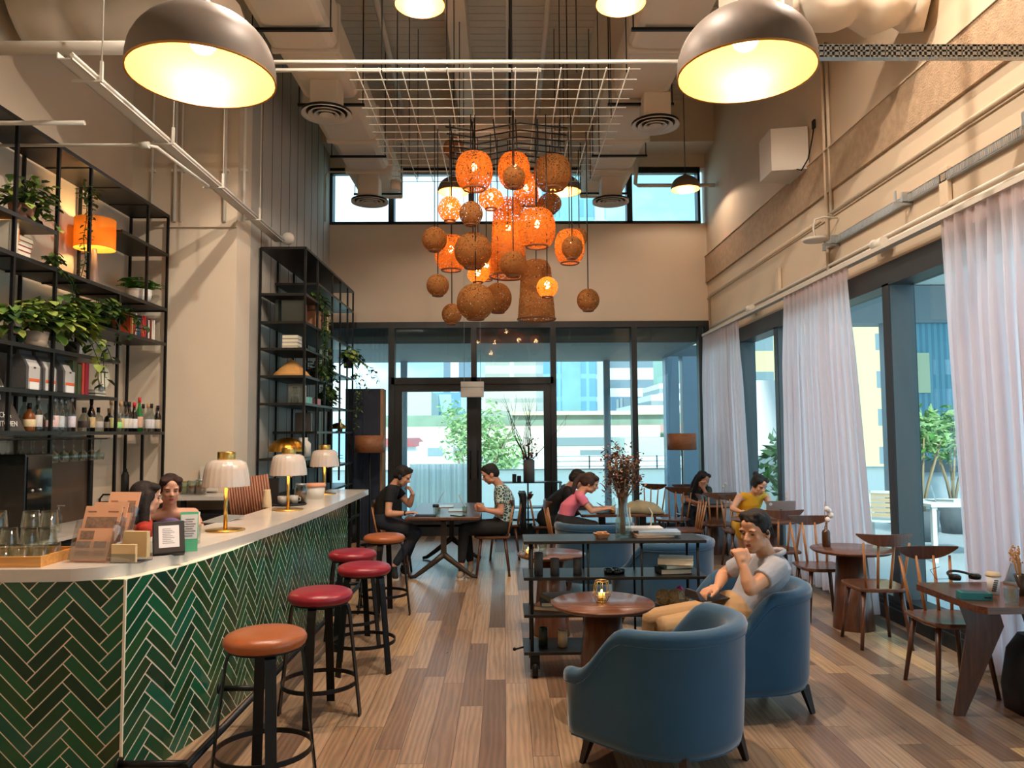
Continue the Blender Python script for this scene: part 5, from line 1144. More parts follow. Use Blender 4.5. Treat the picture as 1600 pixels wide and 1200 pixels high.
bk(480, 2.2, [(96,100,96), (90,100,96), (214,206,196)], ['pale book right of the straw hat level', 'grey green book below the straw hat', 'off white book below the straw hat'], 23)
bk(490, 1.84, [(60,56,54), (60,60,60), (190,190,184), (40,44,50)], ['rust book low in the far unit', 'charcoal book low in the far unit', 'pale grey book low in the far unit', 'black book low in the far unit'], 24)
for px, z, h, r, g, lab in ((462, 2.2, .2, .05, M_tum, 'clear glass vase on the far unit shelf, left one'), (474, 2.2, .24, .045, M_tum, 'clear glass vase on the far unit shelf, right one'), (476, 1.5, .26, .1, M_white, 'white and silver patterned canister in the far unit'), (508, 2.2, .28, .04, M_tum, 'tall clear bottle vase in the middle of the far unit')):
    one('vase', MB().lathe([(.001, 0), (r, 0), (r, h*.7), (r*.6, h*.85), (r*.6, h), (r*.5, h), (r*.5, h*.85), (.001, .02)], 18), g, lab, 'vase', (XS-.12, sy(px, XS-.12), z+.002))
bushy('trailing_plant', 'long green vine hanging down the front of the far shelving unit', (XS-.12, 10.5, 3.62), (.14, .22, .14), 90, .08, 31, weights=(0, 0, 1), pot=(.08, .12), potm=mat('terracotta'), vines=[[(.1, a, .1), (.18, a, -.1), (.17, a+.05, -.4), (.18, a, -.7), (.16, a+.04, -1.0-.1*i)] for i, a in enumerate((-.1, 0, .1, .2))], vs=.07)
bushy('trailing_plant', 'leafy plant spilling over the upper right end of the far shelving toward the window', (XS-.02, 12.5, 3.0), (.16, .3, .18), 110, .1, 32, weights=(0, 2, 1), vines=[[(.05, .1, .1), (.2, .2, .0), (.4, .15, -.15), (.5, .15, -.35)], [(.05, 0, .1), (.25, .1, -.05), (.4, .1, -.3)]], vs=.08, pot=(.09, .14), potm=M_black)
bushy('trailing_plant', 'dark leafy plant in a terracotta pot low on the far shelving', (XS-.12, 10.9, 2.68), (.14, .26, .16), 120, .1, 33, weights=(0, 1, 1), pot=(.1, .14), potm=mat('terracotta'), vines=[[(.1, 0, .1), (.15, .05, -.1), (.12, .05, -.35)], [(.1, .2, .1), (.15, .25, -.1), (.13, .3, -.4)], [(.08, .3, .1), (.12, .5, 0), (.12, .6, -.2)]], vs=.09)
bushy('trailing_plant', 'dark green plant on the middle shelf of the far unit', (XS-.12, 11.3, 2.3), (.14, .3, .16), 110, .09, 34, weights=(1, 1, 0), pot=(.07, .1), potm=M_black)
bushy('hanging_vine', 'thin pale vine dangling at the window end of the far shelving', (XS+.0, 12.78, 2.76), (.08, .1, .06), 30, .05, 35, weights=(0, 2), vines=[[(0, 0, 0), (.06, .02, -.1), (.06, .0, -.5), (.05, .02, -.95)], [(0, .1, 0), (.1, .1, -.1), (.12, .1, -.6)], [(0, 0, 0), (.18, .0, -.05), (.26, 0, -.25)]], vs=.05)
bushy('small_plant', 'small spiky dark plant on a low shelf of the far unit', (XS-.12, 11.6, 1.4), (.1, .16, .1), 50, .07, 36, weights=(1,), pot=(.06, .06), potm=M_black)
for px, z, c, lab in ((492, 2.2, (120,190,180), 'small turquoise box on the far shelving'), (505, 2.2, (206,140,140), 'small pink box on the far shelving')):
    one('gift_box', MB().box(-.05, .05, -.09, .09, 0, .09, .004), mat('box_%d' % c[0], c, .6), lab, 'box', (XS-.07, sy(px)-.1, z+.002))
# ================================================================ furniture
W_dark = wood('walnut_dark', (66,38,26), (98,60,40), .32, 2); W_top = wood('walnut_top', (84,50,34), (118,74,52), .25, 0); W_spin = wood('walnut_spindle', (150,98,56), (188,130,80), .4, 2); W_seat = wood('walnut_seat', (78,48,34), (112,72,50), .28, 1)
def chair_proto():
    t = thing('dining_chair', None, None); z = .5
    o = [(-.2, -.2), (-.22, -.05), (-.225, .1), (-.2, .2), (-.12, .235), (0, .245), (.12, .235), (.2, .2), (.225, .1), (.22, -.05), (.2, -.2), (.1, -.225), (-.1, -.225)]
    sc = lambda f: [(x*f, y*f) for x, y in o]
    MB().loft([sc(.93), sc(1), sc(1), sc(.96), sc(.6), sc(.2)], [z-.034, z-.022, z-.006, z, z-.006, z-.008], True).build('seat', W_seat, t)
    for sx in (-1, 1):
        for sy_ in (-1, 1): MB().cyl((sx*.15, sy_*.15, z-.02), (sx*.205, sy_*.21, 0), .021, .014, 12).build('leg', W_dark, t)
    for k in range(4):
        x = (-.145, -.05, .05, .145)[k]; MB().tube([(x, -.19, z-.01), (x*1.15, -.225, z+.18), (x*1.28, -.262, z+.38)], [.011, .012, .009], 10).build('spindle', W_spin, t)
    n = 16; R_ = []
    for k in range(n+1):
        u = -1+2*k/n; x = u*.225; y = -.275+.05*u*u; hh = .048*(1-abs(u)**3.2)+.012; zt = .948+.004*u*u; zb = zt-.082*(1-abs(u)**2.6)-.014
        R_.append([(x, y-.011, zb), (x, y+.011, zb), (x, y+.015, zt), (x, y-.007, zt)])
    MB().loft(R_, None, True, False).build('top_rail', W_dark, t)
    return t
CP = chair_proto(); first = [True]
CG = 'walnut spindle back dining chairs'
def chair(x, y, face, label):   # local +Y is the way the sitter faces
    rz = atan2(-face[0], face[1])
    if first[0]: first[0] = False; CP.location = (x, y, 0); CP.rotation_euler = (0, 0, rz); return tag(CP, label, 'chair', CG)
    r = dup(CP, (x, y, 0), rz, label, CG); r['category'] = 'chair'; return r
chair(3.1, 5.4, (0, -1), 'spindle chair facing the camera behind the near right table')
chair(3.15, 6.56, (.05, 1), 'spindle chair with its back to the camera, nearer side of the round window table')
chair(3.08, 7.5, (.0, -1), 'spindle chair facing the camera at the far side of the round window table')
chair(3.03, 8.55, (0, 1), 'spindle chair back to the camera in front of the laptop of the woman in yellow')
chair(3.05, 11.0, (0, 1), 'spindle chair back to the camera at the table of the woman in dark green')
chair(2.42, 10.35, (-1, 0), 'spindle chair seen from the side at the right end of the tote bag table')
chair(2.55, 11.6, (-.6, -.8), 'spindle chair standing left of the woman in dark green, nearer one')
chair(2.35, 12.45, (-.5, -.8), 'spindle chair left of the woman in dark green, farther one')
chair(-1.42, 9.9, (1, .05), 'spindle chair under the man in the black tee shirt')
chair(-.15, 9.93, (-1, 0), 'spindle chair under the man in the patterned shirt')
chair(.0, 11.15, (-1, 0), 'spindle chair with a black jacket behind the man in the patterned shirt')
chair(.78, 9.75, (1, .1), 'spindle chair under the woman in pink')
chair(.62, 10.95, (1, 0), 'spindle chair under the person in black beside the woman in pink')
chair(3.0, 12.3, (.2, -1), 'spindle chair under the woman in dark green')
chair(3.15, 10.22, (0, -1), 'spindle chair under the woman in yellow')
one('black_jacket', MB().loft([[(-.03+.04*sin(k), -.24, z), (.05, -.23, z), (.06+.02*cos(k*2), .22, z), (-.04, .2, z)] for k, z in enumerate((.42, .55, .7, .85, .93, .95))], None, True, True), M_black, 'black jacket draped over the chair behind the patterned shirt man', 'jacket', (.26, 11.15, 0))
def round_table(x, y, R, z, label, rb=.17, rt=.12):
    t = thing('round_table', label, 'table', (x, y, 0)); MB().lathe([(.001, z-.03), (R*.93, z-.03), (R, z-.012), (R, z-.004), (R-.006, z), (.001, z)], 56).build('table_top', W_top, t)
    MB().lathe([(.001, 0), (rb, 0), (rb, .01), (rt, z-.03), (.001, z-.03)], 36).build('pedestal', W_dark, t); return t
round_table(3.2, 7.08, .36, .72, 'small round walnut table by the middle curtain holding a brown bottle', .18, .13)
round_table(.625, 4.95, .33, .72, 'round walnut table in the foreground with a gold wire candle holder', .17, .115)
round_table(.42, 6.95, .31, .72, 'round walnut table behind the shelf trolley with a candle and a glass', .165, .11)
round_table(3.14, 11.45, .34, .72, 'round walnut table of the woman in dark green', .17, .12)
round_table(3.2, 9.35, .42, .74, 'round walnut table holding the laptop of the woman in yellow', .17, .12)
# tote bag table
t = thing('dining_table', 'rectangular walnut table with a tote bag behind the dried flowers', 'table', (1.62, 10.4, 0)); MB().box(-.62, .52, -.42, .42, .70, .74, .012).build('table_top', W_top, t)
for x in (-.3, .25): MB().bar((x, 0, .7), (x, 0, .04), .09, .06).bar((x, -.3, .03), (x, .3, .03), .06, .05).build('trestle', M_metal, t)
# near right table
t = thing('dining_table', 'walnut table with plank legs at the right photo edge holding headphones and a cup', 'table', (3.28, 4.93, 0))
o = [(-.46, -.3), (-.42, -.37), (.4, -.37), (.4, .4), (-.42, .4), (-.46, .34)]
MB().loft([o, o, o], [.71, .742, .75]).build('table_top', W_top, t)
MB().loft([[(-.4, -.03, .71), (-.38, .0, .71), (-.12, .03, .71), (-.14, -.02, .71)], [(-.34, -.03, .55), (-.33, .0, .55), (-.08, .03, .55), (-.1, -.02, .55)], [(-.44, -.03, 0), (-.44, 0, 0), (-.38, .0, 0), (-.38, -.03, 0)]]).build('leg', W_dark, t)
MB().loft([[(.02, -.03, .71), (.02, .03, .71), (.3, .03, .71), (.3, -.03, .71)], [(.08, -.03, .5), (.08, .03, .5), (.3, .03, .5), (.3, -.03, .5)], [(.3, -.03, 0), (.3, .03, 0), (.38, .03, 0), (.38, -.03, 0)]]).build('leg', W_dark, t)
# men's table
t = thing('dining_table', 'long dark table on curved iron trestles shared by the two men', 'table', (-.76, 10.4, 0)); MB().box(-.46, .46, -1.0, .95, .742, .78, .008).build('table_top', W_dark, t)
for y in (-.78, .7):
    m = MB(); m.bar((0, y, .74), (0, y, .28), .07, .05); m.bar((-.18, y, .725), (.18, y, .725), .05, .03)
    for s_ in (-1, 1): m.tube([(0, y, .3), (s_*.1, y, .22), (s_*.26, y, .1), (s_*.36, y, .03), (s_*.42, y, .02)], [.04, .036, .03, .026, .02], 8)
    m.build('trestle', mat('iron_brown', (60,50,42), .5, metal=.3), t)
# ---- trolley bookshelf
t = thing('shelf_trolley', 'low black steel shelf trolley on castors behind the round table', 'trolley', (.82, 5.9, 0)); L_, D_ = .68, .2
for z in (.195, .465, .735, 1.0): MB().box(-L_, L_, -D_, D_, z-.022, z, .003).build('shelf_board', M_shelf, t)
for x in (-.62, -.2, .2, .62):
    for y in (-.17, .17): MB().cyl((x, y, .195), (x, y, .98), .012 if abs(x) > .3 else .009).build('post', M_metal, t)
for x in (-.6, .6):
    for y in (-.14, .14):
        m = MB(); m.cyl((x-.02, y, .06), (x+.02, y, .06), .06, n=20); w_ = m.build('castor', M_metal, t); MB().box(x-.035, x+.035, y-.03, y+.05, .09, .175).bar((x-.03, y, .12), (x-.03, y, .06), .01, .03).bar((x+.03, y, .12), (x+.03, y, .06), .01, .03).build('castor_fork', M_metal, w_)
MB().cyl((-.68, 0, .18), (-.74, -.02, .17), .007).ball((-.75, -.02, .17), .014, 8, 6).build('brake_handle', M_metal, t)
def ctr(px, Y): return at(px, 600, Y=Y).x
M_stone = mat('stone_grey', (86,84,84), .8, noise=.2, nscale=40)
for px, h, lab in ((839, .165, 'tall grey stone candle holder, leftmost on the trolley second shelf'), (864, .12, 'short grey stone candle holder, middle on the trolley second shelf'), (899, .12, 'squat grey stone candle holder, right on the trolley second shelf')):
    t = thing('candle_holder', lab, 'candle holder', (ctr(px, 5.82), 5.82, .736), 0, 'grey stone candle holders'); MB().lathe([(.001, 0), (.033, 0), (.034, h), (.024, h), (.022, h-.03), (.001, h-.03)], 18).build('holder', M_stone, t)
one('candle_holder', MB().lathe([(.001, 0), (.034, 0), (.034, .14), (.026, .14), (.024, .12), (.001, .12)], 18), mat('dark_green_glaze', (34,52,46), .4), 'dark green candle holder on the lowest trolley shelf', 'candle holder', (ctr(845, 5.85), 5.85, .197))
one('candle_holder', MB().lathe([(.001, 0), (.036, 0), (.037, .12), (.03, .12), (.028, .1), (.001, .1)], 18), mat('cream_ceramic', (222,202,170), .6), 'cream candle holder on the lowest trolley shelf', 'candle holder', (ctr(875, 5.85), 5.85, .197))
t = thing('ornament_dish', 'small black cluster dish on the trolley second shelf', 'dish', (ctr(955, 5.85), 5.85, .736)); m = MB()
for k in range(5): a = k*1.257; m.lathe([(.001, 0), (.03, .0), (.036, .03), (.03, .03), (.022, .012), (.001, .01)], 14, (.05*cos(a), .05*sin(a), 0))
m.build('cups', mat('gloss_black'), t)
def flatbook(x, y, z, w, d, h, c, label, rz, grp=None):
    t = thing('book', label, 'book', (x, y, z), rz, grp); m = MB(); m.box(-w/2, w/2, -d/2, d/2, 0, .004).box(-w/2, w/2, -d/2, d/2, h-.004, h).box(-w/2, -w/2+.004, -d/2, d/2, 0, h); m.build('cover', mat('fb_%d_%d_%d' % c, c, .6), t)
    MB().box(-w/2+.004, w/2-.006, -d/2+.006, d/2-.006, .004, h-.004).build('pages', mat('book_pages'), t); return t
flatbook(1.28, 5.86, .736, .24, .17, .04, (40,44,48), 'dark covered book at the bottom of the stack on the second trolley shelf', .1)
flatbook(1.30, 5.86, .777, .22, .17, .03, (96,140,140), 'teal edged book in the middle of the second shelf stack', .2)
flatbook(1.30, 5.85, .808, .26, .19, .045, (226,214,186), 'cream book on top of the second shelf stack', -.25)
flatbook(1.14, 5.94, 1.001, .3, .22, .02, (190,150,120), 'brown covered magazine at the bottom on the trolley top', .1)
flatbook(1.19, 5.95, 1.022, .32, .22, .02, (150,172,196), 'blue and white magazine on top of the trolley', -.08)
flatbook(1.08, 6.02, 1.043, .3, .16, .018, (238,236,232), 'white folded magazine at the back of the trolley top', .02)
for i, (c, lab) in enumerate((((120,110,100), 'grey brown book on the third trolley shelf, upper'), ((60,90,96), 'teal book on the third trolley shelf, middle'), ((176,110,60), 'orange brown folder on the third trolley shelf, bottom'))):
    flatbook(.42, 5.9, .466+.035*(2-i), .24+.06*i, .22, .033, c, lab, .3-.3*i)
t = thing('wooden_tray', 'carved pale wooden dish on the trolley top left of the vase', 'tray', (ctr(937, 5.85), 5.85, 1.001), .2); MB().lathe([(.001, .0), (.05, 0), (.075, .035), (.068, .035), (.045, .008), (.001, .006)], 4, a0=pi/4, smooth=False).build('dish', wood('pale_wood', (186,130,86), (214,160,112), .5), t); MB().box(-.04, .04, -.01, .01, .03, .05, .004).box(-.008, .008, -.04, .04, .028, .045, .004).build('contents', wood('pale_wood', (0,0,0), (0,0,0)), t)
t = thing('flower_vase', 'glass vase of dried brown flowers standing on the trolley', 'vase', (ctr(970, 5.9), 5.9, 1.001))
MB().lathe([(.001, 0), (.062, 0), (.064, .02), (.058, .12), (.045, .17), (.036, .24), (.038, .32), (.034, .32), (.033, .24), (.042, .17), (.054, .12), (.058, .02), (.001, .012)], 24).build('glass_vase', M_tum, t)
rd = random.Random(8); st = MB(); fl = MB()
for k in range(84):
    a = rd.uniform(0, 2*pi); r_ = .13*sqrt(rd.random()); zt = rd.uniform(.36, .64); tp_ = Vector((r_*cos(a), r_*sin(a), zt))
    st.tube([(rd.uniform(-.02, .02), rd.uniform(-.02, .02), .02), (r_*.3*cos(a), r_*.3*sin(a), .3), tuple(tp_)], .0025, 4)
    for j in range(14):
        fl.mi = rd.choice((0, 0, 1, 2)); q = tp_+Vector((rd.gauss(0, .022), rd.gauss(0, .022), rd.gauss(0, .045))); leaf(fl, q, Vector((rd.uniform(-1, 1), rd.uniform(-1, 1), rd.uniform(-.4, 1))), rd.uniform(.018, .045), .6)
st.build('stems', mat('dry_stem', (150,116,84), .8), t); fl.build('dried_flowers', [mat('dry_brown', (104,78,64), .9), mat('dry_tan', (150,120,92), .9), mat('dry_rose', (116,78,72), .9)], t)
# candle lantern + things on low tables
def wire_candle(x, y, z, label):
    t = thing('wire_candle_holder', label, 'candle holder', (x, y, z)); n = 8; m = MB(); L0_ = [(.035, .003), (.058, .045), (.042, .13)]
    for k in range(n):
        a = 2*pi*k/n; m.tube([(r*cos(a), r*sin(a), zz_) for r, zz_ in L0_], .0022, 5)
    for r, zz_ in L0_: m.tube([(r*cos(2*pi*k/n), r*sin(2*pi*k/n), zz_) for k in range(n)], .0028 if zz_ < .1 else .004, 5, closed=True)
    m.build('wire_cage', M_brass, t); MB().cyl((0, 0, .0), (0, 0, .03), .026, n=18).build('candle_cup', M_brass, t)
    MB().cyl((0, 0, .03), (0, 0, .055), .02, n=14).build('candle', mat('wax_warm', (250,214,140), .5, emit=(255,190,90), estr=.6), t); MB().ball((0, 0, .065), (.006, .006, .012), 8, 6).build('flame', emis('candle_flame', (255,200,110), 12), t); return t
wire_candle(.62, 4.95, .721, 'gold wire candle holder on the foreground round table'); wire_candle(.21, 6.8, .721, 'gold wire candle holder on the round table behind the trolley')
tumbler((.33, 6.72, .721), 'empty tumbler on the round table behind the trolley', None, True, .04, .12)
# plate of woven balls on third shelf right
t = thing('plate', 'round plate holding woven straw balls on the third trolley shelf', 'plate', (1.31, 5.92, .466)); MB().lathe([(.001, .0), (.08, 0), (.16, .03), (.155, .034), (.08, .01), (.001, .008)], 32).build('plate', mat('pale_stoneware', (206,190,166), .5), t)
M_ball = mat('straw_ball', (216,196,160), .9, noise=.35, nscale=45, bump=1, bscale=40)
for dx, dy, r_, lab in ((-.08, 0, .058, 'left'), (.0, -.03, .062, 'front'), (.085, -.02, .055, 'right'), (.09, .07, .045, 'rear right'), (-.02, .08, .045, 'rear')):
    m = MB(); m.ball((0, 0, 0), r_*.96, 16, 12)
    for k in range(7): 
        R3 = Matrix.Rotation(k*.9, 3, 'X') @ Matrix.Rotation(k*1.3, 3, 'Y'); m.tube([tuple(R3 @ Vector((r_*cos(a), r_*sin(a), 0))) for a in [2*pi*j/18 for j in range(18)]], .006, 5, closed=True)
    one('woven_ball', m, M_ball, 'woven straw ball on the plate, %s one' % lab, 'ball', (1.31+dx*1.15, 5.92+dy*1.1, .466+.014+r_), 0, 'woven balls on the plate')
one('pink_ball', MB().ball((0, 0, 0), .028), mat('hot_pink', (226,60,150), .6), 'small bright pink ball among the woven balls on the plate', 'ball', (1.345, 5.94, .466+.125))
# window table bottle with cotton
t = thing('bottle_vase', 'brown bottle with cotton stems on the round window table', 'vase', (3.02, 7.2, .721)); MB().lathe([(.001, 0), (.035, 0), (.037, .01), (.037, .13), (.03, .15), (.013, .16), (.013, .19), (.001, .19)], 18).build('bottle', mat('amber_brown', (70,40,20), .2), t)
m = MB(); m.tube([(0, 0, .15), (-.01, 0, .28), (.0, 0, .42)], .003, 5).tube([(0, 0, .15), (.02, .01, .25), (.035, .01, .36)], .003, 5); m.build('stems', mat('dry_stem'), t)
m = MB()
for q in ((.02, 0, .25), (.04, .01, .33), (.01, -.01, .35), (.055, 0, .29)): m.ball(q, .026, 8, 6)
m.build('cotton_bolls', mat('cotton', (232,218,208), .9), t)
for x, y, z, lab in ((3.33, 11.55, .721, 'thin cotton stem in a glass on the table of the woman in dark green'), (3.52, 9.45, .741, 'dark bottle with a cotton stem beside the silver laptop')):
    t = thing('bottle_vase', lab, 'vase', (x, y, z)); MB().lathe([(.001, 0), (.03, 0), (.03, .08), (.012, .11), (.012, .14), (.001, .14)], 14).build('bottle', M_tum if z < .73 else M_black, t)
    MB().tube([(0, 0, .1), (-.01, 0, .2), (.01, 0, .3)], .003, 5).build('stem', mat('dry_stem'), t); MB().ball((.01, 0, .3), .022, 8, 6).ball((-.02, 0, .25), .02, 8, 6).build('cotton_bolls', mat('cotton'), t)
# near right table things
TZ = .751
t = thing('headphones', 'black over ear headphones lying on the near right table', 'headphones', tuple(at(1508, 908, Z=TZ)), radians(10))
m = MB(); m.tube([(.0+.085*cos(a), .03+.085*sin(a), .03+.02*sin(a)) for a in [pi*k/14 for k in range(15)]], .009, 8).build('headband', M_black, t)
for s_ in (-1, 1): MB().lathe([(.001, -.018), (.036, -.018), (.04, -.005), (.04, .008), (.03, .018), (.001, .018)], 20, (s_*.08, .0, .03)).build('ear_cup', mat('gloss_black'), t)
MB().tube([(-.1, 0, .02), (-.18, .06, .01), (-.16, .14, .06), (-.05, .18, .07)], .002, 5).build('cable', M_black, t)
t = thing('small_box', 'teal cardboard box in front of the headphones', 'box', tuple(at(1528, 936, Z=TZ)), radians(-12)); MB().box(-.11, .07, -.045, .045, 0, .045, .002).build('carton', mat('teal_card', (40,120,120), .5), t); MB().box(.02, .06, -.047, -.045, .014, .024).build('slot', M_black, t); MB().box(-.09, .05, -.035, .035, .045, .0462).build('lid_print', mat('dark_teal', (24,60,64), .5), t)
t = thing('paper_cup', 'white takeaway coffee cup with slanted dark lettering', 'cup', tuple(at(1553, 928, Z=TZ))); MB().lathe([(.001, 0), (.03, 0), (.042, .115), (.001, .115)], 24).build('cup_body', mat('paper_white'), t); MB().lathe([(.001, .115), (.045, .115), (.046, .122), (.04, .128), (.038, .138), (.001, .138)], 24).build('lid', mat('kraft_white'), t)
m = MB()
for k in range(6): m.M = Matrix.Rotation(-2.1+.07*k, 4, 'Z'); m.box(.033+.0018*k, .0425, -.012, .012, .022+.013*k, .03+.013*k)
m.build('lettering', M_ink, t)
tumbler(tuple(at(1581, 944, Z=TZ)), 'clear tumbler beside the takeaway cup', None, True, .043, .1)
t = thing('dried_grass_vase', 'dark glass vase with golden dried grass at the right photo edge', 'vase', tuple(at(1597, 930, Z=TZ))); MB().lathe([(.001, 0), (.03, 0), (.02, .05), (.045, .13), (.04, .13), (.016, .05), (.001, .02)], 18).build('vase_glass', mat('smoky_glass', (60,50,44), .2), t)
m = MB(); rd = random.Random(3)
for k in range(16): e = Vector((rd.uniform(-.09, .09), rd.uniform(-.05, .05), rd.uniform(.2, .3))); m.tube([(0, 0, .04), tuple(e*.6), tuple(e)], .0018, 4); [m.ball(tuple(e+Vector((rd.uniform(-.012, .012), rd.uniform(-.01, .01), rd.uniform(-.03, .02)))), .006, 5, 4) for _ in range(5)]
m.build('dried_grass', mat('golden_grass', (206,150,84), .8), t)
t = thing('laptop', 'silver laptop lid behind the cup at the right photo edge', 'laptop', (3.62, 5.2, TZ), radians(10)); MB().box(-.17, .12, -.12, .12, 0, .012).build('keyboard_base', M_steel, t); MB().loft([[(-.17, .1, .012), (.12, .1, .012), (.12, .11, .012), (-.17, .11, .012)][::1], [(-.15, .06, .14), (.12, .06, .14), (.12, .07, .14), (-.15, .07, .14)]]).build('screen', mat('laptop_silver', (190,186,184), .35, metal=.6), t)
t = thing('backpack', 'black backpack on the floor under the near right table', 'bag', (3.42, 4.98, 0)); m = MB(); m.loft([m._rr(-.17+.0*k, .16, -.14, .12, .06) for k in range(1)]+[m._rr(-.18, .18, -.15, .13, .06), m._rr(-.14, .16, -.12, .12, .06), m._rr(-.08, .1, -.06, .08, .04)], [0, .15, .38, .48], True, True); m.build('bag_body', mat('black_nylon', (14,16,22), .6), t); MB().tube([(-.12, -.14, .02), (-.16, -.17, .2), (-.08, -.13, .42), (.0, -.06, .5)], .006, 6).build('strap', mat('grey_strap', (120,116,112), .6), t)
# laptop of woman in yellow
def laptop(x, y, z, rz, label, w=.34, col=M_steel, tilt=.25, logo=True):
    t = thing('laptop', label, 'laptop', (x, y, z), rz); MB().box(-w/2, w/2, -.12, .12, 0, .014, .003).build('keyboard_base', col, t)
    m = MB(); m.M = Matrix.Translation((0, -.12, .01)) @ Matrix.Rotation(tilt, 4, 'X'); m.box(-w/2, w/2, -.008, 0, 0, .23, .002); m.build('screen', col, t)
    if logo: m2 = MB(); m2.M = m.M; m2.cyl((0, -.0095, .11), (0, -.008, .11), .016, n=14); m2.build('lid_emblem', M_ink, t); m3 = MB(); m3.M = m.M; m3.cyl((-w*.36, -.0095, .19), (-w*.36, -.008, .19), .02, n=14).build('sticker', mat('sticker_pale', (196,206,200), .5), t)
    return t
laptop(3.32, 9.32, .741, radians(-4), 'silver laptop with a round sticker in front of the woman in yellow', col=mat('laptop_lid', (150,144,142), .4, metal=.5))
laptop(3.12, 11.5, .721, radians(10), 'laptop half hidden on the table of the woman in dark green', .26, mat('laptop_dark', (60,60,62), .4), -.9, False)
tumbler((3.0, 11.3, .721), 'clear tumbler in front of the woman in dark green', None, True, .04, .12)
# on the men's table
for x, y, rz, lab in ((-.62, 10.2, radians(92), 'open laptop of the man in the black tee shirt'), (-.95+.12, 10.75, radians(-88), 'farther open laptop on the table of the two men')):
    laptop(x, y, .781, rz, lab, .3, mat('laptop_silver', (190,186,184), .35, metal=.6), -.5, False)
tumbler((-.83, 9.55, .781), 'clear tumbler at the front of the table of the two men', None, True, .036, .1); tumbler((-.5, 9.7, .781), 'clear tumbler near the hands of the man in the patterned shirt', None, True, .034, .1)
t = thing('iced_coffee_glass', 'glass with a black lid on the table of the two men', 'glass', (-.87, 9.75, .781)); MB().lathe([(.001, 0), (.03, 0), (.036, .11), (.001, .11)], 16).build('glass', M_tum, t); MB().cyl((0, 0, .09), (0, 0, .125), .04, n=18).build('lid', M_black, t)
one('notebook', MB().box(-.13, .13, -.08, .08, 0, .012, .002), M_black, 'dark notebook under the hand of the man in black', 'notebook', (-.98, 9.58, .781))
one('smartphone', MB().box(-.05, .05, -.09, .09, 0, .01, .002), mat('gloss_black'), 'black phone and case lying on the table of the two men', 'phone', (-.58, 9.56, .781), .8)
# tote + drink + laptop on pink woman's table
t = thing('tote_bag', 'beige canvas tote bag slumped on the table with a handle hanging down', 'bag', (1.78, 10.15, .741)); m = MB()
m.loft([[(x, -.16-.03*sin(x*9), .0), (x, .14, .0), (x, .12, h_*.7), (x, .0, h_), (x, -.12, h_*.85), (x, -.17, h_*.4)] for x, h_ in ((-.24, .05), (-.2, .1), (-.1, .15), (0, .17), (.1, .15), (.2, .13), (.27, .08), (.3, .03))], None, True, True); m.build('bag_body', mat('canvas_olive', (150,140,110), .9, noise=.35, nscale=8, bump=.8, bscale=12), t)
MB().tube([(-.15, -.17, .08), (-.17, -.29, .02), (-.15, -.3, -.12), (-.07, -.31, -.24), (.03, -.31, -.24), (.1, -.3, -.12), (.12, -.29, .02), (.1, -.17, .08)], .011, 6).build('handle', mat('canvas_light', (196,186,160), .9), t)
laptop(1.33, 10.2, .741, radians(90), 'laptop in front of the woman in pink', .3, mat('laptop_dark'), -1.1, False)
t = thing('iced_drink', 'orange iced drink with a clear jar lid on the tote bag table', 'glass', (1.42, 10.05, .741)); MB().lathe([(.001, 0), (.035, 0), (.04, .14), (.03, .16), (.03, .19), (.001, .19)], 16).build('glass', M_tum, t); MB().cyl((0, 0, .008), (0, 0, .1), .033, n=14).build('drink', mat('orange_drink', (230,170,90), .3), t)
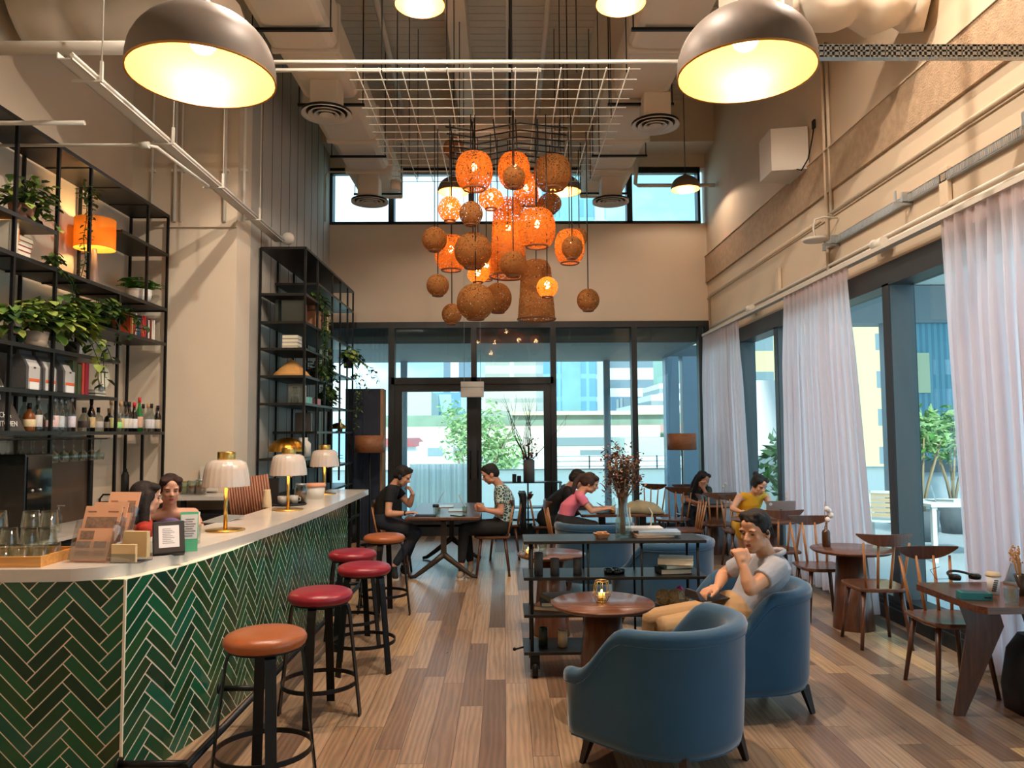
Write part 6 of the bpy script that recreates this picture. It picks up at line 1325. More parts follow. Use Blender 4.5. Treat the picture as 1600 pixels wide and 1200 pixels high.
# ---- armchairs
M_velv = mat('teal_velvet', (16,68,98), .8, noise=.12, nscale=10, sheen=.6); M_leg = mat('dark_walnut_leg', (40,24,20), .35)
def armchair_proto():
    t = thing('tub_armchair', None, None); n = 48; W2, D2 = .42, .42
    def path(u):   # u in -1..1: left arm front .. back .. right arm front, local +Y front
        s_ = u*1.0; a = s_*2.15   # angle
        if abs(s_) < .62:
            th = -pi/2+s_/.62*(pi/2); return Vector((W2*cos(th) if False else W2*sin(s_/.62*pi/2), -.02-D2*.93*cos(s_/.62*pi/2)))
        k = (abs(s_)-.62)/.38; return Vector(((1 if s_ > 0 else -1)*(W2-.015*k), -.02+k*.38))
    def ht(u):
        a = abs(u)
        if a < .6: return .8-.01*a
        k = min(1, (a-.6)/.34); e = k*k*(3-2*k); return .795-.27*e
    def rings(uu):
        R_ = []
        for u in uu:
            p = path(u); d = (path(min(1, u+.01))-path(max(-1, u-.01))).normalized(); nn = Vector((d.y, -d.x)); 
            if nn.dot(p-Vector((0, .05))) < 0: nn = -nn
            h = ht(u); prof = [(-.035, .16), (-.012, .17), (0, .22), (.012, .45), (.02, h-.075), (.03, h-.06), (.034, h-.035), (.028, h-.012), (.005, h), (-.03, h-.002), (-.06, h-.014), (-.075, h-.04), (-.08, h-.08), (-.09, .4), (-.1, .3)]
            R_.append([(p.x+nn.x*o, p.y+nn.y*o, z) for o, z in prof])
        return R_
    MB().loft(rings([-1+2*k/n for k in range(n+1)]), None, True, True).build('shell', M_velv, t)
    pts = []
    for k in range(n+1):
        u = -1+2*k/n; p = path(u); d = (path(min(1, u+.01))-path(max(-1, u-.01))).normalized(); nn = Vector((d.y, -d.x)); 
        if nn.dot(p-Vector((0, .05))) < 0: nn = -nn
        pts.append((p.x+nn.x*.024, p.y+nn.y*.024, ht(u)-.07))
    MB().tube(pts, .005, 6).build('piping', M_velv, t)
    base = [tuple(path(-1+2*k/24)*.97) for k in range(25)]; base = [(x, y) for x, y in base]
    MB().loft([base, base], [.16, .34], True, False).build('seat_base', M_velv, t)
    cu = [(x*.8, y*.8+.05) for x, y in base]
    MB().loft([[(x*.97, y*.97) for x, y in cu], cu, cu, [(x*.96, y*.96) for x, y in cu], [(x*.8, y*.8) for x, y in cu]], [.335, .35, .43, .455, .465], True, True).build('seat_cushion', M_velv, t)
    for x, y in ((-.3, .28), (.3, .28), (-.27, -.28), (.27, -.28)):
        MB().bar((x, y, .17), (x*1.12, y*1.14, 0), .05, .05, (0, 1, 0), .026, .026).build('leg', M_leg, t)
    return t
AP = armchair_proto()
def arm(x, y, f, label, fst=False):
    rz = atan2(-f[0], f[1]); o = AP if fst else dup(AP, (x, y, 0), rz); o.location = (x, y, 0); o.rotation_euler = (0, 0, rz); return tag(o, label, 'armchair', 'teal velvet tub armchairs')
arm(1.6, 5.22, (-.98, -.16), 'teal velvet tub armchair in which the young man sits')
arm(1.02, 8.75, (.12, 1), 'teal velvet tub armchair with its back to us behind the trolley, left one')
arm(1.55, 7.35, (-.75, .66), 'teal velvet tub armchair behind the right half of the trolley')
arm(.88, 4.3, (-.72, .7), 'nearest teal velvet tub armchair in the foreground, empty, back to us', True)
# ---- window end furniture
t = thing('console_shelf', 'low thin framed black console by the glass door carrying a grey vase', 'console', (.35, 13.0, 0))
for z in (.98, .56, .3): MB().box(-.52, .62, -.17, .17, z-.018, z).build('shelf_board', M_shelf, t)
for x in (-.5, .05, .6):
    for y in (-.15, .15): MB().box(x-.009, x+.009, y-.009, y+.009, 0, .97).build('post', M_metal, t)
p = at(826, 752, Z=.98); t = thing('branch_vase', 'tall grey cylinder vase with bare branches before the glass door', 'vase', (.42, 13.0, .981)); MB().lathe([(.001, 0), (.095, 0), (.098, .36), (.085, .37), (.08, .33), (.001, .3)], 28).build('vase', mat('vase_grey', (120,116,114), .7, noise=.1, nscale=12), t)
m = MB(); rd = random.Random(12); tips = []
for k in range(15):
    q = Vector((rd.uniform(-.04, .04), rd.uniform(-.03, .03), .3)); a = rd.uniform(-1, 1); pts = [q]; d = Vector((a*.55, rd.uniform(-.2, .2), 1)).normalized()
    for j in range(9): d = (d+Vector((rd.uniform(-.25, .25), rd.uniform(-.2, .2), .06))).normalized(); pts.append(pts[-1]+d*rd.uniform(.1, .16))
    m.tube([tuple(x) for x in pts], [.008*(1-j/11) for j in range(10)], 5)
    if k % 2 == 0:
        b0 = pts[5]; m.tube([tuple(b0), tuple(b0+Vector((a*.15+.08, .03, .18))), tuple(b0+Vector((a*.2+.06, .05, .4)))], [.004, .003, .002], 4)
m.build('branches', mat('branch_brown', (78,50,44), .9), t); f_ = MB()
for k in range(70): leaf(f_, Vector((.03+rd.gauss(0, .06), rd.gauss(0, .05), rd.uniform(.36, .72))), Vector((rd.uniform(-1, 1), rd.uniform(-1, 1), rd.uniform(-.5, 1))), .05, .7)
for k in range(12): f_.ball((rd.gauss(0, .06), rd.gauss(0, .05), rd.uniform(.38, .48)), .022, 6, 5)
f_.build('dried_blooms', mat('bloom_rose', (150,104,96), .9), t)
for x, lab in ((.17, 'small black cube candle on the console, left one'), (.25, 'small black cube candle on the console, right one')): one('cube_candle', MB().box(-.035, .035, -.035, .035, 0, .13 if x < .2 else .1, .004), M_black, lab, 'candle', (x, 12.95, .981))
def floor_lamp(x, y, label):
    t = thing('floor_lamp', label, 'floor lamp', (x, y, 0)); MB().lathe([(.001, 0), (.15, 0), (.15, .015), (.001, .02)], 28).build('base', M_metal, t); MB().cyl((0, 0, .015), (0, 0, 1.62), .011).build('pole', M_metal, t)
    MB().lathe([(.24, 1.5), (.245, 1.5), (.245, 1.78), (.24, 1.78), (.24, 1.5)], 40).build('veneer_shade', wood('veneer', (138,84,50), (164,106,66), .5, 0), t); MB().lathe([(.001, 1.77), (.24, 1.77), (.24, 1.776), (.001, 1.776)], 30).build('diffuser', M_white, t); return t
floor_lamp(-2.2, 12.55, 'floor lamp with wood veneer drum shade beside the dark blue cabinet'); floor_lamp(3.02, 12.95, 'floor lamp with wood veneer drum shade in the far right corner')
t = thing('tall_cabinet', 'tall dark navy cabinet at the left end of the glazing', 'cabinet', (-2.42, 13.25, 0)); MB().box(-.3, .3, -.15, .22, 0, 2.58, .004).build('body', mat('navy_paint', (30,40,58), .5), t)
for s_ in (-1, 1): MB().box(min(s_*.003, s_*.292), max(s_*.003, s_*.292), -.168, -.151, .05, 2.55, .002).build('door', mat('navy_paint'), t)
MB().box(.3, .34, -.15, .22, 0, 2.58).build('oak_edge_panel', wood('oak_edge', (150,110,76), (176,134,96), .5, 2), t)
bushy('potted_cactus', 'dark upright cactus like plant beside the dark blue cabinet', (-2.56, 12.9, .55), (.03, .03, .02), 2, .03, 41, pot=(.12, .3), potm=M_black)
o = bpy.data.objects['potted_cactus']; m = MB()
for x, h_, r_ in ((-.06, 1.0, .02), (.0, .75, .03), (.07, .62, .025)): m.tube([(x, 0, 0), (x*1.2, 0, h_*.5), (x, 0, h_)], [r_, r_*1.1, r_*.6], 8)
m.build('stems_upright', M_leafd, o); o.location.z = .24
# ================================================================ people
DG = bpy.context.evaluated_depsgraph_get
def blob(mb, name, m, parent, vox, sm=3, off=None, smooth_fac=.6):
    me = bpy.data.meshes.new(name); me.from_pydata(mb.v, [], mb.f); me.update()
    o = bpy.data.objects.new(name, me); COL.objects.link(o)
    r = o.modifiers.new('r', 'REMESH'); r.mode = 'VOXEL'; r.voxel_size = vox; r.use_smooth_shade = True
    if sm: s_ = o.modifiers.new('s', 'SMOOTH'); s_.iterations = sm; s_.factor = smooth_fac
    dg = DG(); dg.update(); n = bpy.data.meshes.new_from_object(o.evaluated_get(dg)); n.materials.clear(); n.materials.append(m)
    n.polygons.foreach_set('use_smooth', [True]*len(n.polygons)); n.update()
    bpy.data.objects.remove(o); bpy.data.meshes.remove(me); q = bpy.data.objects.new(name, n); COL.objects.link(q); q.parent = parent; n.name = name
    if off: q.location = off
    return q
def limb(mb, pts, rs, n=12):
    """closed rounded chain"""
    for p, r in zip(pts, rs): mb.ball(p, r, n, 8)
    for a, b_, ra, rb in zip(pts, pts[1:], rs, rs[1:]): mb.cyl(a, b_, ra, rb, n)
def ik(S_, T, l1, l2, pole):
    S_, T = Vector(S_), Vector(T); d = T-S_; L = min(d.length, (l1+l2)*.999); d.normalize(); a = (l1*l1-l2*l2+L*L)/(2*L); h = sqrt(max(0, l1*l1-a*a))
    p = Vector(pole); p = (p-d*p.dot(d)).normalized(); return S_+d*a+p*h
def hand(mb, W_, d, nrm, s, curl=.5, side=1, spread=.12, thumb=.6):
    """W_ wrist, d towards fingers, nrm palm normal (palm side), side=+1/-1 places the thumb"""
    d = Vector(d).normalized(); nrm = Vector(nrm); nrm = (nrm-d*nrm.dot(d)).normalized(); x = d.cross(nrm).normalized()*side
    P0 = Vector(W_)
    for k in range(4):
        u = (k-1.5)*.02*s; mb.cyl(P0+x*u*.5, P0+d*.082*s+x*u, .016*s, .0125*s, 8)
        mb.ball(P0+d*.082*s+x*u, .0125*s, 8, 6)
    mb.ball(P0+d*.04*s, .024*s, 8, 6)
    LN = (.066, .078, .083, .074)
    for k in range(4):
        u = (k-1.5)*.021*s; p = P0+d*.084*s+x*u; dd = (d+x*(k-1.5)*spread*.5).normalized(); r = .0098*s; Lf = LN[k]*s if side > 0 else LN[k]*s
        pts = [p]; rs = [r*1.1]; ang = 0
        for j, f_ in enumerate((.45, .32, .25)):
            ang += curl*(.9 if j == 0 else 1.15); q = dd*cos(ang)+nrm*sin(ang); p = p+q*Lf*f_; pts.append(p); rs.append(r*(1-.1*(j+1)))
        limb(mb, pts, rs, 8)
    tb = P0+d*.022*s+x*.026*s; td = (d*.65+x*.75+nrm*.35*thumb).normalized(); t2 = (d*.9+x*.25*(1-thumb)+nrm*.55*thumb).normalized()
    limb(mb, [tb, tb+td*.036*s, tb+td*.036*s+t2*.03*s, tb+td*.036*s+t2*.055*s], [.0145*s, .0125*s, .011*s, .0095*s], 8)
def frame(f, up=(0, 0, 1)):
    f = Vector(f).normalized(); u = Vector(up); r = f.cross(u).normalized(); u = r.cross(f); M = Matrix((r, f, u)).transposed(); return M   # x=right, y=face, z=up
SK = {}
def skin(c, nm): return mat('skin_'+nm, c, .5, noise=.05, nscale=8)
def person(name_label, J, face, body_f, s, skinc, hair, shirt, trousers, shoes, hands=None, vox=.011, extras=None, sleeve=.5, cat='person', seat=None, headup=(0, 0, 1), long_tr=True, sh_w=.175, female=False, slb=None, collar=False):
    J = {k: Vector(v) for k, v in J.items()}; base = Vector((J['pel'].x, J['pel'].y, 0)); t = thing('person', name_label, cat, base)
    J = {k: v-base for k, v in J.items()}; bf = Vector((body_f[0], body_f[1], 0)).normalized(); rt = Vector((bf.y, -bf.x, 0))   # person's right
    pel, nk = J['pel'], J['nk']; sp_ = (nk-pel); up = sp_.normalized(); hunch = -bf*.045*s
    def spn(u): return pel.lerp(nk, u)+hunch*sin(pi*u)+bf*.0
    shR = J.get('shR', nk-up*.055*s+rt*sh_w*s); shL = J.get('shL', nk-up*.055*s-rt*sh_w*s)
    l1, l2 = .29*s, .26*s
    wrR, wrL = J['wrR'], J['wrL']
    elR = J['elR'] if 'elR' in J else ik(shR, wrR, l1, l2, rt*.5-Vector((0, 0, 1))); elL = J['elL'] if 'elL' in J else ik(shL, wrL, l1, l2, -rt*.5-Vector((0, 0, 1)))
    hipR, hipL = pel+rt*.09*s, pel-rt*.09*s; knR, knL, anR, anL = J['knR'], J['knL'], J['anR'], J['anL']
    B = MB(); RH = frame(face, headup); hc = J['hd']
    def h_(x, y, z): return hc+RH @ (Vector((x, y, z))*s)
    def hb(mb, c, r): mb.ball(h_(*c), tuple(a*s for a in r), 18, 14, RH)
    # head
    hb(B, (0, -.012, .028), (.074, .093, .086)); hb(B, (0, .022, -.035), (.058, .066, .074)); hb(B, (0, .055, -.09), (.026, .024, .02)); hb(B, (0, .03, -.075), (.046, .046, .034))
    for sg in (-1, 1):
        hb(B, (sg*.036, .062, -.018), (.022, .018, .02)); hb(B, (sg*.03, .078, .03), (.026, .014, .009)); hb(B, (sg*.076, -.006, -.012), (.009, .02, .03)); hb(B, (sg*.045, .02, -.07), (.022, .03, .022)); hb(B, (sg*.012, .1, -.022), (.009, .01, .007))
    B.cyl(h_(0, .078, .02), h_(0, .11, -.018), .008*s, .012*s, 8); B.ball(h_(0, .108, -.019), .0125*s, 8, 6); hb(B, (0, .07, .06), (.04, .02, .03))
    hb(B, (0, .083, -.05), (.022, .012, .007)); hb(B, (0, .08, -.061), (.018, .012, .007))
    B.cyl(nk-up*.03*s, h_(0, -.02, -.05), .054*s, .05*s, 14)
    # torso core, arms, legs
    for u0, u1, w0, w1 in ((0, .5, .1, .1), (.5, .93, .1, .11)):
        B.loft([[tuple(spn(u)+rt*w*s*cos(a)+bf*w*.62*s*sin(a)) for a in [2*pi*k/14 for k in range(14)]] for u, w in ((u0, w0), (u1, w1))])
    limb(B, [nk-up*.05*s, shR], [.05*s, .046*s]); limb(B, [nk-up*.05*s, shL], [.05*s, .046*s])
    k_ = .86 if female else 1
    for S_, E_, W_ in ((shR, elR, wrR), (shL, elL, wrL)):
        m1 = S_.lerp(E_, .45); m2 = E_.lerp(W_, .35); limb(B, [S_, m1, E_, m2, W_], [.05*s*k_, .046*s*k_, .036*s*k_, .039*s*k_, .025*s*k_])
    for K_, A_ in ((knR, anR), (knL, anL)): limb(B, [K_, K_.lerp(A_, .35), A_], [.045*s, .048*s, .034*s])
    HD = hands or {}
    for key, W_, E_, sd in (('R', wrR, elR, 1), ('L', wrL, elL, -1)):
        d, nn, cu = HD.get(key, ((W_-E_), (0, 0, -1), .35)); hand(B, W_, d, nn, s, cu, sd)
    blob(B, 'body', skin(skinc, hair['k']+str(skinc[0])), t, vox, 2)
    # eyes, brows, lips
    for sg in (-1, 1): MB().ball(h_(sg*.031, .0805, .006), tuple(a*s for a in (.0125, .0075, .0032)), 12, 8, RH).build('eye', mat('eye_dark', (34,24,22), .3), t)
    for sg in (-1, 1): MB().tube([tuple(h_(sg*.014, .0915, .0265)), tuple(h_(sg*.034, .0905, .031)), tuple(h_(sg*.054, .074, .026))], [.0022*s, .003*s, .0015*s], 6).build('eyebrow', mat('brow_dark', (30,22,20), .7), t)
    e = MB(); e.ball(h_(0, .0915, -.0515), tuple(a*s for a in (.021, .006, .004)), 10, 6, RH).ball(h_(0, .0895, -.0605), tuple(a*s for a in (.017, .006, .005)), 10, 6, RH); e.build('lips', mat('lips_'+hair['k'], hair.get('lip', (150,84,72)), .45), t)
    # hair
    Hm = MB(); rd = random.Random(hash(hair['k']) % 97 if False else len(name_label)); kd = hair['k']
    hb(Hm, (0, -.022, .045), (.083, .094, .084)); hb(Hm, (0, -.055, .0), (.074, .062, .07))
    if kd == 'short':
        for k in range(26):
            a = rd.uniform(-1.3, 1.3); hb(Hm, (.06*sin(a), .0+.062*cos(a)*rd.uniform(.4, 1.0), .1+rd.uniform(-.02, .012)), (.022, .026, .018))
        for sg in (-1, 1): hb(Hm, (sg*.066, .005, .03), (.014, .03, .035))
    if kd in ('long', 'pony', 'bun', 'longb', 'back'):
        for sg in (-1, 1): hb(Hm, (sg*.045, .035, .085), (.042, .045, .03)); hb(Hm, (sg*.072, .0, .02), (.016, .045, .05))
    if kd in ('long', 'longb'):
        for sg in (-1, 1):
            pts = [h_(sg*.065, -.01, .03), h_(sg*.082, -.015, -.06), h_(sg*.088, -.01, -.15), h_(sg*.08, .01, -.24)]; limb(Hm, pts, [.035*s, .034*s, .036*s, .022*s])
        for k in range(5): x = -.06+.03*k; limb(Hm, [h_(x, -.06, .02), h_(x*1.1, -.09, -.1), h_(x*1.2, -.085, -.22), h_(x*1.2, -.07, -.3)], [.036*s, .036*s, .034*s, .018*s])
    if kd == 'pony':
        limb(Hm, [h_(0, -.09, .06), h_(0, -.135, .03), h_(0, -.16, -.05), h_(.01, -.15, -.15), h_(.01, -.13, -.2)], [.035*s, .034*s, .034*s, .028*s, .012*s])
    if kd == 'bun': Hm.ball(h_(0, -.11, .085), .038*s, 12, 8)
    ho = blob(Hm, 'hair', mat('hair_%s_%d' % (kd, hair['c'][0]), hair['c'], .75, noise=.3, nscale=30, bump=.5, bscale=60), t, vox*.8 if vox > .008 else .007, 1)
    if hair.get('tips'):
        T_ = MB(); 
        for k in range(6): x = -.075+.03*k; limb(T_, [h_(x*1.2, -.08, -.2), h_(x*1.25, -.07, -.27), h_(x*1.15, -.05, -.35)], [.03*s, .026*s, .012*s])
        blob(T_, 'hair_ends', mat('hair_tips', hair['tips'], .5, noise=.4, nscale=30), t, vox, 1)
    # shirt
    Sh = MB(); pf = [(-.06, .165, .12), (.0, .172, .125), (.2, .155, .115), (.42, .16, .118), (.65, .178, .125), (.82, .175, .11), (.93, .13, .085), (1.0, .066, .06)]
    if female: pf = [(-.06, .165, .12), (.0, .165, .12), (.22, .13, .098), (.42, .135, .105), (.62, .155, .125), (.8, .15, .1), (.92, .12, .076), (1.0, .06, .055)]
    if hair.get('nobody'): pf = pf[:-3]+[(.74, .125, .118), (.84, .06, .098)]
    Sh.loft([[tuple(spn(max(0, u))+(up*u*sp_.length if u < 0 else Vector())+rt*w*s*cos(a)+bf*d_*s*sin(a)) for a in [2*pi*k/22 for k in range(22)]] for u, w, d_ in pf])
    if sleeve > 0:
        for S_, E_, W_ in ((shR, elR, wrR), (shL, elL, wrL)):
            limb(Sh, [nk-up*.06*s, S_], [.06*s, .066*s*k_]); u = min(sleeve, 1); e_ = S_.lerp(E_, u); limb(Sh, [S_, S_.lerp(E_, u*.5)], [.066*s*k_, .062*s*k_]); Sh.cyl(S_.lerp(E_, u*.5), e_, .062*s*k_, .06*s*k_, 14)
            if sleeve > 1: limb(Sh, [E_, W_.lerp(E_, .1)], [.052*s, .038*s]); limb(Sh, [S_, E_], [.062*s, .054*s])
    elif sleeve == 0:
        for S_ in (shR, shL): limb(Sh, [nk-up*.07*s, S_-(S_-nk)*.25], [.055*s, .05*s])
    blob(Sh, 'shirt', shirt, t, vox, 3)
    if collar:
        C_ = MB(); C_.tube([tuple(nk+up*(.012-.02*sin(a))*s+rt*.068*s*cos(a)+bf*(.06*s*sin(a)+.006)) for a in [2*pi*k/22 for k in range(22)]], .014*s, 8, closed=True)
        for sg in ():
            C_.loft([[tuple(nk+q) for q in ((-bf*.062*s+up*.035*s), (-bf*.066*s-up*.0*s), (-bf*.052*s))], [tuple(nk+q) for q in ((rt*sg*.066*s+up*.03*s), (rt*sg*.08*s-up*.012*s), (rt*sg*.058*s))], [tuple(nk+q) for q in ((bf*.06*s+rt*sg*.02*s-up*.02*s), (bf*.085*s+rt*sg*.06*s-up*.075*s), (bf*.05*s+rt*sg*.03*s-up*.03*s))]])
        C_.build('collar', shirt, t)
    # trousers
    Tr = MB(); limb(Tr, [pel+up*.02*s-rt*.05*s, pel+up*.02*s+rt*.05*s], [.128*s, .128*s], 16)
    for H_, K_, A_ in ((hipR, knR, anR), (hipL, knL, anL)):
        limb(Tr, [H_, H_.lerp(K_, .5), K_], [.098*s, .088*s, .068*s], 14)
        if long_tr: limb(Tr, [K_, K_.lerp(A_, .4), A_+(K_-A_).normalized()*.05*s], [.066*s, .062*s, .048*s], 14)
        else: limb(Tr, [K_, K_.lerp(A_, .2)], [.066*s, .07*s], 14)
    blob(Tr, 'trousers' if not hair.get('skirt') else 'skirt', trousers, t, vox, 3)
    for K_, A_, td in ((knR, anR, J.get('toeR', None)), (knL, anL, J.get('toeL', None))):
        d = (Vector(td)+base-base if td is not None else bf); d = Vector((d.x, d.y, 0)).normalized(); g = Vector((A_.x, A_.y, .035*s)); F = MB()
        limb(F, [g-d*.04*s+Vector((0, 0, .015)), g+d*.06*s+Vector((0, 0, .012)), g+d*.15*s, ], [.042*s, .043*s, .034*s]); F.cyl(A_, g, .036*s, .04*s)
        o = blob(F, 'shoe', shoes, t, vox, 1)
        sl_ = MB(); sd = Vector((d.y, -d.x, 0)); sl_.prism([tuple((g+d*a*s+sd*b_*s))[:2] for a, b_ in ((-.085, 0), (-.07, .036), (.05, .045), (.15, .042), (.19, 0), (.15, -.042), (.05, -.045), (-.07, -.036))], 0, .022*s); q = sl_.build('sole', mat('shoe_sole', (214,206,192), .7), o)
    return t, J, h_
def A3(px, py, Y): return at(px, py, Y=Y)
DK = (22,16,15)
M_blk = mat('black_cotton', (16,16,18), .85, bump=.2, bscale=30); M_denim = mat('dark_denim', (30,36,48), .85, bump=.2, bscale=60); M_btr = mat('black_trousers', (18,18,20), .85)
# 1 man left
J = dict(pel=A3(600, 813, 9.88), nk=A3(615, 757, 9.88), hd=A3(629, 744, 9.86), elR=A3(606, 803, 9.62), wrR=A3(633, 802, 9.6), elL=A3(640, 789, 10.08), wrL=A3(645, 772, 10.0), knR=A3(651, 833, 9.72), knL=A3(648, 830, 10.05), anR=A3(616, 884, 9.7), anL=A3(631, 882, 10.0), toeR=(1, -.25, 0), toeL=(1, -.1, 0))
t, Jl, h_ = person('person in a black tee shirt and headphones at the long table, hand on chin', J, (.86, -.12, -.5), (1, 0), 1.08, (206,150,118), dict(k='short', c=(20,15,14)), M_blk, M_denim, mat('black_canvas_shoe', (24,24,26), .8),
    {'R': ((1, .0, .12), (0, 0, -1), .25), 'L': ((-.4, -.2, .8), (-1, 0, .2), .9)}, sleeve=.52)
m = MB(); m.tube([tuple(h_(.082*cos(a), -.01, .02+.105*sin(a))) for a in [pi*k/12 for k in range(13)]], .009, 8)
for sg in (-1, 1): m.ball(h_(sg*.088, -.005, -.012), (.03, .034, .04), 12, 8)
o = m.build('headphones', M_black); o.location = t.location; tag(o, 'black over ear headphones worn by the man in the black tee shirt', 'headphones')
m = MB(); w_ = Jl['wrR']; m.cyl(w_-Vector((.012, 0, 0)), w_+Vector((.012, 0, 0)), .031, n=16); o = m.build('wristwatch', M_black); o.location = t.location; tag(o, 'black wristwatch on the right wrist of the man in black', 'watch')
# 2 man right
pt = bpy.data.materials.new('patterned_shirt'); pt.use_nodes = True; nt = pt.node_tree; b = nt.nodes['Principled BSDF']; tc = nt.nodes.new('ShaderNodeTexCoord'); v = nt.nodes.new('ShaderNodeTexVoronoi'); v.feature = 'DISTANCE_TO_EDGE'; v.inputs['Scale'].default_value = 26
cr = nt.nodes.new('ShaderNodeValToRGB'); cr.color_ramp.elements[0].color = s2l((206,214,200))+(1,); cr.color_ramp.elements[1].color = s2l((44,84,84))+(1,); cr.color_ramp.elements[0].position = .07; cr.color_ramp.elements[1].position = .12
nt.links.new(tc.outputs['Object'], v.inputs['Vector']); nt.links.new(v.outputs['Distance'], cr.inputs['Fac']); nt.links.new(cr.outputs[0], b.inputs['Base Color']); b.inputs['Roughness'].default_value = .85
J = dict(pel=A3(784, 822, 9.93), nk=A3(782, 757, 9.93), hd=A3(766, 741, 9.9), elL=A3(783, 801, 9.7), wrL=A3(760, 797, 9.66), elR=A3(776, 799, 10.15), wrR=A3(757, 796, 9.85), knL=A3(725, 826, 9.75), knR=A3(728, 826, 10.08), anL=A3(721, 882, 9.7), anR=A3(735, 880, 10.0), toeL=(-1, -.1, 0), toeR=(-1, -.1, 0))
person('person in a teal patterned shirt looking down at the long table', J, (-.88, -.1, -.42), (-1, 0), 1.08, (200,142,112), dict(k='short', c=(24,17,15)), pt, M_btr, mat('beige_shoe', (150,134,116), .8),
    {'L': ((-1, .1, .15), (0, .6, .3), .6), 'R': ((-1, -.1, .15), (0, -.6, .3), .6)}, sleeve=.6)
# 3 pink woman
J = dict(pel=A3(882, 818, 9.78), nk=A3(908, 768, 9.75), hd=A3(922, 755, 9.72), elR=A3(924, 799, 9.55), wrR=A3(941, 796, 9.72), elL=A3(928, 797, 9.95), wrL=A3(942, 793, 9.9), knR=A3(928, 822, 9.7), knL=A3(928, 822, 9.95), anR=A3(925, 880, 9.7), anL=A3(925, 878, 9.95))
person('person in a pink tee shirt with a ponytail and glasses leaning over the laptop table', J, (.9, -.05, -.42), (1, .0), 1.06, (206,150,116), dict(k='pony', c=(52,32,24)), mat('pink_cotton', (224,116,136), .85), M_blk, M_blk, {'R': ((1, 0, .1), (0, 0, -1), .3), 'L': ((1, -.1, .1), (0, 0, -1), .3)}, sleeve=.5, female=True)
# 4 black shirt behind
J = dict(pel=A3(853, 812, 10.95), nk=A3(889, 760, 10.9), hd=A3(902, 749, 10.85), wrR=A3(921, 795, 10.7), wrL=A3(921, 793, 11.0), knR=A3(892, 816, 10.85), knL=A3(892, 816, 11.1), anR=A3(890, 862, 10.85), anL=A3(890, 860, 11.1))
person('person in a black long sleeved top hunched behind the woman in pink', J, (.85, -.1, -.5), (1, 0), 1.12, (200,144,112), dict(k='short', c=DK), M_blk, M_blk, M_blk, sleeve=1.5)
# 5 dark green woman
J = dict(pel=A3(1083, 797, 12.25), nk=A3(1091, 761, 12.0), hd=A3(1098, 750, 11.85), elL=A3(1107, 780, 11.75), wrL=A3(1099, 763, 11.75), elR=A3(1073, 781, 11.9), wrR=A3(1087, 785, 11.72), knR=A3(1080, 803, 11.85), knL=A3(1096, 803, 11.8), anR=A3(1085, 838, 11.85), anL=A3(1092, 836, 11.9))
person('person with long dark hair in a dark green top, chin on hand', J, (.35, -.8, -.4), (.3, -1), 1.1, (190,130,100), dict(k='long', c=DK), mat('dark_green_cotton', (58,74,66), .85), M_denim, M_blk, {'L': ((-.1, -.1, 1), (0, -1, 0), .9), 'R': ((1, -.4, .0), (0, 0, -1), .4)}, sleeve=.6, female=True)
# 6 yellow woman
J = dict(pel=A3(1166, 820, 10.15), nk=A3(1178, 770, 9.98), hd=A3(1186, 758, 9.85), elR=A3(1144, 795, 9.85), wrR=A3(1156, 799, 9.68), elL=A3(1205, 797, 9.8), wrL=A3(1190, 800, 9.62), knR=A3(1158, 825, 9.75), knL=A3(1176, 825, 9.75), anR=A3(1160, 872, 9.9), anL=A3(1175, 872, 9.9))
person('person in a sleeveless mustard yellow dress typing on a laptop by the window', J, (.3, -.85, -.5), (.15, -1), 1.08, (214,160,128), dict(k='bun', c=DK, skirt=1), mat('mustard_cotton', (222,168,36), .8), mat('mustard_cotton'), M_blk, {'R': ((.6, -.8, .0), (0, 0, -1), .35), 'L': ((-.5, -.9, .0), (0, 0, -1), .35)}, sleeve=0, female=True, long_tr=False)
# 7 young man
J = dict(pel=Vector((1.52, 5.14, .575)), nk=A3(1205, 867, 5.05), hd=A3(1180, 830, 4.97), shL=A3(1213, 888, 4.84), shR=A3(1160, 882, 5.27), elL=A3(1172, 921, 4.7), wrL=A3(1162, 886, 4.74), elR=A3(1130, 897, 5.38), wrR=A3(1122, 916, 5.08), knR=A3(1020, 968, 5.28), knL=A3(1040, 981, 4.98), anR=Vector((.98, 5.3, .1)), anL=Vector((1.02, 5.0, .1)))
t, Jl, h_ = person('person in grey polo shirt and khaki trousers in the armchair, fist at mouth', J, (-.72, -.62, -.2), (-1, -.2), 1.12, (208,150,112), dict(k='short', c=(20,16,16)), mat('grey_polo', (168,168,174), .85, bump=.15, bscale=80), mat('khaki_cotton', (184,146,102), .85, bump=.4, bscale=14), mat('beige_shoe'),
    {'L': ((-.15, .25, .9), (-.2, .9, 0), 1.15), 'R': ((-1, -.35, -.25), (.1, -.1, -1), .55)}, sleeve=.55, vox=.0075, collar=True)
m = MB(); m.tube([tuple(h_(-.083, .0, .02)), tuple(h_(-.09, -.03, .03)), tuple(h_(-.085, -.05, -.03)), tuple(h_(-.06, -.09, -.05)), tuple(h_(0, -.115, -.05)), tuple(h_(.06, -.09, -.05)), tuple(h_(.085, -.05, -.03)), tuple(h_(.09, -.03, .03)), tuple(h_(.083, 0, .02))], .005*1.1, 6).ball(h_(-.083, .01, -.0), .014, 8, 6).ball(h_(.083, .01, 0), .014, 8, 6)
o = m.build('neckband_earphones', M_black); o.location = t.location; tag(o, 'black bone conduction headset worn by the young man in grey', 'headphones')
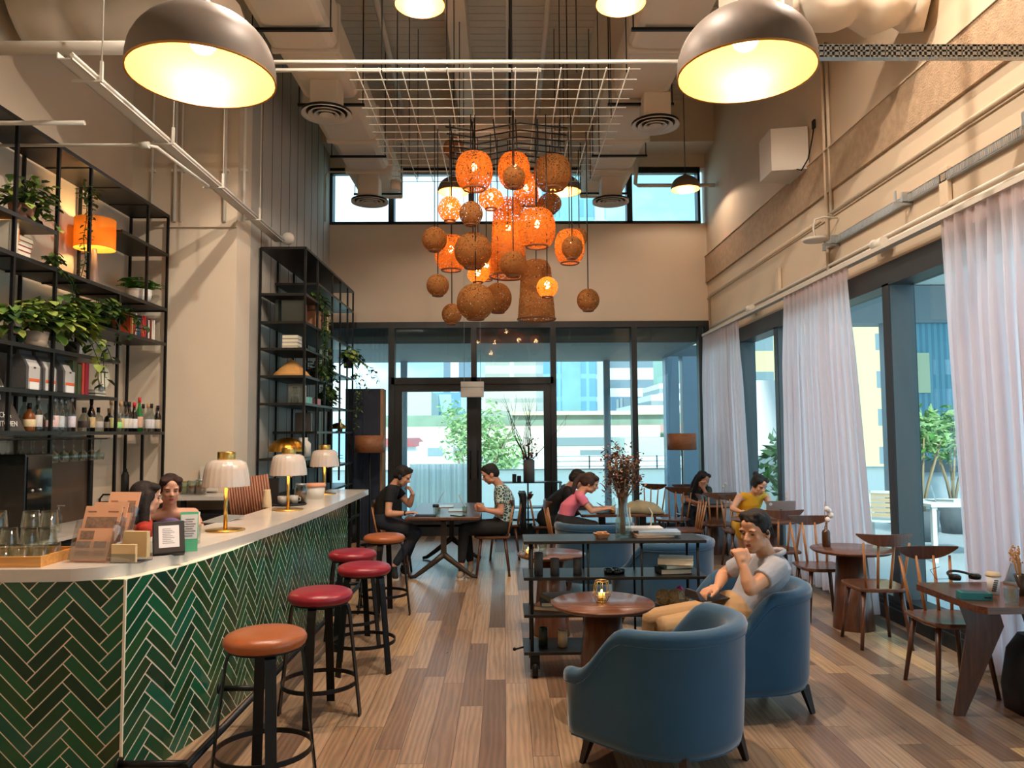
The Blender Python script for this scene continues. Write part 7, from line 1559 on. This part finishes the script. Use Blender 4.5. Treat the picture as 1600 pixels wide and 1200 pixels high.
o = one('tablet_computer', MB().box(-.13, .13, -.09, .09, 0, .008, .002).loft([[(-.13, -.09, .008), (-.09, -.09, .008), (-.12, -.06, .06), (-.14, -.06, .06)], [(-.13, .09, .008), (-.09, .09, .008), (-.12, .06, .06), (-.14, .06, .06)]]), mat('slate_case', (52,50,56), .6), 'dark tablet in a folding case on the lap of the young man', 'tablet', A3(1108, 934, 5.1), radians(20))
# 8, 9 women behind the bar, on stools
M_red = mat('red_print_top', (176,50,34), .8, noise=.5, nscale=20)
def bar_seat(x, y, lab): t = thing('stool', lab, 'stool', (x, y, 0)); MB().lathe([(.001, .5), (.18, .5), (.18, .55), (.001, .56)], 24).build('seat', M_black, t); [MB().cyl((.12*cos(a), .12*sin(a), .5), (.18*cos(a), .18*sin(a), 0), .014).build('leg', M_metal, t) for a in (.8, 2.4, 3.9, 5.5)]
J = dict(pel=Vector((-2.85, 5.95, .68)), nk=A3(225, 812, 5.95), hd=A3(228, 779, 5.97), wrR=Vector((-2.55, 6.1, .95)), wrL=Vector((-2.6, 6.35, .95)), knR=Vector((-2.45, 5.95, .62)), knL=Vector((-2.45, 6.2, .62)), anR=Vector((-2.45, 5.95, .12)), anL=Vector((-2.45, 6.2, .12)))
person('person seen from behind the menu stands with long dark hair and brown ends', J, (.75, .55, -.1), (.8, .5), 1.08, (222,170,140), dict(k='longb', c=(26,18,18), tips=(120,76,50)), M_red, M_blk, M_blk, sleeve=.25, female=True)
J = dict(pel=Vector((-2.98, 6.95, .66)), nk=A3(265, 794, 6.75), hd=A3(266, 765, 6.68), wrR=Vector((-3.1, 6.5, .85)), wrL=Vector((-2.6, 6.5, .98)), knR=Vector((-3.0, 6.5, .62)), knL=Vector((-2.8, 6.5, .62)), anR=Vector((-3.0, 6.55, .12)), anL=Vector((-2.8, 6.55, .12)))
person('person in a lilac halter top facing us from behind the bar', J, (.5, -.82, -.2), (.35, -.93), 1.08, (222,164,136), dict(k='back', c=(44,22,20), lip=(160,60,60), nobody=1), mat('lilac_cotton', (136,120,170), .85), M_blk, M_blk, sleeve=-1, female=True)
bar_seat(-2.85, 5.95, 'black stool under the long haired person behind the bar'); bar_seat(-2.98, 6.95, 'black stool under the person in the lilac top')
# ================================================================ render settings
SC.view_settings.view_transform = 'Standard'; SC.view_settings.look = 'None'; SC.view_settings.gamma = 1; SC.view_settings.use_curve_mapping = False
SC.view_settings.exposure = 1.15
cy = SC.cycles
cy.use_denoising = True
try: cy.denoiser = 'OPENIMAGEDENOISE'
except Exception: pass
cy.max_bounces = 8; cy.diffuse_bounces = 4; cy.glossy_bounces = 3; cy.transmission_bounces = 4; cy.transparent_max_bounces = 48
cy.sample_clamp_indirect = 4; cy.caustics_reflective = False; cy.caustics_refractive = False
for o_ in bpy.data.objects:
    l_ = o_.get('label')
    if l_ and not (4 <= len(l_.split()) <= 16): print('LABELLEN', o_.name, len(l_.split()), l_)
